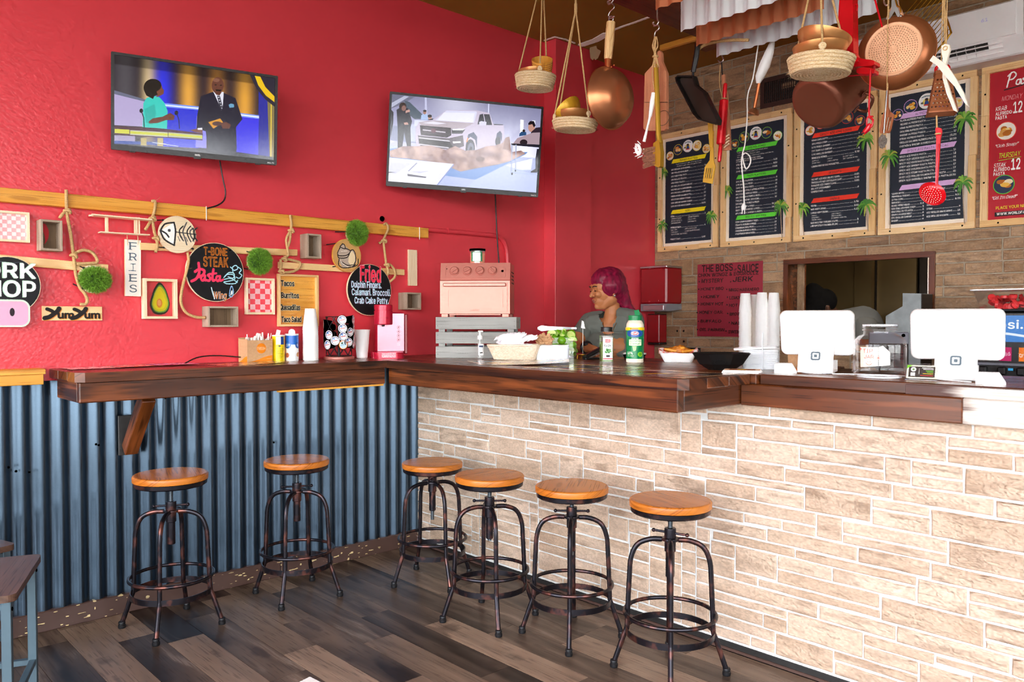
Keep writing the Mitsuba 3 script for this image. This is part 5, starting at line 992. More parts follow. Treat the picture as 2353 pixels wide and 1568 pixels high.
t.p('ribs', cat(rb), 'wicker', at=at); t.p('bottom', ext(rrect(.2, .13, .03), .004), 'wicker', at=at)
a, b_ = bask(.074); Q = np.array([rrect(2 * a, 2 * b_, .03).exterior.interpolate(q, True).coords[0] for q in np.arange(120) / 120]); t.p('rim', tube(np.column_stack([Q, np.full(120, .076)]), .0055, 6, closed=True), 'wicker', True, at=at)
M('film', '#f2f2f5', 0.12, spec=0.7, two=True)
rd = random.Random(12)
for i in range(9):
    m = trimesh.creation.icosphere(subdivisions=4); v = m.vertices * np.array([.085, .022, .014]); v = v + (meshkit.fbm(m.vertices * 4 + i * 7, 3)[:, None] - .5) * np.array([.02, .02, .03]); m.vertices = v
    one('cutlery_packet', 'clear film packet of white plastic cutlery heaped in the wicker basket', 'cutlery packet', m, 'film', True, at=at @ tr(rd.uniform(-.04, .04), rd.uniform(-.035, .035), .052 + i * .0085) @ rot(rd.uniform(-35, 35), (0, 0, 1)) @ rot(rd.uniform(-12, 12), (0, 1, 0)), group='cutlery packets in the basket')
t2 = Th('paper_flower', 'crumpled tan tissue bunch behind the basket', 'tissue'); m = trimesh.creation.icosphere(subdivisions=3); m.vertices = m.vertices * (.035 * (1 + .9 * (meshkit.noise(m.vertices * 5, 3) - .5)))[:, None] * [1.2, .8, 1.1]; scene[t2.k] = ply(xf(m, at @ tr(.13, .1, .095)), 'kraft', False)
# stack of clear lids
x, y = .93, 3.02; az = camaz(x, y); at = turned(x, y, ZT, az)
lid0 = ply(ext(rrect(.168, .13, .02), .0034), 'clear_plastic', False)
for i in range(18):
    k = Th('clear_container', 'clear square lid in the low stack before the limes', 'lid', 'clear lids in the low stack').k; scene[k] = {**lid0, 'to_world': T4(at @ tr((i % 3 - 1) * .0006, 0, i * .0043))}
# tub of limes with tongs
x, y = .80, 3.22; at = turned(x, y, ZT, camaz(x, y)); t = Th('lime_tub', 'clear plastic tub heaped with lime wedges', 'tub')
t.p('tub', cat([ext(rrect(.17, .15, .02).difference(rrect(.166, .146, .019)), .112), ext(rrect(.17, .15, .02), .003)]), 'thin_plastic', at=at)
def lime(kind):
    if kind == 0:      # wedge
        n = 10; V, F = [], []; m = trimesh.creation.icosphere(subdivisions=2, radius=.024); v = m.vertices * [1.15, 1, 1]; keep = v.copy(); keep[:, 1] = np.maximum(keep[:, 1], 0); ang = keep[:, 2] < 0; keep[ang, 2] = 0; return trimesh.convex.convex_hull(keep)
    m = trimesh.creation.icosphere(subdivisions=2, radius=.024); v = m.vertices * [1.1, 1, 1]; v[:, 2] = np.minimum(v[:, 2], 0); return trimesh.convex.convex_hull(v)
LM = [lime(0), lime(1)]; FL = [ext(Point(0, 0).buffer(.0205, 12), .0008), None]
rd = random.Random(5); skin = [ply(m, 'lime_skin', 30) for m in LM]; 
fl1 = ply(xf(ext(affinity.scale(Point(0, 0).buffer(.0215, 14), 1.1, 1), .0006), tr(0, 0, .0002)), 'lime_flesh', False); fl0 = ply(cat([xf(ext(sbox(-.024, 0, .024, .02).intersection(affinity.scale(Point(0, 0).buffer(.0215, 14), 1.15, 1)), .0006), frame((0, 0, -.0002), (1, 0, 0), (0, 1, 0))), xf(ext(sbox(-.024, 0, .024, .02).intersection(affinity.scale(Point(0, 0).buffer(.0215, 14), 1.15, 1)), .0006), frame((0, -.0003, 0), (1, 0, 0), (0, 0, 1)))]), 'lime_flesh', False)
for i in range(58):
    lay = i // 15; a = (i % 15) / 15 * 6.283 * 2.4 + lay; rr = (.068 if i % 15 > 5 else .035) * (1 - .12 * max(0, lay - 2)); q = rd.randint(0, 1)
    M4 = at @ tr(rr * math.cos(a) * 1.05, rr * math.sin(a) * .92, .03 + lay * .034 + rd.uniform(-.006, .006)) @ rot(rd.uniform(0, 360), (0, 0, 1)) @ rot(rd.uniform(40, 110), (1, 0, 0)) @ rot(rd.uniform(-40, 40), (0, 1, 0))
    p = Th('lime_wedge', 'cut lime wedge in the clear tub', 'lime', 'lime wedges in the tub')
    for nm, dct in (('rind', skin[q]), ('flesh', (fl0, fl1)[q])): scene[num(p.k + '__' + nm)] = {**dct, 'to_world': T4(M4)}
t = Th('serving_tongs', 'steel tongs lying across the heap of limes', 'tongs'); tm = at @ tr(-.01, -.02, .162) @ rot(12, (0, 0, 1))
for s in (-1, 1): t.p('arm', xf(ext(fat(Polygon([(-.12, -.006), (-.1, -.016), (-.07, -.012), (.09, -.005), (.09, .005), (-.07, .012), (-.1, .016), (-.12, .006)]), 0), .0015), rot(90, (1, 0, 0)) @ rot(s * 5, (0, 1, 0)) @ tr(0, 0, s * .006)), 'steel', at=tm)
t.p('hinge', cyl((.09, -.012, 0), (.09, .012, 0), .006, 12), 'steel', 30, at=tm)
# order spike, stapler, tray
x, y = .98, 3.20; t = Th('order_spike', 'brass order spike with a slip of paper beside the limes', 'order spike'); t.p('base', lathe([(0, .018), (.025, .018), (.028, .022), (.028, .024), (0, .026)], 28), 'gold_metal', 30, at=tr(x, y, ZT))
for a in (0.4, 2.5, 4.6): t.p('leg', tube(spline([(x + .024 * math.cos(a), y + .024 * math.sin(a), ZT + .021), (x + .036 * math.cos(a), y + .036 * math.sin(a), ZT + .02), (x + .04 * math.cos(a), y + .04 * math.sin(a), ZT)], 5), .0028, 6), 'gold_metal', True)
t.p('spike', cyl((x, y, ZT + .02), (x, y, ZT + .17), .0022, 8, .0006), 'chrome', 30); t.p('paper_slip', xf(ext(Polygon([(-.01, 0), (.012, -.004), (.004, .035), (-.006, .04)]), .0006), turned(x, y, ZT + .165, camaz(x, y)) @ rot(90, (1, 0, 0))), 'paper')
x, y = 1.06, 3.20; at = turned(x, y, ZT, camaz(x, y) + 30); t = Th('stapler', 'black stapler standing open on the wide counter', 'stapler')
t.p('base', box(-.06, .06, -.016, .016, 0, .01, .003), 'black_plastic', at=at); t.p('arm', xf(box(-.06, .065, -.014, .014, -.008, .012, .005), tr(0, 0, .036) @ rot(-24, (0, 1, 0))), 'black_plastic', at=at); t.p('magazine', xf(box(-.055, .055, -.009, .009, -.006, .002, .001), tr(0, 0, .024) @ rot(-20, (0, 1, 0))), 'steel', at=at); t.p('hinge', cyl((-.052, -.015, .012), (-.052, .015, .012), .009, 12), 'black_plastic', at=at)
x, y = 1.17, 3.40; at = turned(x, y, ZT, camaz(x, y)); t = Th('foam_tray', 'flat white foam tray behind the parsley jar', 'tray'); t.p('tray', lathe([(0, 0), (.07, 0), (.085, .03), (.087, .03), (.072, -.0015 + .002), (0, .003)], 4), 'foam', at=at @ rot(45, (0, 0, 1))); t.p('rim', ext(rrect(.125, .125, .01).difference(rrect(.116, .116, .008)), .0035, .027), 'foam', at=at)
# parsley jar
x, y = 1.28, 3.04; at = turned(x, y, ZT, camaz(x, y) + 12); t = Th('parsley_jar', 'square clear jar of dried parsley with a black cap', 'spice jar')
t.p('jar', cat([ext(rrect(.062, .062, .012).difference(rrect(.059, .059, .011)), .13), ext(rrect(.062, .062, .012), .002), lathe([(.028, .138), (.031, .13), (.024, .148), (.024, .15)], 24)]), 'thin_plastic', at=at)
M('herb', proc(lambda p, n, uv: mix(lin('#3f5a26'), lin('#8fa25a'), noise(p.x * 500, p.y * 500, p.z * 500))), 0.9); t.p('parsley', ext(rrect(.057, .057, .01), .098, .003), 'herb', at=at, kind='stuff')
t.p('cap', lathe([(0, .150), (.029, .150), (.029, .171), (.027, .173), (0, .173)], 30), 'black_plastic', 30, at=at)
cv = Canvas(); cv.rect(-.024, .012, .024, .122, '#f6f5f1'); cv.rect(-.013, .098, .013, .112, '#c8242e'); cv.text('BADIA', 0, .1015, .007, '#ffffff', 'c', w=.022, bold=True); cv.text('Perejil', 0, .09, .005, '#444444', 'c'); cv.text('Parsley', 0, .077, .0105, '#1d2430', 'c', w=.038, bold=True, skew=.2); cv.text('Flakes', 0, .07, .004, '#444444', 'c')
rd = random.Random(2)
for i in range(26): cv.disc(rd.uniform(-.016, .016), rd.uniform(.045, .064), rd.uniform(.0015, .0045), rd.choice(['#3f8a3a', '#2d6a2c', '#6aa85a']))
cv.rect(-.008, .026, .01, .036, '#3a3a3a'); cv.rect(-.024, .016, .024, .02, '#c8242e'); cv.into(t, 'label', at @ frame((0, -.0315, 0), (1, 0, 0), (0, 0, 1)))
# parmesan bottle
x, y = 1.41, 3.10; at = turned(x, y, ZT, camaz(x, y)); t = Th('parmesan_bottle', 'green and white grated cheese bottle with its flap open', 'bottle'); r = .042
t.p('bottle', lathe([(0, 0), (r - .004, 0), (r, .004), (r, .185), (r - .004, .195), (.031, .205), (.031, .208), (0, .208)], 40), 'cream', 40, at=at); t.p('cap', lathe([(0, .206), (.032, .206), (.033, .208), (.033, .228), (.031, .23), (0, .23)], 40), 'label_green', 30, at=at)
t.p('flap', xf(ext(fat(sbox(-.012, 0, .012, .028), .008), .003), tr(.012, .004, .229) @ rot(75, (1, 0, 0)) @ rot(10, (0, 0, 1))), 'label_green', at=at)
cv = Canvas(); cv.rect(-.13, .02, .13, .165, '#0d8a4e')
for i in range(30): cv.rect(-.12 + i * .008, .022, -.118 + i * .008, .12, '#0a7a42')
cv.rect(-.13, .158, .13, .172, '#f3cf1c'); cv.rect(-.022, .1625, .014, .1675, '#d06a1c'); cv.disc(0, .143, .040, '#1c4f9c', ry=.019); cv.disc(0, .143, .018, '#f3f0ee', ry=.009); cv.disc(0, .143, .0165, '#c9202e', ry=.0078); cv.text('Kraft', 0, .1395, .0085, '#ffffff', 'c', w=.024, bold=True)
cv.rect(-.022, .114, .022, .122, '#0a6a3c'); cv.text('GRATED', 0, .1155, .005, '#ffffff', 'c', w=.03, bold=True); cv.rect(-.028, .084, .03, .114, '#d3e4c0'); cv.text('Parmesan', 0, .102, .0095, '#1d7a48', 'c', w=.052); cv.text('Cheese', 0, .089, .0095, '#1d7a48', 'c', w=.04)
cv.text('100%', -.036, .042, .012, '#eef6e4', w=.026, bold=True); cv.text('REAL CHEESE', -.036, .032, .005, '#eef6e4', w=.032); cv.disc(.024, .042, .012, '#7fc02c'); cv.disc(.024, .043, .007, '#4f9a1c'); cv.poly([(-.012, .082), (.008, .082), (.004, .06), (-.006, .056)], '#9ccf86'); m, c = cv.wrapped(r); t.p('label', m, 'print_gloss', at=at, color=c)
# basket of fried chicken
x, y = 1.50, 3.33; at = turned(x, y, ZT, camaz(x, y)); t = Th('food_tray', 'white foam tray lined with red checked paper', 'food tray')
def dish(w0, d0, w1, d1, h, th, r):
    A, B = [np.array(q.exterior.coords)[:-1] * ([1, 1] if q.exterior.is_ccw else [-1, 1]) for q in (rrect(w0, d0, r), rrect(w1, d1, r))]; A2, B2 = A * (1 - 2 * th / w0), B * (1 - 2 * th / w1); n = len(A)
    V = np.vstack([np.column_stack([A, np.zeros(n)]), np.column_stack([B, np.full(n, h)]), np.column_stack([B2, np.full(n, h)]), np.column_stack([A2, np.full(n, th)]), [[0, 0, 0], [0, 0, th]]]); F = []
    for j in range(n):
        k = (j + 1) % n
        for o in (0, n, 2 * n): F += [[o + j, o + k, o + n + k], [o + j, o + n + k, o + n + j]]
        F += [[4 * n, k, j], [4 * n + 1, 3 * n + j, 3 * n + k]]
    return trimesh.Trimesh(V, np.array(F), process=False)
t.p('tray', dish(.135, .11, .18, .15, .045, .003, .02), 'foam', 40, at=at)
rd = random.Random(7); V, F, C = [], [], []
m = trimesh.creation.box((.19, .15, .001)); v3, f3 = trimesh.remesh.subdivide_to_size(m.vertices, m.faces, .012); rr = np.hypot(v3[:, 0] / .095, v3[:, 1] / .075); v3[:, 2] = .012 + .055 * np.clip(rr - .35, 0, 2) ** 1.3 + .014 * (meshkit.noise(v3 * 40, 4) - .5) * (rr > .6); ck = ((np.floor(v3[:, 0] / .018) + np.floor(v3[:, 1] / .018)) % 2)[:, None]
t.p('paper_liner', trimesh.Trimesh(v3, f3, process=False), 'print', at=at, color=lin('#f3ece6') * (1 - ck) + lin('#e0503c') * ck)
for i, (a, b_, z, s) in enumerate([(.01, -.02, .058, 1.15), (-.03, .0, .05, .9), (.045, .0, .048, .85), (-.01, .03, .052, 1)]):
    m = trimesh.creation.icosphere(subdivisions=4); m.vertices = m.vertices * (.026 * s * (1 + .5 * (meshkit.fbm(m.vertices * 3 + i * 5, 4, i) - .4)))[:, None] * [1.25, .9, .8]; one('fried_chicken', 'piece of golden fried chicken in the paper lined tray', 'fried chicken', m, 'fried', True, at=at @ tr(a, b_, z), group='fried chicken pieces')
for i in range(9): one('french_fry', 'thick french fry in the paper lined tray', 'french fry', box(-.032, .032, -.006, .006, -.005, .005, .002), 'fries', at=at @ tr(rd.uniform(-.05, .05), rd.uniform(-.04, .03), .035 + .004 * i) @ rot(rd.uniform(-40, 40), (0, 0, 1)) @ rot(rd.uniform(-14, 14), (0, 1, 0)), group='fries in the tray')
M('fries', '#e0992e', 0.5)
# black bowl
x, y = 2.0, 2.93; at = turned(x, y, ZT, camaz(x, y)); t = Th('black_bowl', 'black octagonal plastic bowl at the end of the wide counter', 'bowl')
bo = lathe([(0, 0), (.055, 0), (.095, .025), (.125, .068), (.128, .07), (.124, .07), (.092, .03), (.053, .005), (0, .005)], 8); t.p('bowl', bo, 'black_plastic', at=at @ rot(22.5, (0, 0, 1))); t.p('embossed_oval', xf(ext(affinity.scale(Point(0, 0).buffer(.02).difference(Point(0, 0).buffer(.0185)), 1.15, .6), .001), frame((-.005, -.1055, .036), (1, 0, 0), (0, -.57, .82))), 'black_metal', at=at)
# stack of lids behind it
x, y = 2.07, 3.13; at = turned(x, y, ZT, camaz(x, y)); lid1 = ply(ext(rrect(.15, .12, .015), .0036), 'clear_plastic', False)
for i in range(18):
    k = Th('clear_container', 'clear lid in the tall stack behind the black bowl', 'lid', 'clear lids behind the black bowl').k; scene[k] = {**lid1, 'to_world': T4(at @ tr((i % 3 - 1) * .0007, 0, i * .0046))}
t = Th('container_lid', 'larger translucent lid tilted on top of the lid stack', 'lid'); t.p('sheet', ext(rrect(.185, .14, .02), .003), 'clear_plastic', at=at @ tr(-.02, 0, .088) @ rot(-4, (0, 1, 0))); t.p('rim', ext(rrect(.185, .14, .02).difference(rrect(.178, .133, .018)), .008), 'clear_plastic', at=at @ tr(-.02, 0, .084) @ rot(-4, (0, 1, 0)))
one('straw', 'clear straw standing behind the lid stack', 'straw', cyl((0, 0, .0), (0, 0, .155), .003, 8), 'clear_plastic', at=at @ tr(.005, -.075, 0), smooth=30)
# brown carton, card readers, point of sale stands
x, y = 2.30, 3.12; at = turned(x, y, ZT, camaz(x, y) - 38) ; t = Th('kraft_carton', 'stained kraft carton with an orange wave left of the left screen', 'carton')
w, d, h = .14, .11, .132; t.p('carton', cat([box(-w / 2, w / 2, -d / 2, -d / 2 + .002, 0, h), box(-w / 2, w / 2, d / 2 - .002, d / 2, 0, h), box(-w / 2, -w / 2 + .002, -d / 2, d / 2, 0, h), box(w / 2 - .002, w / 2, -d / 2, d / 2, 0, h), box(-w / 2, w / 2, -d / 2, d / 2, 0, .003)]), 'kraft', at=at)
cv = Canvas(); cv.poly(affinity.translate(affinity.scale(wave(0, w, .045, .0), 1, 1, origin=(0, 0)), -w / 2, 0), '#e07f1c'); cv.disc(w / 2 - .03, .085, .015, '#a9794e'); cv.disc(w / 2 - .02, .075, .009, '#9c6d44'); cv.disc(-w / 2 + .02, .02, .006, '#f0b060'); cv.into(t, 'print', at @ frame((0, -d / 2 - .0005, 0), (1, 0, 0), (0, 0, 1)))
cv = Canvas(); cv.poly(affinity.translate(wave(0, d, .04, .0), -d / 2, 0), '#d9701c'); cv.disc(.02, .11, .016, '#d9701c'); cv.into(t, 'side_print', at @ frame((w / 2 + .0005, 0, 0), (0, 1, 0), (0, 0, 1)))
for a in (-1, 1): t.p('flap', xf(box(-w / 2, w / 2, 0, .05, -.001, .001), tr(0, a * d / 2, h) @ rot(a * 28 if a < 0 else 160, (1, 0, 0))), 'kraft', at=at)
one('napkin', 'white paper pack sticking out of the stained carton', 'paper pack', box(-.055, .055, -.04, .04, 0, .02, .004), 'paper_white', at=at @ tr(.01, 0, h - .004) @ rot(8, (0, 1, 0)))
def reader(label, x, y, az, s=1.0):
    t = Th('card_reader', label, 'card reader'); at = turned(x, y, ZT, az); pr = fat(Polygon([(-.042, 0), (.042, 0), (.042, .008), (.024, .038), (-.036, .038), (-.042, .03)]), .003)
    t.p('dock', xf(ext(pr, .06), frame((0, .03, 0), (1, 0, 0), (0, 0, 1))), 'white_plastic', at=at); t.p('slot', box(-.02, .03, -.0305, -.0298, .002, .006), 'steel', at=at)
reader('white card reader dock on the counter left of the left screen', 2.285, 2.94, camaz(2.285, 2.94))
reader('white card reader dock before the right screen', 3.02, 2.90, camaz(3.02, 2.90))
def pos(label, x, y, az, sw, sh, tilt):
    t = Th('pos_stand', label, 'point of sale stand'); at = turned(x, y, ZT, az)
    t.p('base_plate', lathe([(0, 0), (.06, 0), (.06, .005), (0, .007)], 32), 'white_plastic', 40, at=at @ tr(0, .03, 0))
    w = .128; outer = fat(Polygon([(-.06, .006), (.09, .006), (.09, .05), (.083, .05), (.083, .013), (-.045, .013), (-.012, .135), (.0, .14), (.0, .147), (-.018, .147)]), .002)
    t.p('stand', xf(ext(outer, w), frame((-w / 2, 0, 0), (0, 1, 0), (0, 0, 1))), 'white_plastic', at=at)
    fz = at @ frame((0, -.0605, .006), (1, 0, 0), (0, math.sin(math.radians(16.6)), math.cos(math.radians(16.6))))
    cv = Canvas(); cv.poly(rrect(.034, .034, .007, 0, .066).difference(rrect(.023, .023, .003, 0, .066)), '#5b6a74'); cv.rect(-.0055, .0605, .0055, .0715, '#5b6a74'); cv.into(t, 'logo', fz @ tr(0, 0, .0012))
    sc_ = at @ tr(0, -.012, .158) @ rot(tilt, (1, 0, 0)) @ frame((0, 0, 0), (1, 0, 0), (0, 0, 1))
    scr = t.p('screen_housing', trimesh.convex.convex_hull(np.vstack([np.column_stack([np.array(rrect(a_, b_, .024).exterior.coords), np.full(len(rrect(a_, b_, .024).exterior.coords), z_)]) for a_, b_, z_ in ((sw, sh, -.006), (sw, sh, .002), (sw * .985, sh * .98, .010), (sw * .95, sh * .93, .014))])), 'white_plastic', 40, at=sc_)
    t.p('glass', ext(rrect(sw - .012, sh - .012, .02), .001, -.0075), 'black_plastic', at=sc_, sub=scr); t.p('hinge', box(-w / 2, w / 2, -.02, .012, .14, .148, .002), 'steel', at=at)
    return at
p1 = pos('white point of sale stand with square logo, left of the tip jar', 2.39, 2.99, camaz(2.39, 2.99) - 8, .272, .178, 16)
p2 = pos('white point of sale stand with square logo, right of the tip jar', 2.885, 3.0, camaz(2.885, 3.0) - 3, .285, .18, 16)
cv = Canvas(); cv.rect(-.018, .105, .022, .122, '#eeecea'); cv.into(Th('tape_strip', 'piece of clear tape on the right screen stand', 'tape'), 'tape', p2 @ frame((0, -.062, 0), (1, 0, 0), (0, math.sin(math.radians(16.6)), math.cos(math.radians(16.6)))) @ tr(0, 0, .0018))
one('cable', 'white cable lying under the point of sale stands', 'cable', tube(spline([(2.46, 2.97, ZT + .003), (2.55, 3.02, ZT + .003), (2.66, 3.05, ZT + .003), (2.75, 3.0, ZT + .003), (2.86, 2.95, ZT + .003), (2.96, 2.91, ZT + .003)], 6), .0025, 6), 'white_plastic', True)
# tip jar
x, y = 2.655, 2.925; at = turned(x, y, ZT, camaz(x, y)); t = Th('tip_jar', 'large clear glass jar with a paper note reading TIP JAR', 'jar')
def sqlathe(prof, n=40):
    th = np.arange(n) / n * 2 * np.pi; V = []
    for r, z, k in prof:
        s = (np.abs(np.cos(th)) ** k + np.abs(np.sin(th)) ** k) ** (-1 / k); V.append(np.column_stack([r * s * np.cos(th), r * s * np.sin(th), np.full(n, z)]))
    V = np.vstack(V); F = []
    for i in range(len(prof) - 1):
        for j in range(n):
            q = (j + 1) % n; F += [[i * n + j, i * n + q, (i + 1) * n + q], [i * n + j, (i + 1) * n + q, (i + 1) * n + j]]
    return trimesh.Trimesh(V, np.array(F), process=False)
t.p('jar', sqlathe([(.001, .006, 2), (.06, .004, 3), (.074, .004, 3.5), (.081, .012, 4), (.082, .03, 4), (.082, .115, 4), (.079, .135, 4), (.068, .15, 3), (.056, .157, 2), (.054, .16, 2), (.054, .168, 2), (.058, .170, 2), (.058, .173, 2), (.054, .175, 2), (.057, .18, 2), (.057, .188, 2), (.054, .190, 2)]), 'jar_glass', 40, at=at @ rot(12, (0, 0, 1)))
t.p('thread_ring', cat([trimesh.creation.torus(.0575, .0018, 40, 8).apply_translation((0, 0, z)) for z in (.172, .184, .19)]), 'jar_glass', 40, at=at)
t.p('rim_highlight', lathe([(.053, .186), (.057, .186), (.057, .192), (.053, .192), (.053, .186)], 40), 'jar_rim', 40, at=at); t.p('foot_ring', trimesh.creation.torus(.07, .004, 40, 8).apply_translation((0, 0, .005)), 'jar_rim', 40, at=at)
for a in (-1, 1): t.p('handle_rib', box(a * .0825, a * .09, -.012, .012, .02, .11, .003), 'jar_glass', at=at @ rot(12, (0, 0, 1)))
scene['jar_glass'] = {'type': 'thindielectric', 'int_ior': 1.33}
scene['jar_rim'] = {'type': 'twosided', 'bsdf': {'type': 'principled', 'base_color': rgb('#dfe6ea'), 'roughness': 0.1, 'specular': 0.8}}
cv = Canvas(); cv.poly([(-.068, .04), (.035, .05), (.034, .095), (.01, .118), (-.005, .112), (-.07, .112)], '#f1e6cf'); cv.poly([(-.002, .046), (.035, .05), (.034, .095), (.01, .118), (-.005, .112)], '#f6f2ea'); R_ = '#e2503f'
cv.text('TIP', -.058, .092, .014, R_, w=.036); cv.text('JAR', -.052, .072, .013, R_, w=.034)
for a in range(4): cv.line([(-.004 + .007 * math.cos(a * .8), .075 + .007 * math.sin(a * .8)), (-.004 - .007 * math.cos(a * .8), .075 - .007 * math.sin(a * .8))], .0014, R_); cv.line([(-.067 + .004 * math.cos(a * .8), .105 + .004 * math.sin(a * .8)), (-.067 - .004 * math.cos(a * .8), .105 - .004 * math.sin(a * .8))], .0012, R_)
cv.line([(-.044, .056), (-.038, .05), (-.03, .05), (-.024, .056)], .0016, R_, True); cv.disc(-.038, .061, .0012, R_); cv.disc(-.03, .061, .0012, R_)
m, c = cv.wrapped(.084, .01); t.p('paper_note', m, 'print', at=at, color=c)
# business cards
x, y = 2.80, 2.925; at = turned(x, y, ZT, camaz(x, y) - 8); t = Th('card_holder', 'clear stand of dark business cards right of the tip jar', 'card holder'); ca = at @ frame((0, -.018, .004), (1, 0, 0), (0, .45, .89))
t.p('holder', cat([xf(box(-.05, .05, 0, .056, -.004, -.002), frame((0, -.018, .004), (1, 0, 0), (0, .45, .89))), xf(box(-.05, .05, 0, .056, -.002, 0), frame((0, .03, .004), (1, 0, 0), (0, -.4, .91))), box(-.05, .05, -.024, .036, 0, .003)]), 'thin_plastic', at=at)
cv = Canvas(); cv.rect(-.047, .002, .047, .052, '#dcd7bd'); cv.rect(-.041, .007, .041, .047, '#3a332f'); cv.poly([(-.047, .052), (-.03, .052), (-.047, .038)], '#6ab02c'); cv.disc(-.026, .036, .0085, '#f4f4f0'); cv.disc(-.026, .036, .004, '#6a8a5a'); cv.rect(-.034, .011, -.02, .024, '#e9e7e2'); cv.rect(-.0085, .018, -.0075, .04, '#d8d4cc')
for z, c, a in ((.041, '#f2efe8', .0), (.036, '#f2efe8', .004), (.03, '#76b83a', .012), (.025, '#76b83a', .016), (.019, '#e4b52c', .004), (.012, '#c9342c', -.004)): cv.rect(a, z, .036, z + .002, c)
cv.into(t, 'card', ca @ tr(0, 0, .0005))
# ------------------------------------------------------------------ menus on the stone wall
NAVY = '#232c38'
def palm(cv, x, y, s, flip=1, trunk=None):
    if trunk: cv.line([(x, y), (x + .004 * flip, (y + trunk) / 2), (x + .012 * flip, trunk)], .006, '#a9957c', True)
    rd = random.Random(int(x * 1000) + int(y * 977))
    for i, a in enumerate((150, 120, 178, 205, 232, 255, 60, 30, 5, -25, -55, 95)):
        a = math.radians(a + rd.uniform(-6, 6)); L_ = s * .72 * rd.uniform(.8, 1.1); m = (x + L_ * .55 * math.cos(a), y + L_ * .55 * math.sin(a) + .1 * s); e = (x + L_ * math.cos(a), y + L_ * math.sin(a) - .22 * s)
        p = np.array(spline([(x, y), m, e], 5)); w = s * .075 * np.sin(np.linspace(.3, 3.0, len(p)))
        d = np.gradient(p, axis=0); n = np.column_stack([-d[:, 1], d[:, 0]]); n /= np.linalg.norm(n, axis=1, keepdims=True) + 1e-9
        cv.poly(Polygon(np.vstack([p + n * w[:, None], (p - n * w[:, None])[::-1]])), rd.choice(['#3f7f2a', '#5c9a34', '#86b848', '#4a8a3a', '#a8b04a']))
def dish_pic(cv, x, y, r, ringc, seed):
    rd = random.Random(seed); cv.disc(x, y, r, ringc); cv.disc(x, y, r * .92, rd.choice(['#2a3550', '#f0eadc', '#d9c8a4', '#3a3a4a']))
    for i in range(9): cv.disc(x + rd.uniform(-.45, .45) * r, y + rd.uniform(-.4, .4) * r, r * rd.uniform(.18, .42), rd.choice(['#e8b84a', '#d8902c', '#f2d890', '#b86a24', '#f0e2b8', '#d9a050']), ry=r * rd.uniform(.14, .3))
def logo(cv, x, y, r):
    cv.disc(x, y, r, '#f3f4f0'); cv.disc(x - r * .05, y - r * .12, r * .45, '#e6d86a'); cv.line([(x - r * .6, y + r * .52), (x - r * .2, y + r * .66), (x + r * .25, y + r * .62), (x + r * .6, y + r * .5)], r * .09, '#3a6a78', True); cv.text('World Famous', x, y + r * .48, r * .2, '#3a6a78', 'c', w=r * 1.2)
    cv.disc(x, y + r * .12, r * .2, '#6a4028'); cv.disc(x, y + r * .26, r * .2, '#221c1a', ry=r * .12); cv.poly([(x - r * .3, y - r * .45), (x + r * .32, y - r * .45), (x + r * .2, y), (x - r * .2, y)], '#2a4a8c'); cv.rect(x - r * .34, y - r * .6, x + r * .36, y - r * .42, '#c43a30'); cv.disc(x - r * .55, y - r * .2, r * .18, '#5a5a50', ry=r * .13)
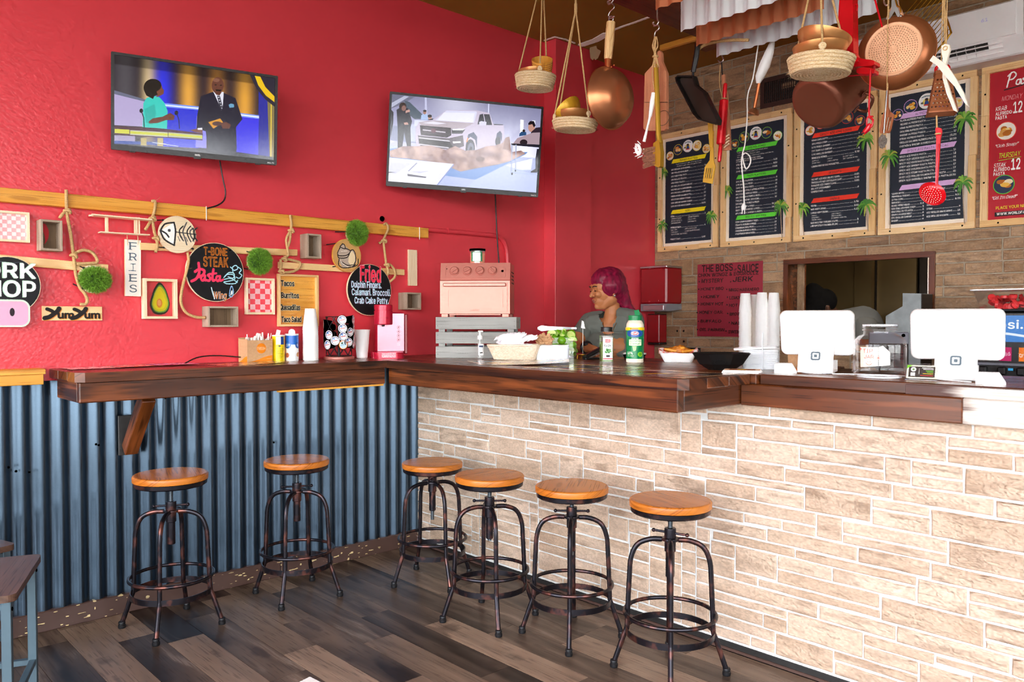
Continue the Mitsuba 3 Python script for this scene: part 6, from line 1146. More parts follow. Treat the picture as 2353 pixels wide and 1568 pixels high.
def menu_board(label, x0, x1, col, content, navy=NAVY, seed=0, paper='#efe3cf', margin=.075, extra=None):
    z0, z1 = 1.86, 2.766; W_, H_ = x1 - x0, z1 - z0; t = Th('menu_board', label, 'menu board'); at = onback((x0 + x1) / 2, WB - .008, (z0 + z1) / 2); fw = .038; rd = random.Random(seed)
    sp = rd.uniform(-.1, .25)
    for g, gr in ((sbox(-W_ / 2, -H_ / 2, W_ / 2 - (.16 if seed % 2 else 0), -H_ / 2 + fw), 0), (sbox(-W_ / 2, H_ / 2 - fw, W_ / 2 - .15, H_ / 2), 0), (sbox(W_ / 2 - .149, H_ / 2 - fw, W_ / 2, H_ / 2), 0), (sbox(-W_ / 2, -H_ / 2 + fw, -W_ / 2 + fw, sp), 1), (sbox(-W_ / 2, sp + .001, -W_ / 2 + fw, H_ / 2 - fw), 1), (sbox(W_ / 2 - fw, -H_ / 2 + fw, W_ / 2, -.05 - sp), 1), (sbox(W_ / 2 - fw * .85, -.049 - sp, W_ / 2 + .006, H_ / 2 - fw), 1)) + (((sbox(W_ / 2 - .159, -H_ / 2 + .004, W_ / 2, -H_ / 2 + fw + .004), 0),) if seed % 2 else ()):
        t.p('frame_board', ext(g, .02, -.002), 'pine', at=at, grain=(0, 1, 0) if gr else (1, 0, 0))
    for a, b_ in [(0, -H_ / 2 + .019), (-.2, -H_ / 2 + .019), (.21, -H_ / 2 + .019), (-.05, H_ / 2 - .019), (.2, H_ / 2 - .019), (-W_ / 2 + .019, .3), (-W_ / 2 + .019, .12), (-W_ / 2 + .019, -.2), (W_ / 2 - .019, .2), (W_ / 2 - .019, -.22)]: t.p('screw', lathe([(0, .0015), (.0045, .001), (.005, 0), (0, 0)], 10), 'black_metal', at=at @ tr(a, b_, .018))
    cv = Canvas(.0001); cv.rect(-W_ / 2 + .02, -H_ / 2 + .02, W_ / 2 - .02, H_ / 2 - .02, paper if navy == NAVY else navy)
    if navy == NAVY:
        for i in range(40):
            a, b_ = rd.choice([-1, 1]) * rd.uniform(W_ * .36, W_ * .46), rd.uniform(-H_ * .46, H_ * .46); cv.line([(a, b_ - .02), (a + .002, b_ + .02)], .0025, rd.choice(['#f6efe2', '#e2cfb2', '#ead9c0']))
        n0, n1, m0, m1 = -W_ / 2 + .06 + .005, W_ / 2 - .062, -H_ / 2 + .062, H_ / 2 - .062
        cv.rect(n0, m0, n1, m1, navy)
        content(cv, n0, n1, m0, m1, col)
    else: content(cv, -W_ / 2 + fw, W_ / 2 - fw, -H_ / 2 + fw, H_ / 2 - fw, col)
    cv.into(t, 'print', at @ tr(0, 0, .001)); return t
def pics(cv, n0, n1, m1, col, sd):
    w = n1 - n0
    for i, (a, b_, r) in enumerate(((.1, .112, .034), (.28, .075, .04), (.5, .062, .046), (.7, .072, .04), (.9, .108, .034))):
        x, y = n0 + a * w, m1 - b_
        if i == 2: logo(cv, x, y, r)
        else: dish_pic(cv, x, y, r, col, sd + i)
def head(cv, n0, n1, y, col, s, tx='#23272c'):
    w = n1 - n0; h = .03; cv.poly([(n0 + .14 * w, y - h / 2), (n1 - .13 * w, y - h / 2), (n1 - .09 * w, y + h / 2), (n0 + .18 * w, y + h / 2)], col); cv.text(s, (n0 + n1) / 2 + .01, y - .0075, .0145, tx, 'c', w=min(.0105 * len(s), .62 * w))
def row(cv, n0, n1, y, s, pr='', h=.0108, a=.14, b_=.9, bold=True):
    w = n1 - n0; cv.text(s, n0 + a * w, y, h, '#f1f1ee', bold=bold, w=min(.0074 * len(s) * h / .0108, (b_ - a - .06) * w)); L_ = min(.0074 * len(s) * h / .0108, (b_ - a - .06) * w)
    if pr: cv.text(pr, n0 + b_ * w, y, h, '#f1f1ee', 'r', bold=bold, w=.0072 * len(pr)); cv.rect(n0 + a * w + L_ + .003, y + .0006, n0 + b_ * w - .0075 * len(pr) - .003, y + .0022, '#c8cac8')
def small(cv, x, y, s, h=.0085): cv.text(s, x, y, h, '#e8e8e4', w=.0055 * len(s))
def menu1(cv, n0, n1, m0, m1, c):
    pics(cv, n0, n1, m1, '#f0d232', 1); H_ = m1 - m0; w = n1 - n0; Y = lambda f: m1 - f * H_
    head(cv, n0, n1, Y(.205), c, 'DINNER PLATTERS'); small(cv, n0 + .24 * w, Y(.243), 'These World Famous dinners are served with', .007); small(cv, n0 + .26 * w, Y(.262), 'two sides, garlic toast and garden salad', .007)
    for i, (s, p) in enumerate((('6PC CHICKEN WING DINNER', '14'), ('2PC GRILLED PORK CHOP', '15'), ('2PC FRIED PORK CHOP', '15'), ('2PC GRILLED TILAPIA', '15'), ('6PC FRIED TILAPIA', '15'), ('2PC GRILLED CHICKEN BREAST', '16'), ('6OZ GRILLED SALMON DINNER', '17'), ('6PC CHICKEN STRIP DINNER', '17'), ('LEMON PEPPER SALMON BITES', '17'), ('10PC FRIED SHRIMP DINNER', '17'), ('10PC GRILLED SHRIMP DINNER', '17'), ('10PC CHICKEN WING DINNER', '18.50'))): row(cv, n0, n1, Y(.292 + i * .0325), s, p)
    head(cv, n0, n1, Y(.7), c, 'SIDES'); row(cv, n0, n1, Y(.748), 'SIDES', '3')
    for i, (a, b_) in enumerate((('GARLIC POTATOES', 'STEAMED BROCCOLI'), ('MIXED VEGETABLES', 'YELLOW RICE'), ('SEASONED FRIES', 'STRING BEANS'))): small(cv, n0 + .15 * w, Y(.77 + i * .022), '| ' + a); small(cv, n0 + .52 * w, Y(.77 + i * .022), '| ' + b_)
    row(cv, n0, n1, Y(.858), 'PREMIUM SIDES', '4')
    for i, (a, b_) in enumerate((('2PC CORN', 'BROCCOLI & CHEESE'), ('SIDE SALAD', 'CHEEZY GARLIC POTATOES'), ('BLACK BEANS & YELLOW RICE', ''))):
        small(cv, n0 + .15 * w, Y(.88 + i * .022), '| ' + a)
        if b_: small(cv, n0 + .46 * w, Y(.88 + i * .022), '| ' + b_)
    row(cv, n0, n1, Y(.972), 'GARLIC TOAST', '1.50'); palm(cv, n0 - .012, Y(.3), .07); palm(cv, n0 - .02, Y(.82), .075, trunk=m0 - .03); palm(cv, n1 + .01, Y(.78), .075, 1, m0 - .03)
def menu2(cv, n0, n1, m0, m1, c):
    pics(cv, n0, n1, m1, '#8fd048', 11); H_ = m1 - m0; w = n1 - n0; Y = lambda f: m1 - f * H_
    head(cv, n0, n1, Y(.2), c, 'CHICKEN WINGS')
    for i, s in enumerate(('Frank World Famous deep fried chicken wings', 'tossed with your choice of sauce', 'All wings are served with crispy celery and carrots')): small(cv, n0 + .16 * w, Y(.235 + i * .02), s, .007)
    row(cv, n0, n1, Y(.298), 'BUFFALO | HONEY | HONEY BBQ LEMON PEPPER', '', .007); row(cv, n0, n1, Y(.315), 'HOT LEMON PEPPER SWEET CHILI GARLIC PARMESAN', '', .007)
    for i, (s, p) in enumerate((('3 PC WINGS', '4.25'), ('6 PC WINGS', '8.50'), ('10 PC WINGS', '13.50'))): row(cv, n0, n1, Y(.345 + i * .031), s, p)
    head(cv, n0, n1, Y(.452), c, 'FRIED PLATTERS')
    for i, (s, p) in enumerate((('3 PC WINGS & FRIES', '6'), ('6 PC WINGS & FRIES', '10'), ('10 PC WINGS & FRIES', '15'), ('BONELESS BUFFALO WINGS & FRIES', '10'), ('6PC FISH STRIPS & FRIES', '10'), ('6PC CHICKEN STRIPS & FRIES', '11'), ('THE 3PC SHRIMP, 3PC FISH,', '12'), ('3PC BREADED WINGS & FRIES', ''), ('10 PC SHRIMP & FRIES', '14.50'), ('ZESTY SALMON BITES & FRIES', '14.50'), ('6PC FISH, 6PC SHRIMP & FRIES', '15'))): row(cv, n0, n1, Y(.5 + i * .029), s, p)
    head(cv, n0, n1, Y(.822), c, 'BIG AZZ BURGERS')
    for i, (s, p) in enumerate((('PORK CHOP BURGER & FRIES', '9'), ('TILAPIA BURGER & FRIES', '10'), ('CHEESEBURGER & FRIES', '10'), ('CHICKEN BURGER & FRIES', '11'), ('SALMON BURGER & FRIES', '14'))): row(cv, n0, n1, Y(.868 + i * .027), s, p)
    palm(cv, n0 - .012, Y(.56), .075); palm(cv, n1 - .01, Y(.76), .085, 1, m0 - .03)
def menu3(cv, n0, n1, m0, m1, c):
    pics(cv, n0, n1, m1, '#e04030', 21); H_ = m1 - m0; w = n1 - n0; Y = lambda f: m1 - f * H_
    head(cv, n0, n1, Y(.195), c, 'CRAZY AZZ APPETIZERS')
    for i, (s, p) in enumerate((('KRAB CAKE PATTY', '4'), ('3PC FRIED FISH', '5'), ('5 PC FRIED SHRIMP', '6'), ('5 PC BUFFALO SHRIMP', '6'), ('5 PC GRILLED SHRIMP', '6'), ('BONELESS WINGS', '8.50'))): row(cv, n0, n1, Y(.24 + i * .03), s, p)
    for i, r_ in enumerate((('BUFFALO', 'HONEY', 'SWEET CHILI'), ('HONEY BBQ', 'LEMON PEPPER', 'HOT LEMON PEPPER'))):
        for j, s in enumerate(r_): small(cv, n0 + (.15 + j * .25) * w, Y(.412 + i * .019), '|' + s, .007)
    row(cv, n0, n1, Y(.462), 'LEMON PEPPER SALMON BITES', '12'); head(cv, n0, n1, Y(.525), c, 'DESSERTS')
    for i, (s, p) in enumerate((('VELVET AZZ RED VELVET CAKE', '5.50'), ('CHOCOLATE AZZ CHOCOLATE CAKE', '5.50'), ('BANGING AZZ CARROT CAKE', '5.50'), ('BIG AZZ STRAWBERRY', ''), ('CHEESE CAKE', '6'))): row(cv, n0, n1, Y(.572 + i * .026), s, p)
    head(cv, n0, n1, Y(.745), c, 'DRINKS')
    for i, (s, p) in enumerate((('WATER', '1.50'), ('MED SOFT DRINK', '2.50'), ('LARGE SOFT DRINK', '4.50'))): row(cv, n0, n1, Y(.795 + i * .03), s, p)
    for i, (a, b_) in enumerate((('PEPSI', 'DIET PEPSI'), ('LEMONADE', 'FRUIT PUNCH'), ('SIERRA MIST', 'RASBERRY ICED TEA'))): small(cv, n0 + .16 * w, Y(.876 + i * .018), '|' + a, .007); small(cv, n0 + .48 * w, Y(.876 + i * .018), '|' + b_, .007)
    row(cv, n0, n1, Y(.94), 'MED MYSTERY PALMER (FLOP)', '3'); row(cv, n0, n1, Y(.966), 'LRG MYSTERY PALMER (FLOP)', '5')
    palm(cv, n0 + .0, Y(.8), .08, 1, m0 - .03); palm(cv, n1 + .0, Y(.3), .085); palm(cv, n1 + .01, Y(.83), .085, 1, m0 - .03)
def menu4(cv, n0, n1, m0, m1, c):
    pics(cv, n0, n1, m1, '#d8a8dc', 31); H_ = m1 - m0; w = n1 - n0; Y = lambda f: m1 - f * H_
    head(cv, n0, n1, Y(.165), c, 'ALFREDO PASTAS', '#5a4470')
    for i, (s, p) in enumerate((('', '9'), ('PLAIN ALFREDO PASTA', '11'), ('VEGGIE ALFREDO PASTA', '12'), ('KRAB ALFREDO PASTA', '14'), ('CHICKEN ALFREDO PASTA', '14'), ('SHRIMP ALFREDO PASTA', '15'), ('STEAK ALFREDO PASTA', '17'), ('GRILLED SALMON ALFREDO PASTA', '22.50'))[1:]): row(cv, n0, n1, Y(.205 + i * .0285), s, p)
    row(cv, n0, n1, Y(.405), 'CHICKEN & SHRIMP ALFREDO PASTA', '22.50'); head(cv, n0, n1, Y(.44), c, 'SPICY AZZ RASTA PASTAS', '#5a4470')
    for i, (s, p) in enumerate((('SPICY AZZ RASTA PASTA', '11'), ('SPICY AZZ VEGGIE RASTA PASTA', '13'), ('SPICY AZZ KRAB RASTA PASTA', '14'), ('SPICY AZZ SHRIMP RASTA PASTA', '16'), ('SPICY AZZ CHICKEN RASTA PASTA', '17'), ('SPICY AZZ STEAK RASTA PASTA', '17'), ('SPICY AZZ GRILLED SALMON RASTA PASTA', '20'), ('SPICY AZZ CHICKEN & SHRIMP RASTA PASTA', '22.50'))): row(cv, n0, n1, Y(.487 + i * .0268), s, p)
    head(cv, n0, n1, Y(.722), c, 'ADD ONS', '#5a4470')
    L_ = (('CAJUN SPICE', '5'), ('PEPPERS & ONIONS', '5'), ('EXTRA CORN', '3'), ('BROCCOLI', '3'), ('MIXED VEGETABLES', '2.5'), ('5OZ GRILLED PORK CHOP', '5'), ('5OZ GRILLED TILAPIA', '5'), ('CRAB FLAVORED MEAT', '6'), ('5PC GRILLED SHRIMP', '8'), ('SHRIMP', '6')); Rr = (('6PC FRIED WINGS', '8.50'), ('BUFFALO WINGS', '8.50'), ('6PC HOT PEPPER', '8.50'), ('6PC LEMON PEPPER', '8.50'), ('WINGS', ''), ('STEAK', '9'), ('6OZ GRILLED MAHI-MAHI', '11'), ('6OZ GRILLED SALMON', '11'))
    for i, (s, p) in enumerate(L_): row(cv, n0, n1, Y(.768 + i * .0238), s, p, .0098, .04, .49)
    for i, (s, p) in enumerate(Rr): row(cv, n0, n1, Y(.768 + i * .029), s, p, .0098, .53, .97)
    palm(cv, n0 - .0, Y(.47), .085, 1, m0 - .03); palm(cv, n1 + .005, Y(.27), .09); palm(cv, n1 + .0, Y(.74), .08, 1, m0 - .03)
def menu5(cv, n0, n1, m0, m1, c):
    w = n1 - n0; H_ = m1 - m0; Y = lambda f: m1 - f * H_; x = n0
    Sx = lambda P_, wd, cc='#f6f3ee': cv.line([(x + a, Y(.5) + b_) for a, b_ in P_], wd, cc, True)
    yb = Y(.11); X0 = x + .085
    for P_ in (((0, 0), (.012, .05), (.02, .075)), ((.005, .06), (.03, .078), (.045, .06), (.03, .04), (.012, .038)), ((.065, .03), (.05, .028), (.046, .008), (.06, .006), (.068, .03), (.07, .004)), ((.092, .034), (.078, .03), (.088, .014), (.076, .002)), ((.11, .06), (.104, .01), (.114, .006)), ((.098, .038), (.122, .042)), ((.145, .03), (.13, .028), (.126, .008), (.14, .006), (.148, .03), (.15, .004))): cv.line([(X0 + a, yb + b_) for a, b_ in P_], .0075, '#f8f5f0', True)
    cv.line([(X0 - .012, yb - .014), (X0 + .06, yb - .006), (X0 + .18, yb + .012)], .006, '#30191c', True)
    cv.text('MONDAY', x + .06, Y(.2), .026, '#e0868a', w=.1, skew=.15); cv.text('KRAB', x + .03, Y(.262), .024, '#f6f3ee', w=.055, skew=.15); cv.text('ALFREDO', x + .03, Y(.292), .018, '#f6f3ee', w=.082, bold=True); cv.text('PASTA', x + .03, Y(.32), .018, '#f6f3ee', w=.058, bold=True); cv.text('12', x + .118, Y(.293), .06, '#f6f3ee', w=.045, bold=True)
    dish_pic(cv, x + .085, Y(.405), .052, '#e24a3a', 51); cv.text('"Ooh Snap!"', x + .03, Y(.51), .018, '#f6f3ee', w=.115, skew=.3)
    cv.text('THURSDAY', x + .05, Y(.585), .028, '#c6d83c', w=.105, skew=.12); cv.line([(x + .05, Y(.6)), (x + .16, Y(.592))], .003, '#8fbf3a'); cv.text('STEAK', x + .025, Y(.645), .024, '#f6f3ee', w=.06, skew=.15); cv.text('ALFREDO', x + .025, Y(.672), .018, '#f6f3ee', w=.082, bold=True); cv.text('PASTA', x + .025, Y(.7), .018, '#f6f3ee', w=.058, bold=True); cv.text('12', x + .113, Y(.672), .06, '#f6f3ee', w=.045, bold=True)
    dish_pic(cv, x + .078, Y(.765), .054, '#5cb83a', 57); cv.text('"Girl I\'m Dead!"', x + .018, Y(.862), .018, '#f6f3ee', w=.125, skew=.3)
    cv.text('PLACE YOUR NEXT', x + .04, Y(.93), .016, '#e8c83a', w=.17, bold=True); cv.rect(x + .035, Y(.978), x + .4, Y(.95), '#1c1416'); cv.text('WWW.WORLDFAMOUS', x + .045, Y(.971), .014, '#f6f3ee', w=.19, bold=True)
    dish_pic(cv, x + .3, Y(.4), .052, '#e8b83a', 61); cv.text('12', x + .33, Y(.293), .06, '#f6f3ee', w=.045, bold=True)
menu_board('menu board with yellow headings, DINNER PLATTERS and SIDES, by the red wall corner', .043, .580, '#f2de20', menu1, seed=1)
menu_board('menu board with green headings, CHICKEN WINGS, FRIED PLATTERS, BIG AZZ BURGERS', .605, 1.152, '#62dc40', menu2, seed=2)
menu_board('menu board with red headings, CRAZY AZZ APPETIZERS, DESSERTS, DRINKS', 1.172, 1.718, '#f0402c', menu3, seed=3)
menu_board('menu board with lilac headings, ALFREDO PASTAS, SPICY AZZ RASTA PASTAS, ADD ONS', 1.737, 2.285, '#dcb4e4', menu4, seed=4)
menu_board('red pasta menu board cut by the right edge of the photograph', 2.312, 2.9, '#000000', menu5, navy='#b3202c', seed=6)
# hand lettered sauce board
t = Th('sauce_board', 'dark red sheet hand lettered THE BOSS OF SAUCE with a list of sauces', 'sign'); W_, H_ = .54, .537; at = onback(.67, WB - .009, 1.4765); t.p('sheet', box(-W_ / 2, W_ / 2, -H_ / 2, H_ / 2, -.003, 0, .001), 'sauce_red', at=at)
M('sauce_red', '#8c2734', 0.4)
cv = Canvas(); K = '#241416'; q = lambda u, v: ((u - 515) / 672 * W_ - W_ / 2 + .0, H_ / 2 - (v - 82 + (u - 515) * .062) / 745 * H_)
def hl(s, u, v, u2, h, **k): x, y = q(u, v); x2, _ = q(u2, v); cv.text(s, x, y, h, K, w=x2 - x, bold=True, **k)
hl('THE BOSS', 565, 160, 890, .05); hl('OF', 900, 140, 930, .013); hl('SAUCE', 938, 160, 1145, .055); hl('CHKN WINGZ & EGGROLLZ', 525, 212, 1145, .024)
for (s, v, a, b_), (s2, a2, b2) in zip((('MYSTERY', 272, 560, 790), ('HONEY BBQ', 350, 555, 795), ('HONEY', 428, 585, 752), ('HONEY HOT', 505, 555, 795), ('HONEY GAR.', 592, 540, 795), ('BUFFALO', 682, 555, 775), ('GRL PARMSN', 770, 545, 808)), (('JERK', 890, 1090), ('MNGO HABANERO', 850, 1150), ('LEMON PEPPER', 858, 1130), ('HOT LEMON', 855, 1100), ('BROWN SUGAR', 862, 1140), ('NAKED', 880, 1040), ('SWEET CHILI', 848, 1120))):
    hl(s, a, v, b_, .028 if s == 'MYSTERY' else .021, skew=.12); hl(s2, a2, v - (20 if s2 == 'JERK' else 0), b2, .034 if s2 == 'JERK' else .021, skew=.1)
    cv.disc(*q(a - 22, v - 12), .005, K); cv.disc(*q(a2 - 20, v - 20), .005, K)
cv.into(t, 'lettering', at @ tr(0, 0, .0006))
# paper towel dispensers
t = Th('towel_dispenser', 'large red paper towel dispenser with silver chute in the corner', 'dispenser'); t.p('cover', box(.02, .265, 4.92, 5.122, 1.452, 1.725, .012), 'dispenser_red'); t.p('top_edge', box(.018, .267, 4.918, 5.122, 1.722, 1.738, .004), 'steel')
t.p('chute', xf(ext(Polygon([(0, 0), (0, .055), (.2, .055), (.2, .012), (.06, 0)]), .235), frame((.025, 4.922, 1.397), (0, 1, 0), (0, 0, 1))), 'grey_plastic'); t.p('slot', box(.05, .24, 4.918, 4.923, 1.405, 1.44, .002), 'steel')
M('grey_plastic', '#8d9299', 0.35, metal=0.3)
cv = Canvas(); cv.rect(.085, .29, .1, .294, '#d8a0a4'); cv.poly([(.08, .045), (.1, .045), (.097, .035), (.083, .035)], '#c04a52'); cv.line([(.084, .03), (.096, .026), (.09, .018)], .002, '#c04a52'); cv.rect(.175, .04, .178, .05, '#e0a0a4'); cv.into(t, 'marks', onback(0.02, 4.9185, 1.43))
t.p('dispenser_latch', box(.11, .15, 4.916, 4.919, 1.732, 1.737), 'steel')
t = Th('soap_dispenser', 'narrow red dispenser below the paper towel dispenser', 'dispenser'); t.p('cover', box(.012, .125, 5.02, 5.122, 1.155, 1.372, .006), 'dispenser_red'); t.p('nozzle', box(.012, .125, 5.025, 5.12, 1.138, 1.156, .003), 'black_plastic'); t.p('top_strip', box(.014, .123, 5.022, 5.12, 1.37, 1.376, .002), 'black_plastic')
for u, v in ((1556, 761), (1571, 761), (1571, 785)):
    a = BW(u, v, WB - .006); one('wall_screw', 'white plastic screw cap in the stone wall below the dispensers', 'screw', lathe([(0, .003), (.007, .002), (.008, 0), (0, 0)], 12), 'white_plastic', 30, at=onback(a[0], WB - .006, a[1]), group='screw caps below the dispensers')
# vent, air conditioner
t = Th('wall_vent', 'dark brown ventilation grille high on the stone wall', 'vent'); x0, x1, z0, z1 = .912, 1.32, 2.805, 3.01; at = onback(0, WB - .006, 0)
t.p('frame', ext(sbox(x0, z0, x1, z1).difference(sbox(x0 + .03, z0 + .03, x1 - .03, z1 - .03)), .012, -.002), 'vent_brown', at=at); t.p('duct', box(x0 + .02, x1 - .02, z0 + .02, z1 - .02, -.0015, -.0005), 'black_matte', at=at); M('vent_brown', '#3a2620', 0.4)
for i in range(22): t.p('blade', xf(box(-.0012, .0012, z0 + .03, z1 - .03, -.002, .010), tr(x0 + .04 + i * .0158, 0, 0)), 'vent_brown', at=at)
for i in range(6): t.p('cross_bar', box(x0 + .03, x1 - .03, z0 + .045 + i * .024, z0 + .048 + i * .024, -.002, .004), 'vent_brown', at=at)
t = Th('air_conditioner', 'white split air conditioner high on the stone wall', 'air conditioner'); x0, x1 = 1.66, 2.56; yf = 4.925
sec = fat(Polygon([(5.122, 2.78), (5.122, 3.06), (4.96, 3.06), (yf, 3.04), (yf + .005, 2.86), (4.985, 2.775)]), .004)
t.p('body', xf(ext(sec, x1 - x0), frame((x1, 0, 0), (0, 1, 0), (0, 0, 1)) @ np.array([[1, 0, 0, 0], [0, 1, 0, 0], [0, 0, 1, 0], [0, 0, 0, 1.0]])) if 0 else xf(ext(sec, x1 - x0), np.array([[0, 0, 1, x0], [1, 0, 0, 0], [0, 1, 0, 0], [0, 0, 0, 1.0]])), 'white_plastic')
t.p('front_panel', box(x0 + .004, x1 - .03, yf - .004, yf + .004, 2.862, 3.042, .003), 'white_plastic'); t.p('end_cap', xf(ext(sec, .028), np.array([[0, 0, 1, x1 - .027], [1, 0, 0, 0], [0, 1, 0, 0], [0, 0, 0, 1.0]]) @ np.diag([1.0008, 1.0008, 1, 1])), 'cap_grey'); M('cap_grey', '#c9c3c0', 0.4)
sl = frame((0, yf + .006, 2.858), (1, 0, 0), (0, -.57, .82)); t.p('outlet', xf(box(x0 + .05, x1 - .17, -.078, -.006, -.002, .0015), frame((0, yf + .006, 2.858), (1, 0, 0), (0, -.576, .817))), 'black_matte')
for i in range(3): t.p('louver', xf(box(x0 + .04, x1 - .1, -.076 + i * .026, -.071 + i * .026, .0, .012, .001), frame((0, yf + .006, 2.858), (1, 0, 0), (0, -.576, .817))), 'white_plastic')
for i in range(13): t.p('fin', xf(box(-.001, .001, -.074, -.01, .001, .006), frame((x0 + .09 + i * .048, yf + .006, 2.858), (1, 0, 0), (0, -.576, .817))), 'cap_grey')
cv = Canvas(); cv.text('61', x1 - .2, 2.965, .018, '#c9c4f4', w=.034); cv.into(t, 'display', onback(0, yf - .0045, 0))
t.p('bottom_tray', box(x0, x1, 4.985, 5.122, 2.766, 2.776, .002), 'cap_grey')
# hatch frame
t = Th('hatch_frame', 'dark brown wooden frame around the kitchen hatch', 'hatch frame'); a, b_, c, d = hatch
for g, gr in ((sbox(a - .022, d - .012, b_ + .022, d + .022), (1, 0, 0)), (sbox(a - .022, c - .03, a + .012, d - .012), (0, 1, 0)), (sbox(b_ - .012, c - .03, b_ + .022, d - .012), (0, 1, 0)), (sbox(a + .012, c - .03, b_ - .012, c + .006), (1, 0, 0))): t.p('frame_board', ext(g, .03, -.012), 'bar_wood', at=onback(0, WB, 0), grain=gr)
t.p('inner_lining', cat([box(a - .001, a + .004, WB, WB + .15, c, d), box(b_ - .004, b_ + .001, WB, WB + .15, c, d), box(a, b_, WB, WB + .15, d - .004, d + .001), box(a, b_, WB, WB + .15, c - .001, c + .004)]), 'bar_wood'); t.p('glass_edge', box(a + .055, a + .058, WB + .135, WB + .15, c, d), 'bar_wood')
t.p('side_panel', box(a + .004, a + .055, WB + .13, WB + .14, c, d), 'stone_brown', grain=(0, 0, 1))
# kitchen behind the hatch
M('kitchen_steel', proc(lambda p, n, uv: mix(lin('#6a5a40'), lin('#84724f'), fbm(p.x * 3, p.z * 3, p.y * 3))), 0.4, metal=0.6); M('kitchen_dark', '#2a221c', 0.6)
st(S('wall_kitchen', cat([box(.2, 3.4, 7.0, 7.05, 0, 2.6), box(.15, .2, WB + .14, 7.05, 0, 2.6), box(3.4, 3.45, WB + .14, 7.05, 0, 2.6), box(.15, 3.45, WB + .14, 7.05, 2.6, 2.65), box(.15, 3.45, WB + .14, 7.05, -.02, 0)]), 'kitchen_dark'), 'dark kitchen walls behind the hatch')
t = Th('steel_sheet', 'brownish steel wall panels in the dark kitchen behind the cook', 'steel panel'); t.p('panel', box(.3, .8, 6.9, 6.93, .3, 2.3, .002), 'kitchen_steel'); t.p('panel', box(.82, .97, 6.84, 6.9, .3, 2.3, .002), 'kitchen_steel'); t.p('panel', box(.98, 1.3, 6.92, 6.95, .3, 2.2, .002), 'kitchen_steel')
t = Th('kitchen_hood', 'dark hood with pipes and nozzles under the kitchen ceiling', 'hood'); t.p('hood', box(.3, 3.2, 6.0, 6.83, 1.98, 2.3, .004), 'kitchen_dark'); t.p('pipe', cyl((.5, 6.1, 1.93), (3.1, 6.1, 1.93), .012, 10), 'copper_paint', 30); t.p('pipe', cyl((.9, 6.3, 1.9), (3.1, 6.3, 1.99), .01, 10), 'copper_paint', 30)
for i in range(6): t.p('nozzle', cat([cyl((.6 + i * .32, 6.1, 1.87), (.6 + i * .32, 6.1, 1.93), .01, 8), cyl((.6 + i * .32, 6.1, 1.85), (.6 + i * .32, 6.1, 1.87), .016, 8)]), 'steel', 30)
t = Th('kitchen_lamp', 'warm lamp hanging in the kitchen just behind the hatch', 'lamp'); k = num(t.k + '__bulb'); scene[k] = ply(sph((1.5, 5.6, 1.93), .05), 'white_matte', True, emitter={'type': 'area', 'radiance': {'type': 'rgb', 'value': [2.6, 2.1, 1.5]}}); t.p('socket', cyl((1.5, 5.6, 1.97), (1.5, 5.6, 2.6), .03, 12), 'black_metal', 30)
t = Th('hanging_bag', 'clear plastic sheet hanging at the right of the kitchen', 'plastic sheet'); s_ = np.linspace(0, .3, 31); V = []; F = []
for i, a in enumerate(s_):
    for z in (1.35, 1.95): V.append([1.75 + a, 5.9 + .02 * math.sin(a * 90), z])
for i in range(30): F += [[2 * i, 2 * i + 2, 2 * i + 3], [2 * i, 2 * i + 3, 2 * i + 1]]
t.p('sheet', trimesh.Trimesh(np.array(V), np.array(F), process=False), 'film', True)
# back work counter with cups, steel box, register, soda machine
t = Th('work_counter', 'dark work counter along the stone wall behind the bar', 'counter'); t.p('top', box(.3, 3.4, 4.58, 5.12, .91, .95, .003), 'kitchen_dark'); t.p('cabinet', box(.32, 3.38, 4.62, 5.12, 0, .91, .003), 'kitchen_dark')
def cups4(lab, u, n, y, w, ztop):
    x = px(u, 700, 'y', y)[0]; pitch, h = .0315, .125; z = ztop - h - (n - 1) * pitch
    cup_stack('white foam cup in the ' + lab + ' of the upside down stacks under the sauce board', 'cups in the ' + lab + ' stack under the sauce board', x, y, z, n, .031, .0415, h, pitch, 'foam')
    if z > .952: one('cup_sleeve', 'stack base under the ' + lab + ' cup stack', 'cup', lathe([(0, 0), (.04, 0), (.04, z - .95), (0, z - .95)], 24), 'foam', 30, at=tr(x, y, .95))
cups4('first', 1712.5, 13, 4.80, .08, 1.508); cups4('second', 1732.5, 13, 4.93, .08, 1.502); cups4('third', 1751, 13, 4.82, .08, 1.511); cups4('fourth', 1778, 13, 4.84, .08, 1.508)
t = Th('steel_box', 'grey steel equipment box with sloped top before the hatch', 'equipment'); Yb = 4.93; P_ = [BW(1750 + a / 3.902, 560 + b_ / 3.902, Yb) for a, b_ in ((1113, 650), (1265, 562), (1265, 445), (1430, 448), (1425, 900), (1110, 900))]; P_[-1] = (P_[-1][0], .95); P_[-2] = (P_[-2][0], .95)
t.p('housing', ext(Polygon(P_), .17, -.17), 'galv', at=onback(0, Yb, 0)); M('galv', proc(lambda p, n, uv: mix(lin('#a4adad'), lin('#848d8d'), fbm(p.x * 30, p.y * 30, p.z * 22, octaves=4))), 0.55, metal=0.2)
x0 = P_[3][0]; t.p('side_plate', box(x0 + .0005, x0 + .004, Yb + .004, Yb + .168, .95, P_[3][1] - .002), 'kitchen_dark')
t = Th('register', 'dark grey tablet register on the counter behind the tip jar', 'register'); x, y = 2.49, 3.36; at = turned(x, y, ZT, camaz(x, y))
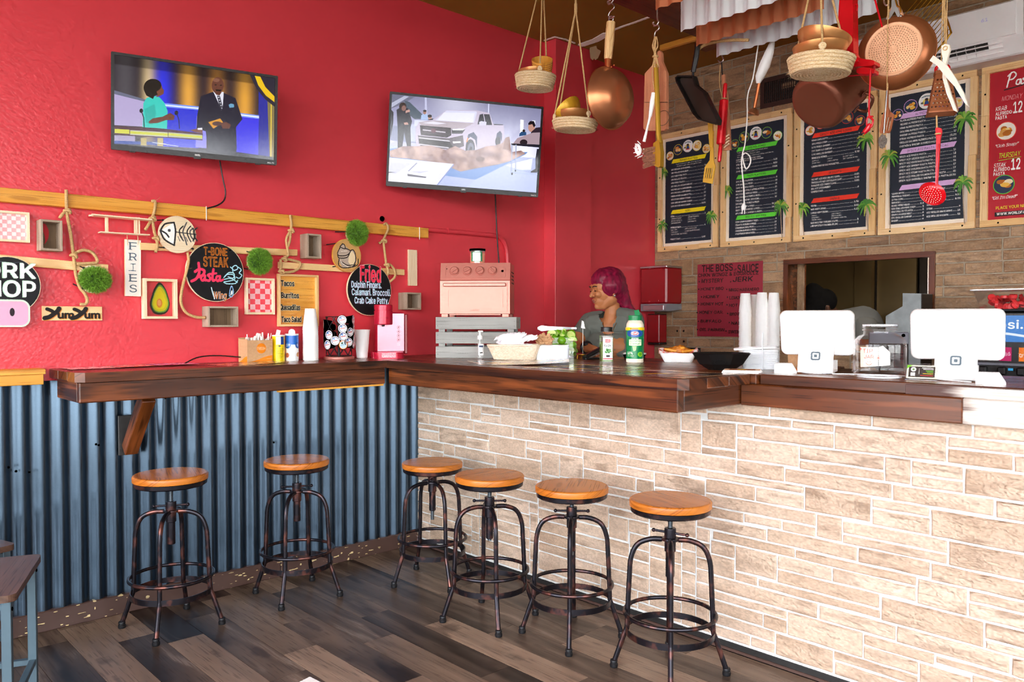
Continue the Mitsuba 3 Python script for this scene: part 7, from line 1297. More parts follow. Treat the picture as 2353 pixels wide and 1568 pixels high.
t.p('stand', box(-.03, .03, .02, .08, 0, .09, .008), 'black_plastic', at=at); t.p('tablet', xf(box(-.075, .075, -.006, .006, 0, .15, .004), tr(.02, 0, .012) @ rot(-14, (1, 0, 0))), 'register_grey', at=at); t.p('lower_back', xf(box(-.074, .074, -.008, -.005, .0, .10, .002), tr(.02, 0, .012) @ rot(-14, (1, 0, 0))), 'black_plastic', at=at); t.p('camera', xf(lathe([(0, .002), (.006, .002), (.007, 0), (0, 0)], 14), tr(.02, 0, .012) @ rot(-14, (1, 0, 0)) @ frame((.055, -.006, .135), (1, 0, 0), (0, 0, 1))), 'black_plastic', at=at); t.p('hinge', xf(cyl((-.02, 0, 0), (.04, 0, 0), .013, 14), tr(.05, -.015, .06)), 'black_metal', at=at)
M('register_grey', '#6f727c', 0.4)
t = Th('soda_machine', 'soda fountain with a blue lit display at the right edge', 'soda machine'); x0, yf = 2.47, 4.46
t.p('body', box(x0, 3.2, yf, 5.0, .95, 1.372, .01), 'black_plastic'); t.p('top_lid', box(x0 - .02, 3.22, yf - .02, 5.0, 1.372, 1.384, .004), 'black_metal')
cv = Canvas(); B = onback(0, yf - .001, 0); cv.rect(x0 + .03, 1.222, 3.15, 1.352, '#2a7fd0'); cv.poly(Polygon(spline([(x0 + .03, 1.262), (x0 + .15, 1.27), (x0 + .3, 1.245), (x0 + .3, 1.236), (x0 + .15, 1.258), (x0 + .03, 1.25)], 6, True)), '#eaf4ff'); x2 = BW(2349, 750, yf)[0]
cv.text('pepsi.', x2 + .004, 1.288, .04, '#ffffff', 'r', w=.19, bold=True); cv.disc(2.9, 1.29, .045, '#f2f4f8'); cv.poly(Point(2.9, 1.29).buffer(.04).intersection(sbox(2.8, 1.3, 3, 1.4)), '#d8283a'); cv.poly(Point(2.9, 1.29).buffer(.04).intersection(sbox(2.8, 1.2, 3, 1.275)), '#1c4fa8')
m, c = cv.mesh(); k = num(t.k + '__display'); scene[k] = ply(xf(m, B), 'black_plastic', False, color=c * SCR * .9, emitter={'type': 'area', 'radiance': VC})
for i, (cc, s, c2) in enumerate((('#c8286a', 'Wild', '#f4d0e0'), ('#ee7a1c', 'Crush', '#ffffff'), ('#f2c82a', 'Lemon', '#2a6a2a'), ('#2a9a4a', 'Mist', '#ffffff'))):
    cv = Canvas(); x = BW(2297, 815, yf)[0] + i * .083; cv.rect(x, 1.128, x + .052, 1.196, cc); cv.text(s, x + .026, 1.152, .017, c2, 'c', w=.044, bold=True, rotd=14)
    if s == 'Crush': [cv.line([(x + .026, 1.163), (x + .026 + .03 * math.cos(a), 1.163 + .03 * math.sin(a))], .001, '#ffb060') for a in np.arange(0, 6.2, .5)]
    cv.into(t, 'flavour_label', onback(0, yf - .002, 0))
t.p('label_strip', box(x0 + .02, 3.18, yf - .012, yf - .001, 1.105, 1.118, .002), 'register_grey'); t.p('alcove', box(x0 + .02, 3.18, yf - .001, yf + .001, .96, 1.10), 'black_matte')
for i in range(7): t.p('nozzle', box(x0 + .05 + i * .083, x0 + .085 + i * .083, yf - .03, yf, 1.06, 1.1, .006), 'black_plastic'); t.p('spout_plate', box(x0 + .045 + i * .083, x0 + .09 + i * .083, yf - .018, yf - .002, .985, 1.055, .003), 'register_grey')
cv = Canvas(); x = BW(2326, 850, yf)[0]; cv.rect(x - .01, 1.083, x + .012, 1.095, '#39b6f0'); cv.into(t, 'blue_sticker', onback(0, yf - .031, 0))
t = Th('plastic_tub', 'translucent tub of red caps on the soda machine', 'tub'); at = tr(2.80, 4.68, 1.384); t.p('tub', dish(.62, .3, .68, .34, .095, .003, .02), 'frosted', 40, at=at); M('frosted', '#e9d9d4', 0.25, spec=0.5, spec_trans=0.0) 
scene['frosted'] = {'type': 'thindielectric', 'int_ior': 1.4}
t.p('lid', ext(rrect(.7, .36, .02), .006, .095), 'clear_plastic', at=at)
M('cap_red', '#e23a3c', 0.35); cd = ply(lathe([(0, 0), (.018, 0), (.018, .012), (.016, .014), (0, .014)], 16), 'cap_red', 30); rd = random.Random(9)
for i in range(120):
    k = Th('bottle_cap', 'round red cap heaped in the translucent tub', 'cap', 'red caps in the tub').k; scene[k] = {**cd, 'to_world': T4(at @ tr(rd.uniform(-.28, .28), rd.uniform(-.145, -.05) if i < 70 else rd.uniform(-.05, .12), .008 + .055 * rd.random() ** 1.2) @ rot(rd.uniform(0, 180), (0, 0, 1)) @ rot(rd.uniform(0, 100), (1, 0, 0)))}
t = Th('wash_sign', 'small black plate with a white hand wash symbol behind the bowl', 'sign'); at = onback(*[BW(1590, 812, 5.0)[0], 5.0, BW(1590, 812, 5.0)[1]]); t.p('plate', box(-.075, .075, -.04, .04, 0, .004, .001), 'black_plastic', at=at @ rot(0, (0, 0, 1)))
cv = Canvas(); cv.poly(rrect(.05, .055, .006, .04, 0).difference(rrect(.046, .051, .005, .04, 0)), '#dcdcdc'); [cv.line([(.028 + i * .006, -.012), (.03 + i * .006, .014 - abs(i - 1.5) * .004)], .004, '#e8e8e8') for i in range(5)]; cv.text('Hand Wash', -.07, .006, .008, '#e8e8e8', w=.055); cv.text('Station', -.07, -.012, .008, '#e8e8e8', w=.04); cv.into(t, 'print', at @ tr(0, 0, .0045)); t.p('post', box(-.075, -.068, -.17, .04, -.006, 0), 'black_plastic', at=at)
one('cable', 'orange cord coiled behind the black bowl', 'cable', tube(spline([(.62, 4.9, .955), (.7, 4.86, .97), (.8, 4.85, 1.06), (.86, 4.85, 1.10), (.95, 4.87, 1.05), (.9, 4.9, .955)], 8), .006, 8), 'orange_cord', True); M('orange_cord', '#d8501c', 0.5)
# ------------------------------------------------------------------ hanging rack over the counter
def hp(u, v, y=3.1): return px(u, v, 'y', y)
def pl(pts, y): return [(lambda q: (q[0], q[2]))(hp(u, v, y)) for u, v in pts]
def plate(pts, y, th, smooth_k=0): return xf(ext(Polygon(spline(pl(pts, y), smooth_k, True) if smooth_k else pl(pts, y)).buffer(0), th, -th / 2), onback(0, y, 0))
def path3(pts, y): return np.array([hp(u, v, y + (q[0] if q else 0)) for u, v, *q in pts])
M('beam_dark', wood_tex('#6a2f17', '#4a1d0e', '#2a0f08', 6, 0.3), 0.45)
t = Th('ceiling_beam', 'reddish dark wooden beam under the ceiling behind the hanging pans', 'beam'); t.p('beam', box(1.2, 1.42, 1.7, 4.3, 2.94, 3.09, .004), 'beam_dark', grain=(0, 1, 0)); t.p('hanger', box(1.27, 1.35, 2.2, 2.28, 3.09, CEIL), 'beam_dark', grain=(0, 0, 1)); t.p('hanger', box(1.27, 1.35, 3.9, 3.98, 3.09, CEIL), 'beam_dark', grain=(0, 0, 1))
t = Th('ceiling_beam', 'dark beam crossing the ceiling over the corrugated sheets', 'beam'); t.p('beam', box(1.42, 3.4, 3.28, 3.42, 3.0, 3.09, .004), 'beam_dark', grain=(1, 0, 0)); t.p('hanger', box(2.5, 2.58, 3.31, 3.39, 3.09, CEIL), 'beam_dark', grain=(0, 0, 1))
one('wooden_lath', 'amber lath under the ceiling left of the hanging grill pan', 'lath', box(.58, 1.6, 4.40, 4.43, 3.13, 3.165, .002), 'pine_amber', grain=(1, 0, 0))
one('wooden_lath', 'dark lath under the ceiling above the stone wall', 'lath', box(.75, 1.9, 4.55, 4.68, 3.14, 3.17, .002), 'beam_dark', grain=(1, 0, 0))
M('tear_white', '#efeae0', 0.8, two=True); M('tear_brown', '#a08664', 0.8, two=True)
tear = LineString([px(u, v, 'z', CEIL)[:2] for u, v in ((1338, 102), (1368, 92), (1392, 78))]).buffer(.03).union(LineString([px(u, v, 'z', CEIL)[:2] for u, v in ((1410, 68), (1430, 60), (1460, 50), (1492, 38))]).buffer(.009)); 
tt = Th('ceiling_tear', 'torn white seam in the brown ceiling with a hanging flap', 'ceiling tear'); tt.p('seam', ext(tear, .004, CEIL - .005), 'tear_white')
tt.p('paper_flap', plate([(1356, 96), (1366, 92), (1372, 112), (1381, 117), (1374, 134), (1368, 138), (1365, 134), (1362, 139), (1357, 134), (1355, 118)], 4.2, .002), 'tear_brown')
tt.p('wall_crack', ext(LineString([px(u, v, 'z', CEIL)[:2] for u, v in ((1252, 92), (1275, 84), (1300, 90), (1320, 98))]).buffer(.008), .003, CEIL - .004), 'tear_white')
# corrugated valance sheets: parallel, one behind the other
M('galvanised', proc(lambda p, n, uv: mix(lin('#dbe2e6'), lin('#eef2f4'), fbm(p.x * 6, p.z * 6, p.y * 2))), 0.32, metal=0.4, two=True); M('copper_sheet', proc(lambda p, n, uv: mix(lin('#d2865c'), lin('#bb6c48'), fbm(p.x * 8, p.z * 7, p.y))), 0.34, metal=0.4, two=True)
def valance(label, x0, x1, y, z0, mat, z1=3.19):
    m = corrugate(x1 - x0, z1 - z0, .067, .0085, .0008); v = m.vertices.copy(); m.vertices = np.column_stack([x0 + v[:, 0], y + v[:, 1], z0 + v[:, 2]])
    return one('corrugated_sheet', label, 'corrugated sheet', m, mat, True)
valance('small copper corrugated sheet at the top edge above the cutting board', 1.67, 1.87, 2.90, 2.70, 'copper_sheet')
valance('front galvanised corrugated sheet, nearest of the hanging sheets', 1.588, 2.33, 3.205, 2.70, 'galvanised')
valance('copper corrugated sheet hanging between two galvanised sheets', 1.522, 2.185, 3.43, 2.70, 'copper_sheet')
valance('rear galvanised corrugated sheet, lowest in the picture', 1.497, 2.33, 3.65, 2.70, 'galvanised')
one('rope', 'coil of rope lying over the copper corrugated sheet', 'rope', cat([tube(spline([hp(u, v + k * 4, 3.52 + .02 * k) for u, v in ((1600, 118), (1618, 104), (1645, 96), (1680, 92), (1720, 92))], 6), .008, 7) for k in (0,)]), 'jute', True)
def s_hook(label, pts, y, r=.0035, mat='chrome'): return one('s_hook', label, 'hook', tube(spline(path3(pts, y), 7), r, 8), mat, True)
# wok
s_hook('upper steel hook of the chain holding the copper wok', [(1402, -16), (1410, -2), (1400, 10), (1396, 4), (1403, 0)], 3.1); s_hook('lower steel hook carrying the copper wok', [(1397, 6), (1409, 10), (1411, 18), (1402, 27), (1398, 38), (1405, 42), (1412, 37)], 3.1)
t = Th('copper_wok', 'large hammered copper wok with pale wooden handle, hung by its ring', 'wok'); c = hp(1413, 222, 3.1); R_ = .155
a3 = np.array([.93, -.02, -.14]); a3 /= np.linalg.norm(a3); at = frame(c, np.cross([0, 0, 1.0], a3), [0, 0, 1]); prof = spline([(0, .058), (.05, .056), (.095, .04), (.132, .008), (.15, -.03), (.155, -.04)], 6)
t.p('bowl', lathe(prof.tolist()[::-1] + [(.152, -.04), (.13, .004), (.09, .036), (0, .053)][:0], 56), 'copper2', 40, at=at); t.p('rim', trimesh.creation.torus(.155, .0022, 56, 8), 'copper', 40, at=at @ tr(0, 0, -.04)); t.p('inside', lathe([(p_[0] * .985, p_[1] - .002) for p_ in prof][::1], 56), 'copper2', 40, at=at)
scene['copper2'] = {'type': 'twosided', 'bsdf': {'type': 'principled', 'base_color': rgb('#c98258'), 'roughness': 0.3, 'metallic': 0.8}}
h0, h1, h2 = hp(1398, 162, 3.1), hp(1397, 136, 3.1), hp(1404, 50, 3.1); t.p('ferrule', cyl(h0, h1, .0165, 12, .0185), 'copper', 30); t.p('handle', tube([h1, (h1 + h2) / 2, h2], [.0195, .023, .0215], 8), 'pine', grain=(0, 0, 1)); t.p('socket', cat([sph(hp(1393, 161, 3.1), (.022, .03, .018), 2), cyl(hp(1388, 165, 3.1), hp(1402, 157, 3.1), .008, 8)]), 'copper', 30)
for k in range(3): t.p('rivet', sph(hp(1399 + k * 6, 158 - k * 4, 3.07), .005, 1), 'copper', True)
t.p('hang_ring', tube(spline(path3([(1400, 48), (1399, 40), (1404, 37), (1409, 40), (1408, 48)], 3.1), 6), .003, 8), 'chrome', True)
# rope baskets
def rope_basket(label, u, v, r, h, y, ropes, apex, seed):
    c = hp(u, v, y); t = Th('rope_basket', label, 'basket'); n = int(h / .0125); rg = []
    for i in range(int(r * .86 / .012)): rg.append(tube(ring((0, 0, .004), .008 + i * .012, (1, 0, 0), (0, 1, 0), 28), .0066, 6, closed=True))
    for i in range(n): 
        f_ = i / max(1, n - 1); q = ring((0, 0, .006 + i * .0122), r * (.88 + .12 * f_), (1, 0, 0), (0, 1, 0), 72); q *= (1 + .010 * np.sin(np.arange(72) * 2.6 + i))[:, None] * [1, 1, 0] + [0, 0, 1]; rg.append(tube(q, .0075, 6, closed=True))
    at = tr(*c) @ rot(4, (0, 1, 0)); t.p('coil', cat(rg), 'jute_pale', True, at=at)
    rg = np.random.default_rng(seed); V, F, k = [], [], 0
    for i in range(260):
        a = rg.uniform(0, 6.28); z = rg.uniform(0, h); d = np.array([math.cos(a), math.sin(a), rg.uniform(-.6, .6)]); p0 = np.array([math.cos(a) * r * .95, math.sin(a) * r * .95, z]); s = np.array([0, 0, .0005]); V += [p0 - s, p0 + s, p0 + d * rg.uniform(.008, .02)]; F.append([k, k + 1, k + 2]); k += 3
    t.p('fibres', trimesh.Trimesh(np.array(V), np.array(F), process=False), 'jute_pale', at=at, kind='stuff'); A = hp(*apex, y)
    for a in ropes:
        a = math.radians(a); e = c + np.array([math.cos(a) * r * 1.0, math.sin(a) * r * 1.0, h]); t.p('hanging_rope', tube([e, e * .5 + A * .5 + [0, 0, 0], A], .0042, 7), 'jute', True); t.p('knot', cat([xf(trimesh.creation.torus(.009, .0055, 12, 7), frame(e, (-math.sin(a), math.cos(a), .4), (0, 0, 1))), cyl(e + [0, 0, -.02], e + [0, 0, .012], .006, 7)]), 'jute_pale', True)
    t.p('top_rope', tube([A, A + [0, 0, .12]], .006, 7), 'jute', True); t.p('whipping', tube([A + [0, 0, -.015], A + [0, 0, .03]], .0085, 8), 'jute', True) if v > 250 else None
    return c
M('gold_copper', '#c98e55', 0.3, metal=0.6, two=True); M('brass_bowl', '#d9a62c', 0.35, metal=0.3, two=True)
def bowl_mesh(r, h): return lathe([(0, 0), (r * .5, 0), (r * .78, h * .3), (r * .96, h * .75), (r, h), (r * .98, h), (r * .93, h * .72), (r * .75, h * .32), (r * .48, .004), (0, .004)], 44)
c = rope_basket('rope basket with copper bowl and ribbed wooden cup, first from the left', 1229, 205, .105, .078, 3.05, (200, 330, 95), (1247, -60), 1)
one('copper_bowl', 'copper bowl in the left rope basket', 'bowl', bowl_mesh(.092, .06), 'gold_copper', 40, at=tr(*(c + [0, 0, .035]))); t = Th('wooden_cup', 'tilted ribbed orange wooden cup in the left rope basket', 'cup'); t.p('cup', lathe([(0, 0), (.04, 0), (.052, .03), (.056, .09), (.053, .09), (.049, .03), (.037, .004), (0, .004)], 36), 'pine_amber', at=tr(*(c + [.035, .02, .065])) @ rot(38, (.7, .7, 0)), grain=(0, 0, 1)); t.p('grooves', cat([trimesh.creation.torus(.0545 + i * .0004, .0012, 36, 5).apply_translation((0, 0, .045 + i * .011)) for i in range(4)]), 'copper_paint', at=tr(*(c + [.035, .02, .065])) @ rot(38, (.7, .7, 0)))
c = rope_basket('rope basket with copper and yellow lined bowls, second from the left', 1321, 300, .113, .062, 3.05, (185, 245, 350), (1323, 22), 2)
one('copper_bowl', 'copper bowl standing in the second rope basket', 'bowl', bowl_mesh(.088, .055), 'gold_copper', 40, at=tr(*(c + [-.01, 0, .04]))); one('yellow_bowl', 'bowl with yellow inside, tilted in the second rope basket', 'bowl', bowl_mesh(.085, .05), 'brass_bowl', 40, at=tr(*(c + [-.012, -.005, .075])) @ rot(-28, (.68, .73, 0)) @ rot(38, (.73, -.68, 0)) @ rot(0, (0, 0, 1)))
c = rope_basket('rope basket with two stacked gold bowls before the copper pot', 1884, 172, .116, .072, 2.93, (170, 300, 60), (1883, -120), 3)
one('gold_bowl', 'lower gold bowl in the right rope basket', 'bowl', bowl_mesh(.1, .06), 'gold_copper', 40, at=tr(*(c + [0, 0, .045]))); one('gold_bowl', 'upper gold bowl leaning in the right rope basket', 'bowl', bowl_mesh(.1, .06), 'gold_copper', 40, at=tr(*(c + [.0, 0, .085])) @ rot(-16, (.73, -.68, 0)))
# bundle on the second hook: cutting board, pasta fork, brush
y = 3.1; s_hook('upper steel hook above the cutting board', [(1510, -6), (1510, 40), (1513, 50), (1508, 58), (1500, 54), (1503, 50)], y); s_hook('lower steel hook holding the cutting board and brush', [(1502, 60), (1512, 58), (1514, 66), (1506, 74), (1504, 84), (1508, 88)], y)
t = Th('cutting_board', 'reddish wooden cutting board hanging by its handle', 'cutting board'); t.p('board', plate([(1513, 120), (1518, 117), (1522, 122), (1523, 142), (1534, 168), (1534, 296), (1528, 301), (1486, 301), (1481, 296), (1484, 170), (1497, 156), (1511, 140)], y + .05, .018), 'board_red', grain=(0, 0, 1)); M('board_red', wood_tex('#c98a66', '#b87452', '#8d4f35', 8, .2), .5)
t.p('crack', plate([(1481, 235), (1534, 234.4), (1534, 235.6), (1481, 236)], y + .0385, .004), 'dark_seat'); t.p('round_stamp', xf(ext(Point(0, 0).buffer(.036).difference(Point(0, 0).buffer(.0335)), .001), onback(hp(1512, 268, y)[0] + .0, y + .04, hp(1512, 268, y)[2])), 'dark_seat')
t = Th('pasta_fork', 'white plastic spaghetti fork hanging before the cutting board', 'pasta fork'); t.p('handle', tube(path3([(1502, 213), (1499, 235), (1494, 268)], y - .02), [.010, .013, .008], 10), 'white_plastic', 30); t.p('shaft', tube(path3([(1494, 266), (1486, 300), (1480, 326)], y - .02), [.006, .0055, .008], 8), 'white_plastic', 30)
t.p('head', xf(ext(affinity.scale(Point(0, 0).buffer(.024), .75, 1.25).difference(sbox(-.003, -.01, .003, .014)), .005), onback(*[hp(1473, 345, y)[0], y - .02, hp(1473, 345, y)[2]], 20)), 'white_plastic')
for i in range(9):
    a = math.radians(100 + i * 32); b_ = hp(1473, 345, y - .02); e = b_ + np.array([math.cos(a) * .019, 0, math.sin(a) * .029]); t.p('tine', cyl(e, e + np.array([math.cos(a) * .012, -.02, math.sin(a) * .012]), .003, 6, .002), 'white_plastic', 30)
t = Th('scrub_brush', 'long gold painted brush with brown bristles hanging on the hook', 'brush'); t.p('handle', tube(path3([(1507, 148), (1510, 220), (1513, 310), (1517, 330)], y - .01), [.0115, .0125, .0125, .014], 10), 'gold_paint', 30); M('gold_paint', '#b98f2a', 0.35, metal=0.5)
t.p('head', plate([(1505, 330), (1518, 322), (1522, 350), (1521, 383), (1516, 386), (1504, 380)], y - .01, .028), 'gold_paint'); rd = random.Random(3); bs = []
for i in range(150): u, v = 1505, rd.uniform(336, 380); p0 = hp(u, v, y - .012 + rd.uniform(-.02, .02)); bs.append(cyl(p0, p0 + np.array([-.062 + rd.uniform(-.008, .006), rd.uniform(-.012, .012), rd.uniform(-.012, .004)]), .0016, 4))
t.p('bristles', cat(bs), 'bristle', kind='stuff'); M('bristle', proc(lambda p, n, uv: mix(lin('#7a4a36'), lin('#b07a60'), noise(p.x * 300, p.y * 300, p.z * 90))), .8)
one('twine', 'raffia twine tying the brush and the pasta fork to the hook', 'twine', cat([tube(spline([hp(1506 + rd.uniform(-3, 3), 84, y - .02), hp(1504 + rd.uniform(-6, 8), 105, y - .02), hp(1505 + rd.uniform(-3, 3), 125, y - .025), hp(1507 + rd.uniform(-10, 9), 155, y - .02)], 5), .0022, 5) for i in range(9)] + [tube(spline(path3([(1503, 130), (1499, 170), (1503, 205)], y - .02), 5), .002, 5), xf(trimesh.creation.torus(.011, .0045, 14, 6), frame(hp(1506, 130, y - .02), (1, 0, 0), (0, 1, 0)))]), 'jute', True)
# black square grill pan
y = 3.5; t = Th('grill_pan', 'black square grill pan hanging by its handle', 'grill pan'); P_ = pl([(1560, 178), (1596, 177), (1600, 192), (1618, 210), (1654, 280), (1650, 287), (1610, 275), (1600, 270), (1560, 186)], y)
g = fat(Polygon(pl([(1562, 175), (1597, 175), (1603, 196), (1622, 212), (1654, 276), (1652, 287), (1640, 286), (1608, 276), (1596, 262), (1558, 190), (1556, 180)], y)), .004)
t.p('base', xf(ext(g, .006, -.02), onback(0, y, 0)), 'pan_brown'); t.p('wall', xf(ext(g.difference(g.buffer(-.007)), .038, -.018), onback(0, y, 0)), 'black_plastic'); M('pan_brown', '#33251f', 0.45)
t.p('handle', tube(path3([(1605, 92), (1599, 135), (1593, 166)], y), [.0125, .015, .0125], 10), 'black_plastic', 30); t.p('neck', cyl(hp(1593, 164, y), hp(1592, 180, y), .006, 8), 'black_metal', 30)
# rolling pin bundle
y = 3.65; s_hook('steel hook below the rear galvanised sheet', [(1650, 126), (1655, 118), (1660, 131), (1662, 138), (1656, 143), (1650, 139)], y); one('s_hook', 'black wire hook holding the red rolling pin', 'hook', tube(spline(path3([(1658, 140), (1659, 156), (1660, 172)], y), 5), .0028, 7), 'black_metal', True)
t = Th('rolling_pin', 'red wooden rolling pin hanging upright', 'rolling pin'); a, b_ = hp(1664, 230, y - .03), hp(1656, 332, y - .03); d = (b_ - a) / np.linalg.norm(b_ - a); t.p('barrel', tube([a, a + d * .004, b_ - d * .004, b_], [.019, .0225, .0225, .019], 20), 'red_gloss', 30); t.p('grip', tube([a - d * .085, a - d * .08, a - d * .04, a], [.006, .0095, .0105, .008], 12), 'red_gloss', 30); t.p('grip', tube([b_, b_ + d * .04, b_ + d * .085, b_ + d * .09], [.008, .0105, .0095, .006], 12), 'red_gloss', 30)
t = Th('wooden_spatula', 'yellow slotted spatula hanging beside the rolling pin', 'spatula'); g = Polygon(pl([(1639, 302), (1646, 302), (1645, 345), (1646, 370), (1650, 385), (1643, 424), (1621, 420), (1626, 385), (1637, 370), (1638, 345)], y))
for k in range(4): g = g.difference(Polygon(pl([(1629 + k * 4.4, 388), (1631.6 + k * 4.4, 388), (1627.5 + k * 4.4, 412), (1625 + k * 4.4, 412)], y)))
t.p('blade', xf(ext(g, .006), onback(0, y - .02, 0)), 'yellow_wood'); M('yellow_wood', '#d9a93a', 0.45); t.p('handle', xf(ext(Polygon(pl([(1634, 285), (1645, 283), (1645, 340), (1638, 340)], y)), .01), onback(0, y - .022, 0)), 'yellow_wood')
t = Th('wooden_fork', 'flat wooden spaghetti fork with pegs behind the rolling pin', 'fork'); t.p('body', plate([(1660, 172), (1666, 171), (1667, 200), (1672, 215), (1678, 300), (1680, 345), (1658, 346), (1660, 300)], y + .01, .012), 'board_red', grain=(0, 0, 1))
for k in range(4): p0 = hp(1664, 318 + k * 7, y - .01); t.p('peg', cyl(p0, p0 + [.035, -.012, .012], .004, 7), 'pale_wood', 30)
one('twine', 'twine tied around the rolling pin grip', 'twine', cat([tube(spline(path3([(1655, 150), (1653, 190), (1660, 226)], y - .03), 5), .002, 5), xf(trimesh.creation.torus(.0115, .003, 14, 6), frame(hp(1664, 227, y - .03), (1, 0, 0), (0, 1, 0)))]), 'jute', True)
# white hand blender with its cord, steel ladle
y = 3.75; t = Th('hand_blender', 'white hand blender with a copper shaft hanging upside down', 'hand blender'); t.p('body', tube(path3([(1777, 94), (1774, 100), (1768, 120), (1757, 150), (1745, 178), (1742, 192)], y), [.008, .014, .022, .028, .022, .010], 16), 'white_plastic', 40); t.p('shaft', cyl(hp(1744, 192, y), hp(1734, 248, y), .008, 12), 'copper', 30)
t.p('blade_guard', lathe([(.008, .02), (.022, .012), (.03, -.006), (.028, -.012), (.02, .006), (.006, .014)], 24), 'copper2', 40, at=tr(*hp(1732, 258, y)) @ rot(20, (0, 1, 0))); t.p('cord', tube(spline(path3([(1743, 98), (1740, 118), (1730, 180), (1718, 220), (1717, 270), (1712, 330), (1706, 358), (1714, 388), (1724, 375), (1723, 360), (1712, 352), (1704, 365), (1706, 400), (1709, 430), (1710, 470)], y - .02), 6), .0035, 7), 'white_plastic', True)
t.p('plug', cat([tube(path3([(1709, 468), (1709, 474), (1708, 482)], y - .02), [.006, .012, .011], 10), cyl(hp(1706, 482, y - .02), hp(1705, 492, y - .02), .002, 6), cyl(hp(1711, 482, y - .02), hp(1711, 492, y - .02), .002, 6)]), 'white_plastic', 30)
# copper stock pot lying on its side
y = 3.42; c = hp(1903, 215, y); vw = (EYE - c) / np.linalg.norm(EYE - c); rt = np.array([.682, .731, 0]); upv = np.cross(rt, -vw); b3 = .62 * vw - .50 * rt - .55 * upv; b3 /= np.linalg.norm(b3)
t = Th('stock_pot', 'large copper stock pot hanging tilted on its side', 'pot'); at = frame(c, rt, upv - b3 * (upv @ b3)); w3 = np.cross(*[at[:3, 0], at[:3, 1]]); at = frame(c, np.cross([0, 0, 1.0], b3), np.cross(b3, np.cross([0, 0, 1.0], b3)))
t.p('pot', lathe([(0, .10), (.098, .10), (.116, .094), (.126, .078), (.129, .04), (.129, -.095), (.133, -.1), (.133, -.104), (.126, -.104), (.126, .06), (.11, .09), (0, .094)][::-1], 56), 'pot_copper', 40, at=at); M('pot_copper', '#8d543f', 0.36, metal=0.55, two=True)
hd = np.linalg.inv(at[:3, :3]) @ (rt * .72 - upv * .45 + vw * .5); ang = math.atan2(hd[1], hd[0]); H4 = at @ rot(math.degrees(ang), (0, 0, 1))
t.p('handle', tube(spline([(.129, -.045, -.055), (.15, -.045, -.06), (.172, -.03, -.06), (.172, .03, -.06), (.15, .045, -.06), (.129, .045, -.055)], 6), .007, 10), 'pot_copper', True, at=H4); t.p('handle_plate', cat([sph((.129, s * .045, -.052), (.004, .016, .022), 2) for s in (-1, 1)]), 'pot_copper', True, at=H4)
# copper frying pan, bottom to the viewer
y = 3.22; c = hp(2056, 118, y); vw = (EYE - c) / np.linalg.norm(EYE - c); b3 = vw - .20 * rt + .02 * np.array([0, 0, 1]); b3 /= np.linalg.norm(b3); at = frame(c, np.cross([0, 0, 1.0], b3), [0, 0, 1])
t = Th('frying_pan', 'large copper frying pan hanging with its dimpled base outwards', 'frying pan'); t.p('pan', lathe([(0, .03), (.099, .03), (.103, .027), (.118, .022), (.136, .004), (.143, -.02), (.145, -.021), (.142, -.024), (.13, .0), (.1, .022), (0, .022)][::-1], 64), 'pan_copper', 40, at=at); M('pan_copper', '#a5633c', 0.3, metal=0.55, two=True); M('pan_base', '#e2ac84', 0.45, metal=0.35)
t.p('base_plate', lathe([(0, .034), (.09, .034), (.093, .0335), (.095, .0345), (.100, .0345), (.103, .031), (.103, .027)][::-1], 64), 'pan_base', 40, at=at); dm = []
for i in range(2, 11):
    for k in range(int(i * 6)): a = k / (i * 6) * 6.283; dm.append(lathe([(0, .0008), (.0012, .0004), (.0016, 0), (0, 0)], 5).apply_translation((i * .0085 * math.cos(a), i * .0085 * math.sin(a), .034)))
t.p('dimples', cat(dm), 'pan_base', at=at, kind='stuff'); t.p('handle_bracket', cat([tube([at[:3, :3] @ np.array(q) + c for q in ((s * .026, .128, .006), (s * .02, .15, .004), (s * .008, .175, .0), (0, .26, 0))], .006, 7) for s in (-1, 1)]), 'pan_base', 30); t.p('bracket_strap', xf(ext(Polygon([(-.03, .125), (-.012, .16), (-.01, .26), (.01, .26), (.012, .16), (.022, .122), (.012, .122), (.0, .15), (-.018, .122)]), .004, -.002), at @ tr(0, 0, .012)), 'steel')
for s in (-1, 1): t.p('rivet', sph((s * .022, .126, .014), .005, 1), 'steel', True, at=at)
s_hook('gold and steel hook behind the frying pan handle', [(2036, -10), (2031, 2), (2036, 12), (2042, 10)], y - .03); s_hook('gold hook beside the frying pan handle', [(2058, 0), (2062, 14), (2068, 16), (2070, 28)], y - .02, .003, 'gold_metal')
one('cable_rod', 'thin red rod hanging before the frying pan', 'rod', tube(path3([(2008, -10), (2016, 20), (2027, 62)], y - .14), .0035, 8), 'red_gloss', 30)
# red electric can opener / mixer hung upside down
y = 3.1; t = Th('hand_mixer', 'red glossy kitchen appliance hanging upside down with a narrow foot', 'kitchen appliance')
t.p('column', plate([(1936, -25), (1965, -25), (1967, 122), (1972, 134), (1990, 139), (1950, 158), (1930, 160), (1926, 150)], y, .045), 'red_gloss'); g = fat(Polygon(pl([(1930, 150), (1968, 132), (1990, 139), (2012, 142), (2017, 144), (2017, 152), (2010, 155), (1960, 158), (1925, 163)], y)), .003)
t.p('foot', xf(ext(g, .05, -.02), onback(0, y, 0)), 'red_gloss'); t.p('lower_jaw', plate([(1976, 160), (1992, 157), (2012, 161), (2014, 166), (2010, 172), (1980, 172), (1973, 168)], y - .01, .04, 4), 'red_gloss'); t.p('jaw_edge', tube(path3([(1922, 176), (1950, 175), (1985, 172), (2005, 172)], y - .03), .003, 8), 'chrome_red', True); M('chrome_red', '#c8323c', .15, metal=.7)
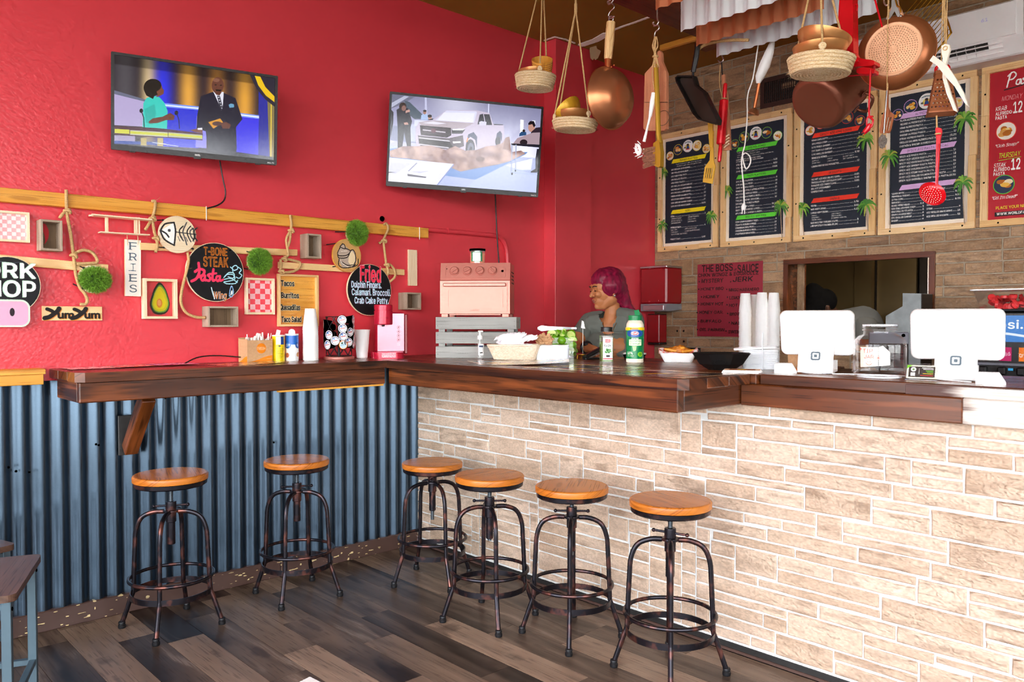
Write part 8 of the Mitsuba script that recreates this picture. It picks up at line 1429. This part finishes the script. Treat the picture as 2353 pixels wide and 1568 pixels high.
for u, v in ((2009, 156), (2002, 172)): t.p('pin', cyl(hp(u, v - 4, y - .03), hp(u, v + 4, y - .03), .004, 10), 'chrome_red', 30)
t.p('cord', tube(spline(path3([(1974, 140), (1960, 145), (1930, 164), (1905, 182), (1885, 187), (1876, 180), (1880, 176)], y - .05), 6), .0035, 8), 'red_plastic', True); t.p('hanging_cord', tube(spline(path3([(2000, 158), (1999, 200), (1997, 240), (1998, 268), (2006, 276), (2002, 292), (1992, 288), (1994, 270), (2006, 268)], y - .05), 6), .0035, 8), 'red_plastic', True)
t.p('plug', cat([tube(path3([(2000, 284), (1994, 296), (1986, 304)], y - .05), [.006, .011, .009], 10), cyl(hp(1986, 302, y - .05), hp(1980, 306, y - .05), .002, 6), cyl(hp(1990, 306, y - .05), hp(1984, 310, y - .05), .002, 6)]), 'red_gloss', 30); t.p('hook', tube(spline(path3([(1966, 10), (1970, 12), (1969, 26)], y), 5), .003, 7), 'red_gloss', True)
# gold cooling rack, twine
y = 3.34; t = Th('cooling_rack', 'gold wire cooling rack hanging behind the frying pan', 'wire rack'); t.p('frame', tube(path3([(2163, -8), (2170, 25), (2186, 76), (2180, 83), (2176, 90), (2130, 145)], y), .0035, 8), 'gold_metal', True); t.p('frame', tube(path3([(2172, 20), (2178, 82)], y + .01), .002, 6), 'gold_metal', True)
for i in range(14): t.p('wire', tube([hp(2185 - i * 2.2, 74 - i * 10, y + .004), hp(2135 - i * 6, 137 - i * 10 + (i * 4), y + .004)], .0016, 5), 'gold_metal')
one('twine', 'raffia twine hanging from the gold rack down to the grater', 'twine', cat([tube(spline([hp(2170 + rd.uniform(-4, 5), -4, y - .03), hp(2172 + rd.uniform(-5, 5), 40, y - .03), hp(2173 + rd.uniform(-4, 4), 80, y - .03), hp(2174, 108, y - .03)], 5), .0018, 5) for i in range(7)]), 'jute', True)
# wooden tongs (white), grater, skimmer, spatula, swab
y = 3.12; t = Th('wooden_tongs', 'pale crossed wooden salad tongs hanging on twine', 'tongs'); t.p('arm', plate([(2165, 106), (2174, 102), (2183, 104), (2184, 116), (2176, 145), (2176, 180), (2186, 215), (2199, 252), (2200, 258), (2192, 254), (2176, 215), (2167, 180), (2168, 140), (2164, 118)], y, .012), 'white_wood'); t.p('arm', plate([(2137, 140), (2146, 128), (2160, 138), (2178, 152), (2200, 185), (2216, 215), (2224, 240), (2226, 245), (2218, 238), (2195, 200), (2172, 175), (2155, 152)], y - .016, .012), 'white_wood'); M('white_wood', '#f0e7d6', 0.5)
t.p('hole_ring', xf(ext(Point(0, 0).buffer(.008).difference(Point(0, 0).buffer(.006)), .004), onback(*[hp(2174, 112, y)[0], y - .0065, hp(2174, 112, y)[2]])), 'jute')
def box_grater(c, label):
    t = Th('box_grater', label, 'grater'); at = tr(*c) @ rot(28, (0, 0, 1)); tp, bt, hh = (.022, .018), (.047, .036), .15
    V = []; 
    for (a, b_), z in ((bt, 0), (tp, hh)): V += [(-a, -b_, z), (a, -b_, z), (a, b_, z), (-a, b_, z)]
    def face(i, j, holes):
        A, B, C_, D = map(np.array, (V[i], V[j], V[j + 4], V[i + 4])); u = (B - A) / np.linalg.norm(B - A); W_ = np.linalg.norm(B - A); up = (C_ + D) / 2 - (A + B) / 2; H_ = np.linalg.norm(up); g = Polygon([(-W_ / 2, 0), (W_ / 2, 0), (np.linalg.norm(C_ - D) / 2, H_), (-np.linalg.norm(C_ - D) / 2, H_)])
        for r in range(int(H_ / .0155)):
            for k in range(-3, 4):
                x, y_ = k * .0125 + (r % 2) * .006, .02 + r * .0145
                if y_ < H_ - .02 and abs(x) < (W_ / 2) * (1 - .45 * y_ / H_) - .006: 
                    if holes: g = g.difference(Point(x, y_).buffer(.0036, 4))
        return xf(ext(g, .0012), frame((A + B) / 2, u, up))
    for i, j, h_ in ((0, 1, True), (1, 2, True), (2, 3, True), (3, 0, True)): t.p('grating_face', face(i, j, h_ and not (i in (3,))), 'grater_copper', at=at)
    for r in range(16):
        z = .012 + r * .008; f_ = z / hh; a = bt[0] + (tp[0] - bt[0]) * f_; b_ = bt[1] + (tp[1] - bt[1]) * f_; t.p('ridge', cyl((-a - .0012, -b_ * .85, z), (-a - .0012, b_ * .85, z + .004), .0013, 5), 'grater_copper', at=at)
    t.p('collar', xf(ext(sbox(-.026, -.022, .026, .022).difference(sbox(-.022, -.018, .022, .018)), .012), tr(0, 0, hh - .006)), 'grater_copper', at=at); t.p('foot_band', xf(ext(sbox(-.049, -.038, .049, .038).difference(sbox(-.046, -.035, .046, .035)), .006), tr(0, 0, -.001)), 'grater_copper', at=at)
    t.p('handle', tube(spline([(-.02, 0, hh), (-.02, 0, hh + .022), (0, 0, hh + .03), (.02, 0, hh + .022), (.02, 0, hh)], 6), .0055, 9), 'red_gloss', True, at=at)
M('grater_copper', '#9a5a36', 0.38, metal=0.5, two=True)
box_grater(hp(2164, 262, 3.2), 'copper coloured box grater with red and steel handle')
t = Th('skimmer', 'red enamel perforated skimmer hanging on twine', 'skimmer'); y = 3.1; t.p('handle', plate([(2150, 296), (2155, 293), (2163, 295), (2165, 302), (2161, 322), (2155, 425), (2150, 425), (2152, 322)], y, .008), 'red_gloss'); t.p('handle_rib', tube(path3([(2157, 330), (2154, 380), (2151, 424)], y - .006), .0022, 6), 'chrome_red', True)
c = hp(2142, 446, y); vw = (EYE - c) / np.linalg.norm(EYE - c); at = frame(c, rt, [0, 0, 1]) @ rot(-22, (1, 0, 0)); R_ = .047; t.p('bowl', lathe([(0, -.012), (.02, -.010), (.036, -.005), (R_ - .003, .001), (R_, .004), (R_ + .0015, .002), (R_ - .002, -.002), (.036, -.008), (.02, -.013), (0, -.015)][::-1], 40), 'red_gloss', 40, at=at); hs = []
for i in range(0, 5):
    for k in range(max(1, i * 6)): a = k / max(1, i * 6) * 6.283; r_ = i * .0085; hs.append(cyl((r_ * math.cos(a), r_ * math.sin(a), -.012 + (r_ / R_) ** 2 * .012 - .001), (r_ * math.cos(a), r_ * math.sin(a), -.0105 + (r_ / R_) ** 2 * .012), .0017, 6))
t.p('holes', cat(hs), 'pale_dots', at=at, kind='stuff'); M('pale_dots', '#f0c8bc', .5); one('twine', 'short twine between the grater and the red skimmer', 'twine', cat([tube(path3([(2152, 266), (2153, 296)], y), .003, 6), xf(trimesh.creation.torus(.008, .003, 12, 6), frame(hp(2155, 308, y - .006), (1, 0, 0), (0, 1, 0)))]), 'jute', True)
y = 3.2; t = Th('slotted_spatula', 'brown copper slotted spatula below the frying pan', 'spatula'); g = fat(Polygon(pl([(2038, 208), (2042, 208), (2042, 245), (2046, 256), (2056, 264), (2049, 298), (2045, 306), (2024, 307), (2022, 302), (2029, 264), (2036, 254), (2038, 244)], y)), 0)
for k in range(3): g = g.difference(Polygon(pl([(2035 + k * 6, 270), (2038 + k * 6, 269), (2031.5 + k * 6, 301), (2028.5 + k * 6, 302)], y)))
t.p('blade', xf(ext(g, .005), onback(0, y, 0)), 'grater_copper'); t = Th('string_swab', 'silver chained steel wool swab before the slotted spatula', 'swab'); t.p('chain', tube(path3([(2038, 208), (2035, 250), (2031, 306)], y - .03), .003, 6), 'steel', True); m = trimesh.creation.icosphere(subdivisions=3); m.vertices = m.vertices * (1 + .7 * (meshkit.noise(m.vertices * 6, 2) - .5))[:, None] * [.014, .014, .024]; t.p('wool', m, 'wool_grey', at=tr(*hp(2028, 325, y - .03))); M('wool_grey', '#6f655c', .7)

for lab, (u, v), y, zt in (('string holding the white hand blender', (1776, 97), 3.75, CEIL), ('cord holding the black grill pan', (1606, 94), 3.5, CEIL), ('cord holding the copper stock pot', (1946, 150), 3.42, 3.0), ('cord holding the slotted spatula', (2040, 210), 3.2, 3.0), ('cord holding the wool swab', (2038, 209), 3.17, 3.0), ('cord holding the red appliance', (1950, -20), 3.1, CEIL), ('cord holding the frying pan handle', (2056, -20), 3.22, CEIL), ('cord holding the gold wire rack', (2165, -6), 3.34, CEIL)):
    a = hp(u, v, y); one('twine', lab, 'twine', tube([a, (a[0], a[1], zt)], .0018, 6), 'jute')
a = hp(2174, 106, 3.12); one('twine', 'twine holding the pale tongs', 'twine', tube([a, (a[0] - .01, a[1] + .05, CEIL)], .0018, 6), 'jute'); a = hp(2162, 180, 3.2); one('twine', 'twine holding the copper grater', 'twine', tube([a, (a[0] - .01, a[1] + .05, CEIL)], .0018, 6), 'jute')
for u, y in ((1247, 3.05), (1323, 3.05), (1883, 2.93), (1403, 3.1), (1510, 3.1)):
    a = hp(u, -40 if u != 1883 else -130, y); one('twine', 'rope end above the picture tying the hanging piece at column %s to the ceiling' % {1247: 'one', 1323: 'two', 1883: 'five', 1403: 'three', 1510: 'four'}[u], 'twine', tube([a - [0, 0, .05], (a[0], a[1], CEIL)], .004, 6), 'jute')
# ------------------------------------------------------------------ people
import manifold3d as m3d
def blob(bones, ref=.02, it=10):
    """One smooth surface from tapered bones: (p, r, q, s) or (p, r)."""
    out = None
    for b_ in bones:
        if len(b_) == 2: mm = m3d.Manifold.sphere(b_[1], 24).translate(tuple(map(float, b_[0])))
        else: mm = m3d.Manifold.batch_hull([m3d.Manifold.sphere(float(b_[1]), 24).translate(tuple(map(float, b_[0]))), m3d.Manifold.sphere(float(b_[3]), 24).translate(tuple(map(float, b_[2])))])
        out = mm if out is None else out + mm
    out = out.refine_to_length(ref); q = out.to_mesh(); m = trimesh.Trimesh(q.vert_properties[:, :3], q.tri_verts, process=True)
    trimesh.smoothing.filter_taubin(m, iterations=it); return m
def skin_tex(a, b_): return proc(lambda p, n, uv: mix(lin(a), lin(b_), fbm(p.x * 18, p.y * 18, p.z * 18)))
M('skin', skin_tex('#b9794f', '#a8683f'), 0.45, spec=0.35); M('skin_dark', '#4a2f22', 0.5); M('shirt', proc(lambda p, n, uv: mix(lin('#6d7169'), lin('#5f635c'), fbm(p.x * 9, p.y * 9, p.z * 6))), 0.85, spec=0.15)
M('hair', proc(lambda p, n, uv: mix(lin('#560b24'), lin('#8c1438'), noise(p.x * 90, p.y * 90, p.z * 25))), 0.45, spec=0.4); M('lip', '#9a5a50', 0.4); M('eye_dark', '#1c1210', 0.3); M('brow', '#2e1a14', 0.7); M('strap_black', '#17171a', 0.5)
RT = np.array([math.cos(YAW), math.sin(YAW), 0]); UPV = np.cross(RT, FWD)
def at3(u, v, d): return EYE + d * (FWD + RT * (u - 1176.5) / 1841.6 - UPV * (v - 784) / 1841.6)
W = lambda u, v, d=4.87: at3(u, v, d)
t = Th('person', 'woman with dark red hair in a grey T-shirt looking down behind the counter', 'person')
LS, RS = W(1457, 736, 4.82), W(1354, 740, 4.98)            # near and far shoulder
el, wl, hl_ = W(1458, 838, 4.74), W(1405, 872, 4.62), W(1385, 880, 4.58); er, wr, hr = W(1318, 796, 4.86), W(1352, 800, 4.70), W(1380, 812, 4.62)
hc = W(1394, 668, 4.88); fd = -RT * .90 + np.array([.62, -.74, 0]) * .32 + np.array([0, 0, -.16]); fd /= np.linalg.norm(fd); sd = np.cross([0, 0, 1.0], fd); sd /= np.linalg.norm(sd); ud = np.cross(fd, sd)      # face forward, her left, up
HF = np.eye(4); HF[:3, 0], HF[:3, 1], HF[:3, 2], HF[:3, 3] = fd, sd, ud, hc
def hd_(x, y, z): return (HF @ np.array([x, y, z, 1]))[:3]
body = [(hd_(-.012, 0, .025), .092), (hd_(.012, 0, .03), .078), (hd_(.02, 0, -.01), .07), (hd_(.045, 0, -.055), .046, hd_(.058, 0, -.082), .026), (hd_(.0, .03, -.05), .045, hd_(.045, .014, -.085), .026), (hd_(.0, -.03, -.05), .045, hd_(.045, -.014, -.085), .026), (hd_(-.01, 0, -.06), .055),
        (hd_(.082, 0, .018), .010, hd_(.106, 0, -.016), .0115), (hd_(.094, .010, -.018), .009, hd_(.094, -.010, -.018), .009), (hd_(.087, .014, -.046), .011, hd_(.087, -.014, -.046), .011), (hd_(.085, .013, -.056), .010, hd_(.085, -.013, -.056), .010), (hd_(.076, .0, -.086), .018), (hd_(.070, .034, -.012), .024), (hd_(.070, -.034, -.012), .024), (hd_(.078, .03, .034), .016, hd_(.078, -.03, .034), .016), (hd_(-.008, .082, -.005), .012, hd_(-.006, .08, -.03), .009)]
nk = W(1406, 728, 4.90); body += [(hd_(-.03, 0, -.06), .045, nk, .046), (nk, .05, W(1404, 775, 4.90), .07)]
body += [(W(1374, 754, 4.94), .06, W(1436, 750, 4.86), .06), (W(1385, 800, 4.9), .095, W(1425, 800, 4.86), .095), (W(1405, 870, 4.92), .11, W(1412, 1000, 4.95), .12), (W(1405, 1000, 4.95), .13, W(1398, 1230, 4.95), .075)]
ARM = [(LS, .05, el, .04), (el, .04, wl, .026), (RS, .05, er, .041), (er, .042, wr, .027)]
def hand(wr_, dr_, side, r=.011):
    dr_ = dr_ / np.linalg.norm(dr_); s = np.cross(dr_, [0, 0, 1.0]); s /= np.linalg.norm(s); B = [(wr_, .024, wr_ + dr_ * .05, .028)]; dn = np.array([0, 0, -1.0])
    for i, L_ in enumerate((.062, .07, .066, .052)):
        k0 = wr_ + dr_ * .075 + s * (i - 1.5) * .019 * side; B += [(wr_ + dr_ * .03 + s * (i - 1.5) * .012 * side, .014, k0, .0105), (k0, .0098, k0 + dr_ * L_ * .5 + dn * .010, .0088), (k0 + dr_ * L_ * .5 + dn * .010, .0088, k0 + dr_ * L_ * .78 + dn * .034, .0075)]
    q = wr_ + dr_ * .022 - s * .026 * side; B += [(q, .0125, q + dr_ * .03 - s * .022 * side + dn * .008, .0105), (q + dr_ * .03 - s * .022 * side + dn * .008, .0105, q + dr_ * .058 - s * .018 * side + dn * .018, .0085)]
    return B
body += ARM + hand(wr, hr - wr, 1) + hand(wl, hl_ - wl, -1)
t.p('body', blob(body, .009, 8), 'skin', True)
sh = [(W(1368, 748, 4.95), .078, W(1440, 744, 4.86), .078), (W(1380, 800, 4.91), .105, W(1428, 800, 4.87), .105), (W(1403, 870, 4.92), .118, W(1412, 985, 4.95), .128), (LS, .062, LS + (el - LS) * .48, .058), (RS, .06, RS + (er - RS) * .48, .057), (LS, .06, W(1428, 727, 4.88), .055), (RS, .06, W(1380, 732, 4.95), .05)]
ms = blob(sh, .014, 10); vv = ms.vertices; nb_ = meshkit.fbm(vv * 16, 3); ms.vertices = vv + ms.vertex_normals * ((nb_ - .5) * .014)[:, None]
# neckline: a V cut open at the throat
keep = np.ones(len(ms.faces), bool); tc = ms.triangles_center; ctr = W(1396, 730, 4.86); dn = tc - ctr; fr = (dn @ np.array([.55, -.83, 0])) > -.03
keep &= ~((np.abs(dn @ RT) < .05 - .45 * np.clip(-dn[:, 2], 0, .11)) & (dn[:, 2] > -.1) & (dn[:, 2] < .03) & fr); keep &= ~(np.linalg.norm(tc - nk, axis=1) < .062)
ms.update_faces(keep); t.p('shirt', ms, 'shirt2', True); scene['shirt2'] = {'type': 'twosided', 'bsdf': dict(scene['shirt'])}
hb = [(hd_(-.03, 0, .045), .098), (hd_(-.045, 0, .0), .088), (hd_(-.07, 0, -.035), .068), (hd_(.01, 0, .062), .078), (hd_(-.02, .03, .03), .084), (hd_(-.02, -.03, .03), .084), (hd_(-.085, .01, -.055), .05, hd_(-.105, .02, -.10), .035), (hd_(-.105, .02, -.10), .03, hd_(-.14, .03, -.15), .016)]
hm = blob(hb, .010, 6); hm.vertices = hm.vertices + hm.vertex_normals * ((meshkit.fbm(hm.vertices * [60, 60, 28], 3) - .5) * .012)[:, None]; t.p('hair', hm, 'hair', True)
for s in (-1, 1):
    t.p('eye', xf(sph((0, 0, 0), (.004, .012, .0035), 2), HF @ tr(.090, s * .031, .010)), 'eye_dark', True); t.p('eyelid', xf(sph((0, 0, 0), (.0075, .0165, .008), 2), HF @ tr(.0835, s * .031, .0145)), 'skin', True); t.p('eyebrow', xf(tube(spline([(.0935, s * .014, .033), (.095, s * .03, .039), (.084, s * .05, .034)], 5), .0032, 6), HF), 'brow', True)
t.p('lips', cat([xf(sph((0, 0, 0), (.006, .019, .005), 2), HF @ tr(.096, 0, -.046)), xf(sph((0, 0, 0), (.006, .016, .0055), 2), HF @ tr(.094, 0, -.055))]), 'lip', True)
t.p('earring', xf(sph((0, 0, 0), .0075, 2), HF @ tr(-.004, .092, -.034)), 'chrome', True)
one('wristwatch', 'black watch with pale strap on the wrist of the woman', 'watch', cat([tube(ring(wr - (wr - er) * .12, .033, np.cross(wr - er, [0, 0, 1.0]) / np.linalg.norm(np.cross(wr - er, [0, 0, 1.0])), np.cross(wr - er, np.cross(wr - er, [0, 0, 1.0])) / np.linalg.norm(np.cross(wr - er, np.cross(wr - er, [0, 0, 1.0]))), 24), .010, 6, closed=True), sph(wr - (wr - er) * .12 + [.012, -.022, .022], (.016, .016, .012), 2)]), 'strap_black', 30)
one('necklace', 'thin gold necklace at the neckline of the woman', 'necklace', tube(spline([W(1386, 742, 4.80), W(1390, 770, 4.76), W(1396, 786, 4.755), W(1404, 770, 4.76), W(1416, 742, 4.80)], 6), .0016, 6), 'gold_metal', True)
# cook bending down in the kitchen
t = Th('person', 'cook in a black beanie and grey T-shirt bending down in the kitchen hatch', 'person'); Q = lambda u, v, d=6.2: at3(u, v, d)
kb = [(Q(1888, 700), .09), (Q(1878, 728), .075), (Q(1868, 742, 6.18), .05), (Q(1900, 715), .06, Q(1935, 745, 6.25), .07), (Q(1935, 745, 6.25), .08, Q(1975, 780, 6.3), .14), (Q(1975, 780, 6.3), .16, Q(2000, 900, 6.35), .17), (Q(2000, 900, 6.35), .15, Q(1990, 1180, 6.35), .10), (Q(1990, 770, 6.15), .07, Q(1975, 870, 6.05), .05), (Q(1975, 870, 6.05), .045, Q(1920, 880, 5.95), .035), (Q(1902, 706, 6.12), .016, Q(1903, 712, 6.12), .012)]
t.p('body', blob(kb, .02, 8), 'skin_dark', True); ks = [(Q(1945, 735, 6.25), .085, Q(1978, 752, 6.28), .16), (Q(1978, 752, 6.28), .165, Q(2000, 900, 6.35), .18), (Q(1990, 752, 6.14), .085, Q(1980, 830, 6.08), .075)]
m = blob(ks, .02, 8); m.vertices = m.vertices + m.vertex_normals * ((meshkit.fbm(m.vertices * 13, 3) - .5) * .03)[:, None]; t.p('shirt', m, 'shirt_dark', True); M('shirt_dark', '#6b6f71', .85)
hb = [(Q(1872, 680, 6.2), .085, Q(1868, 668, 6.2), .06), (Q(1893, 692, 6.2), .098), (Q(1880, 700, 6.19), .085, Q(1862, 715, 6.18), .06), (Q(1866, 690, 6.2), .07)]
m = blob(hb, .018, 8); t.p('beanie', m, 'beanie', True); M('beanie', '#0f0f11', .9, spec=.1); m = blob([(Q(1925, 722, 6.2), .025, Q(1932, 745, 6.18), .025), (Q(1912, 745, 6.15), .03, Q(1895, 755, 6.12), .02)], .01, 4); t.p('beard', m, 'beanie', True)
# ------------------------------------------------------------------ stools cut by the lower left corner
M('teal_steel', '#4f636e', 0.4, metal=0.5)
def stool_sq(label, cx, cy, s, z, ang):
    t = Th('square_stool', label, 'stool'); at = tr(cx, cy, 0) @ rot(ang, (0, 0, 1)); h = s / 2
    t.p('seat', xf(ext(rrect(s, s, .025), .022), tr(0, 0, z - .022)), 'dark_seat', at=at, grain=(1, 0, 0))
    for sx in (-1, 1):
        for sy in (-1, 1):
            a, b_ = sx * (h - .028), sy * (h - .028); l_ = t.p('leg', box(a - .0135, a + .0135, b_ - .0135, b_ + .0135, 0, z - .023, .0015), 'teal_steel', at=at); t.p('bolt', lathe([(0, .004), (.005, .003), (.0065, 0), (0, 0)], 12), 'black_metal', 30, at=at @ tr(a, b_, z - .05) @ (rot(90, (1, 0, 0)) if sy < 0 else rot(-90, (1, 0, 0))) @ tr(0, 0, .0135), sub=l_); t.p('foot', box(a - .014, a + .014, b_ - .014, b_ + .014, -.0, .012, .002), 'black_plastic', at=at, sub=l_)
    for s_ in (-1, 1):
        for zz, th in ((.12, .02), (z - .05, .022)): t.p('rail', box(-h + .04, h - .04, s_ * (h - .028) - .01, s_ * (h - .028) + .01, zz, zz + th, .0015), 'teal_steel', at=at); t.p('rail', box(s_ * (h - .028) - .01, s_ * (h - .028) + .01, -h + .04, h - .04, zz, zz + th, .0015), 'teal_steel', at=at)
    return t

stool_sq('square stool with dark wooden seat and steel frame at the bottom left corner', .785, .406, .46, .5, -21.3)
stool_sq('second square stool behind, between the first one and the corrugated wall', .262, .49, .31, .48, 17)
pp = [px(u, v, 'z', 0)[:2] for u, v in ((712, 1557), (688, 1569), (716, 1586), (742, 1572))]; one('paper_card', 'white card lying on the floor at the bottom edge', 'card', ext(Polygon(pp), .002, .0004), 'paper_white')
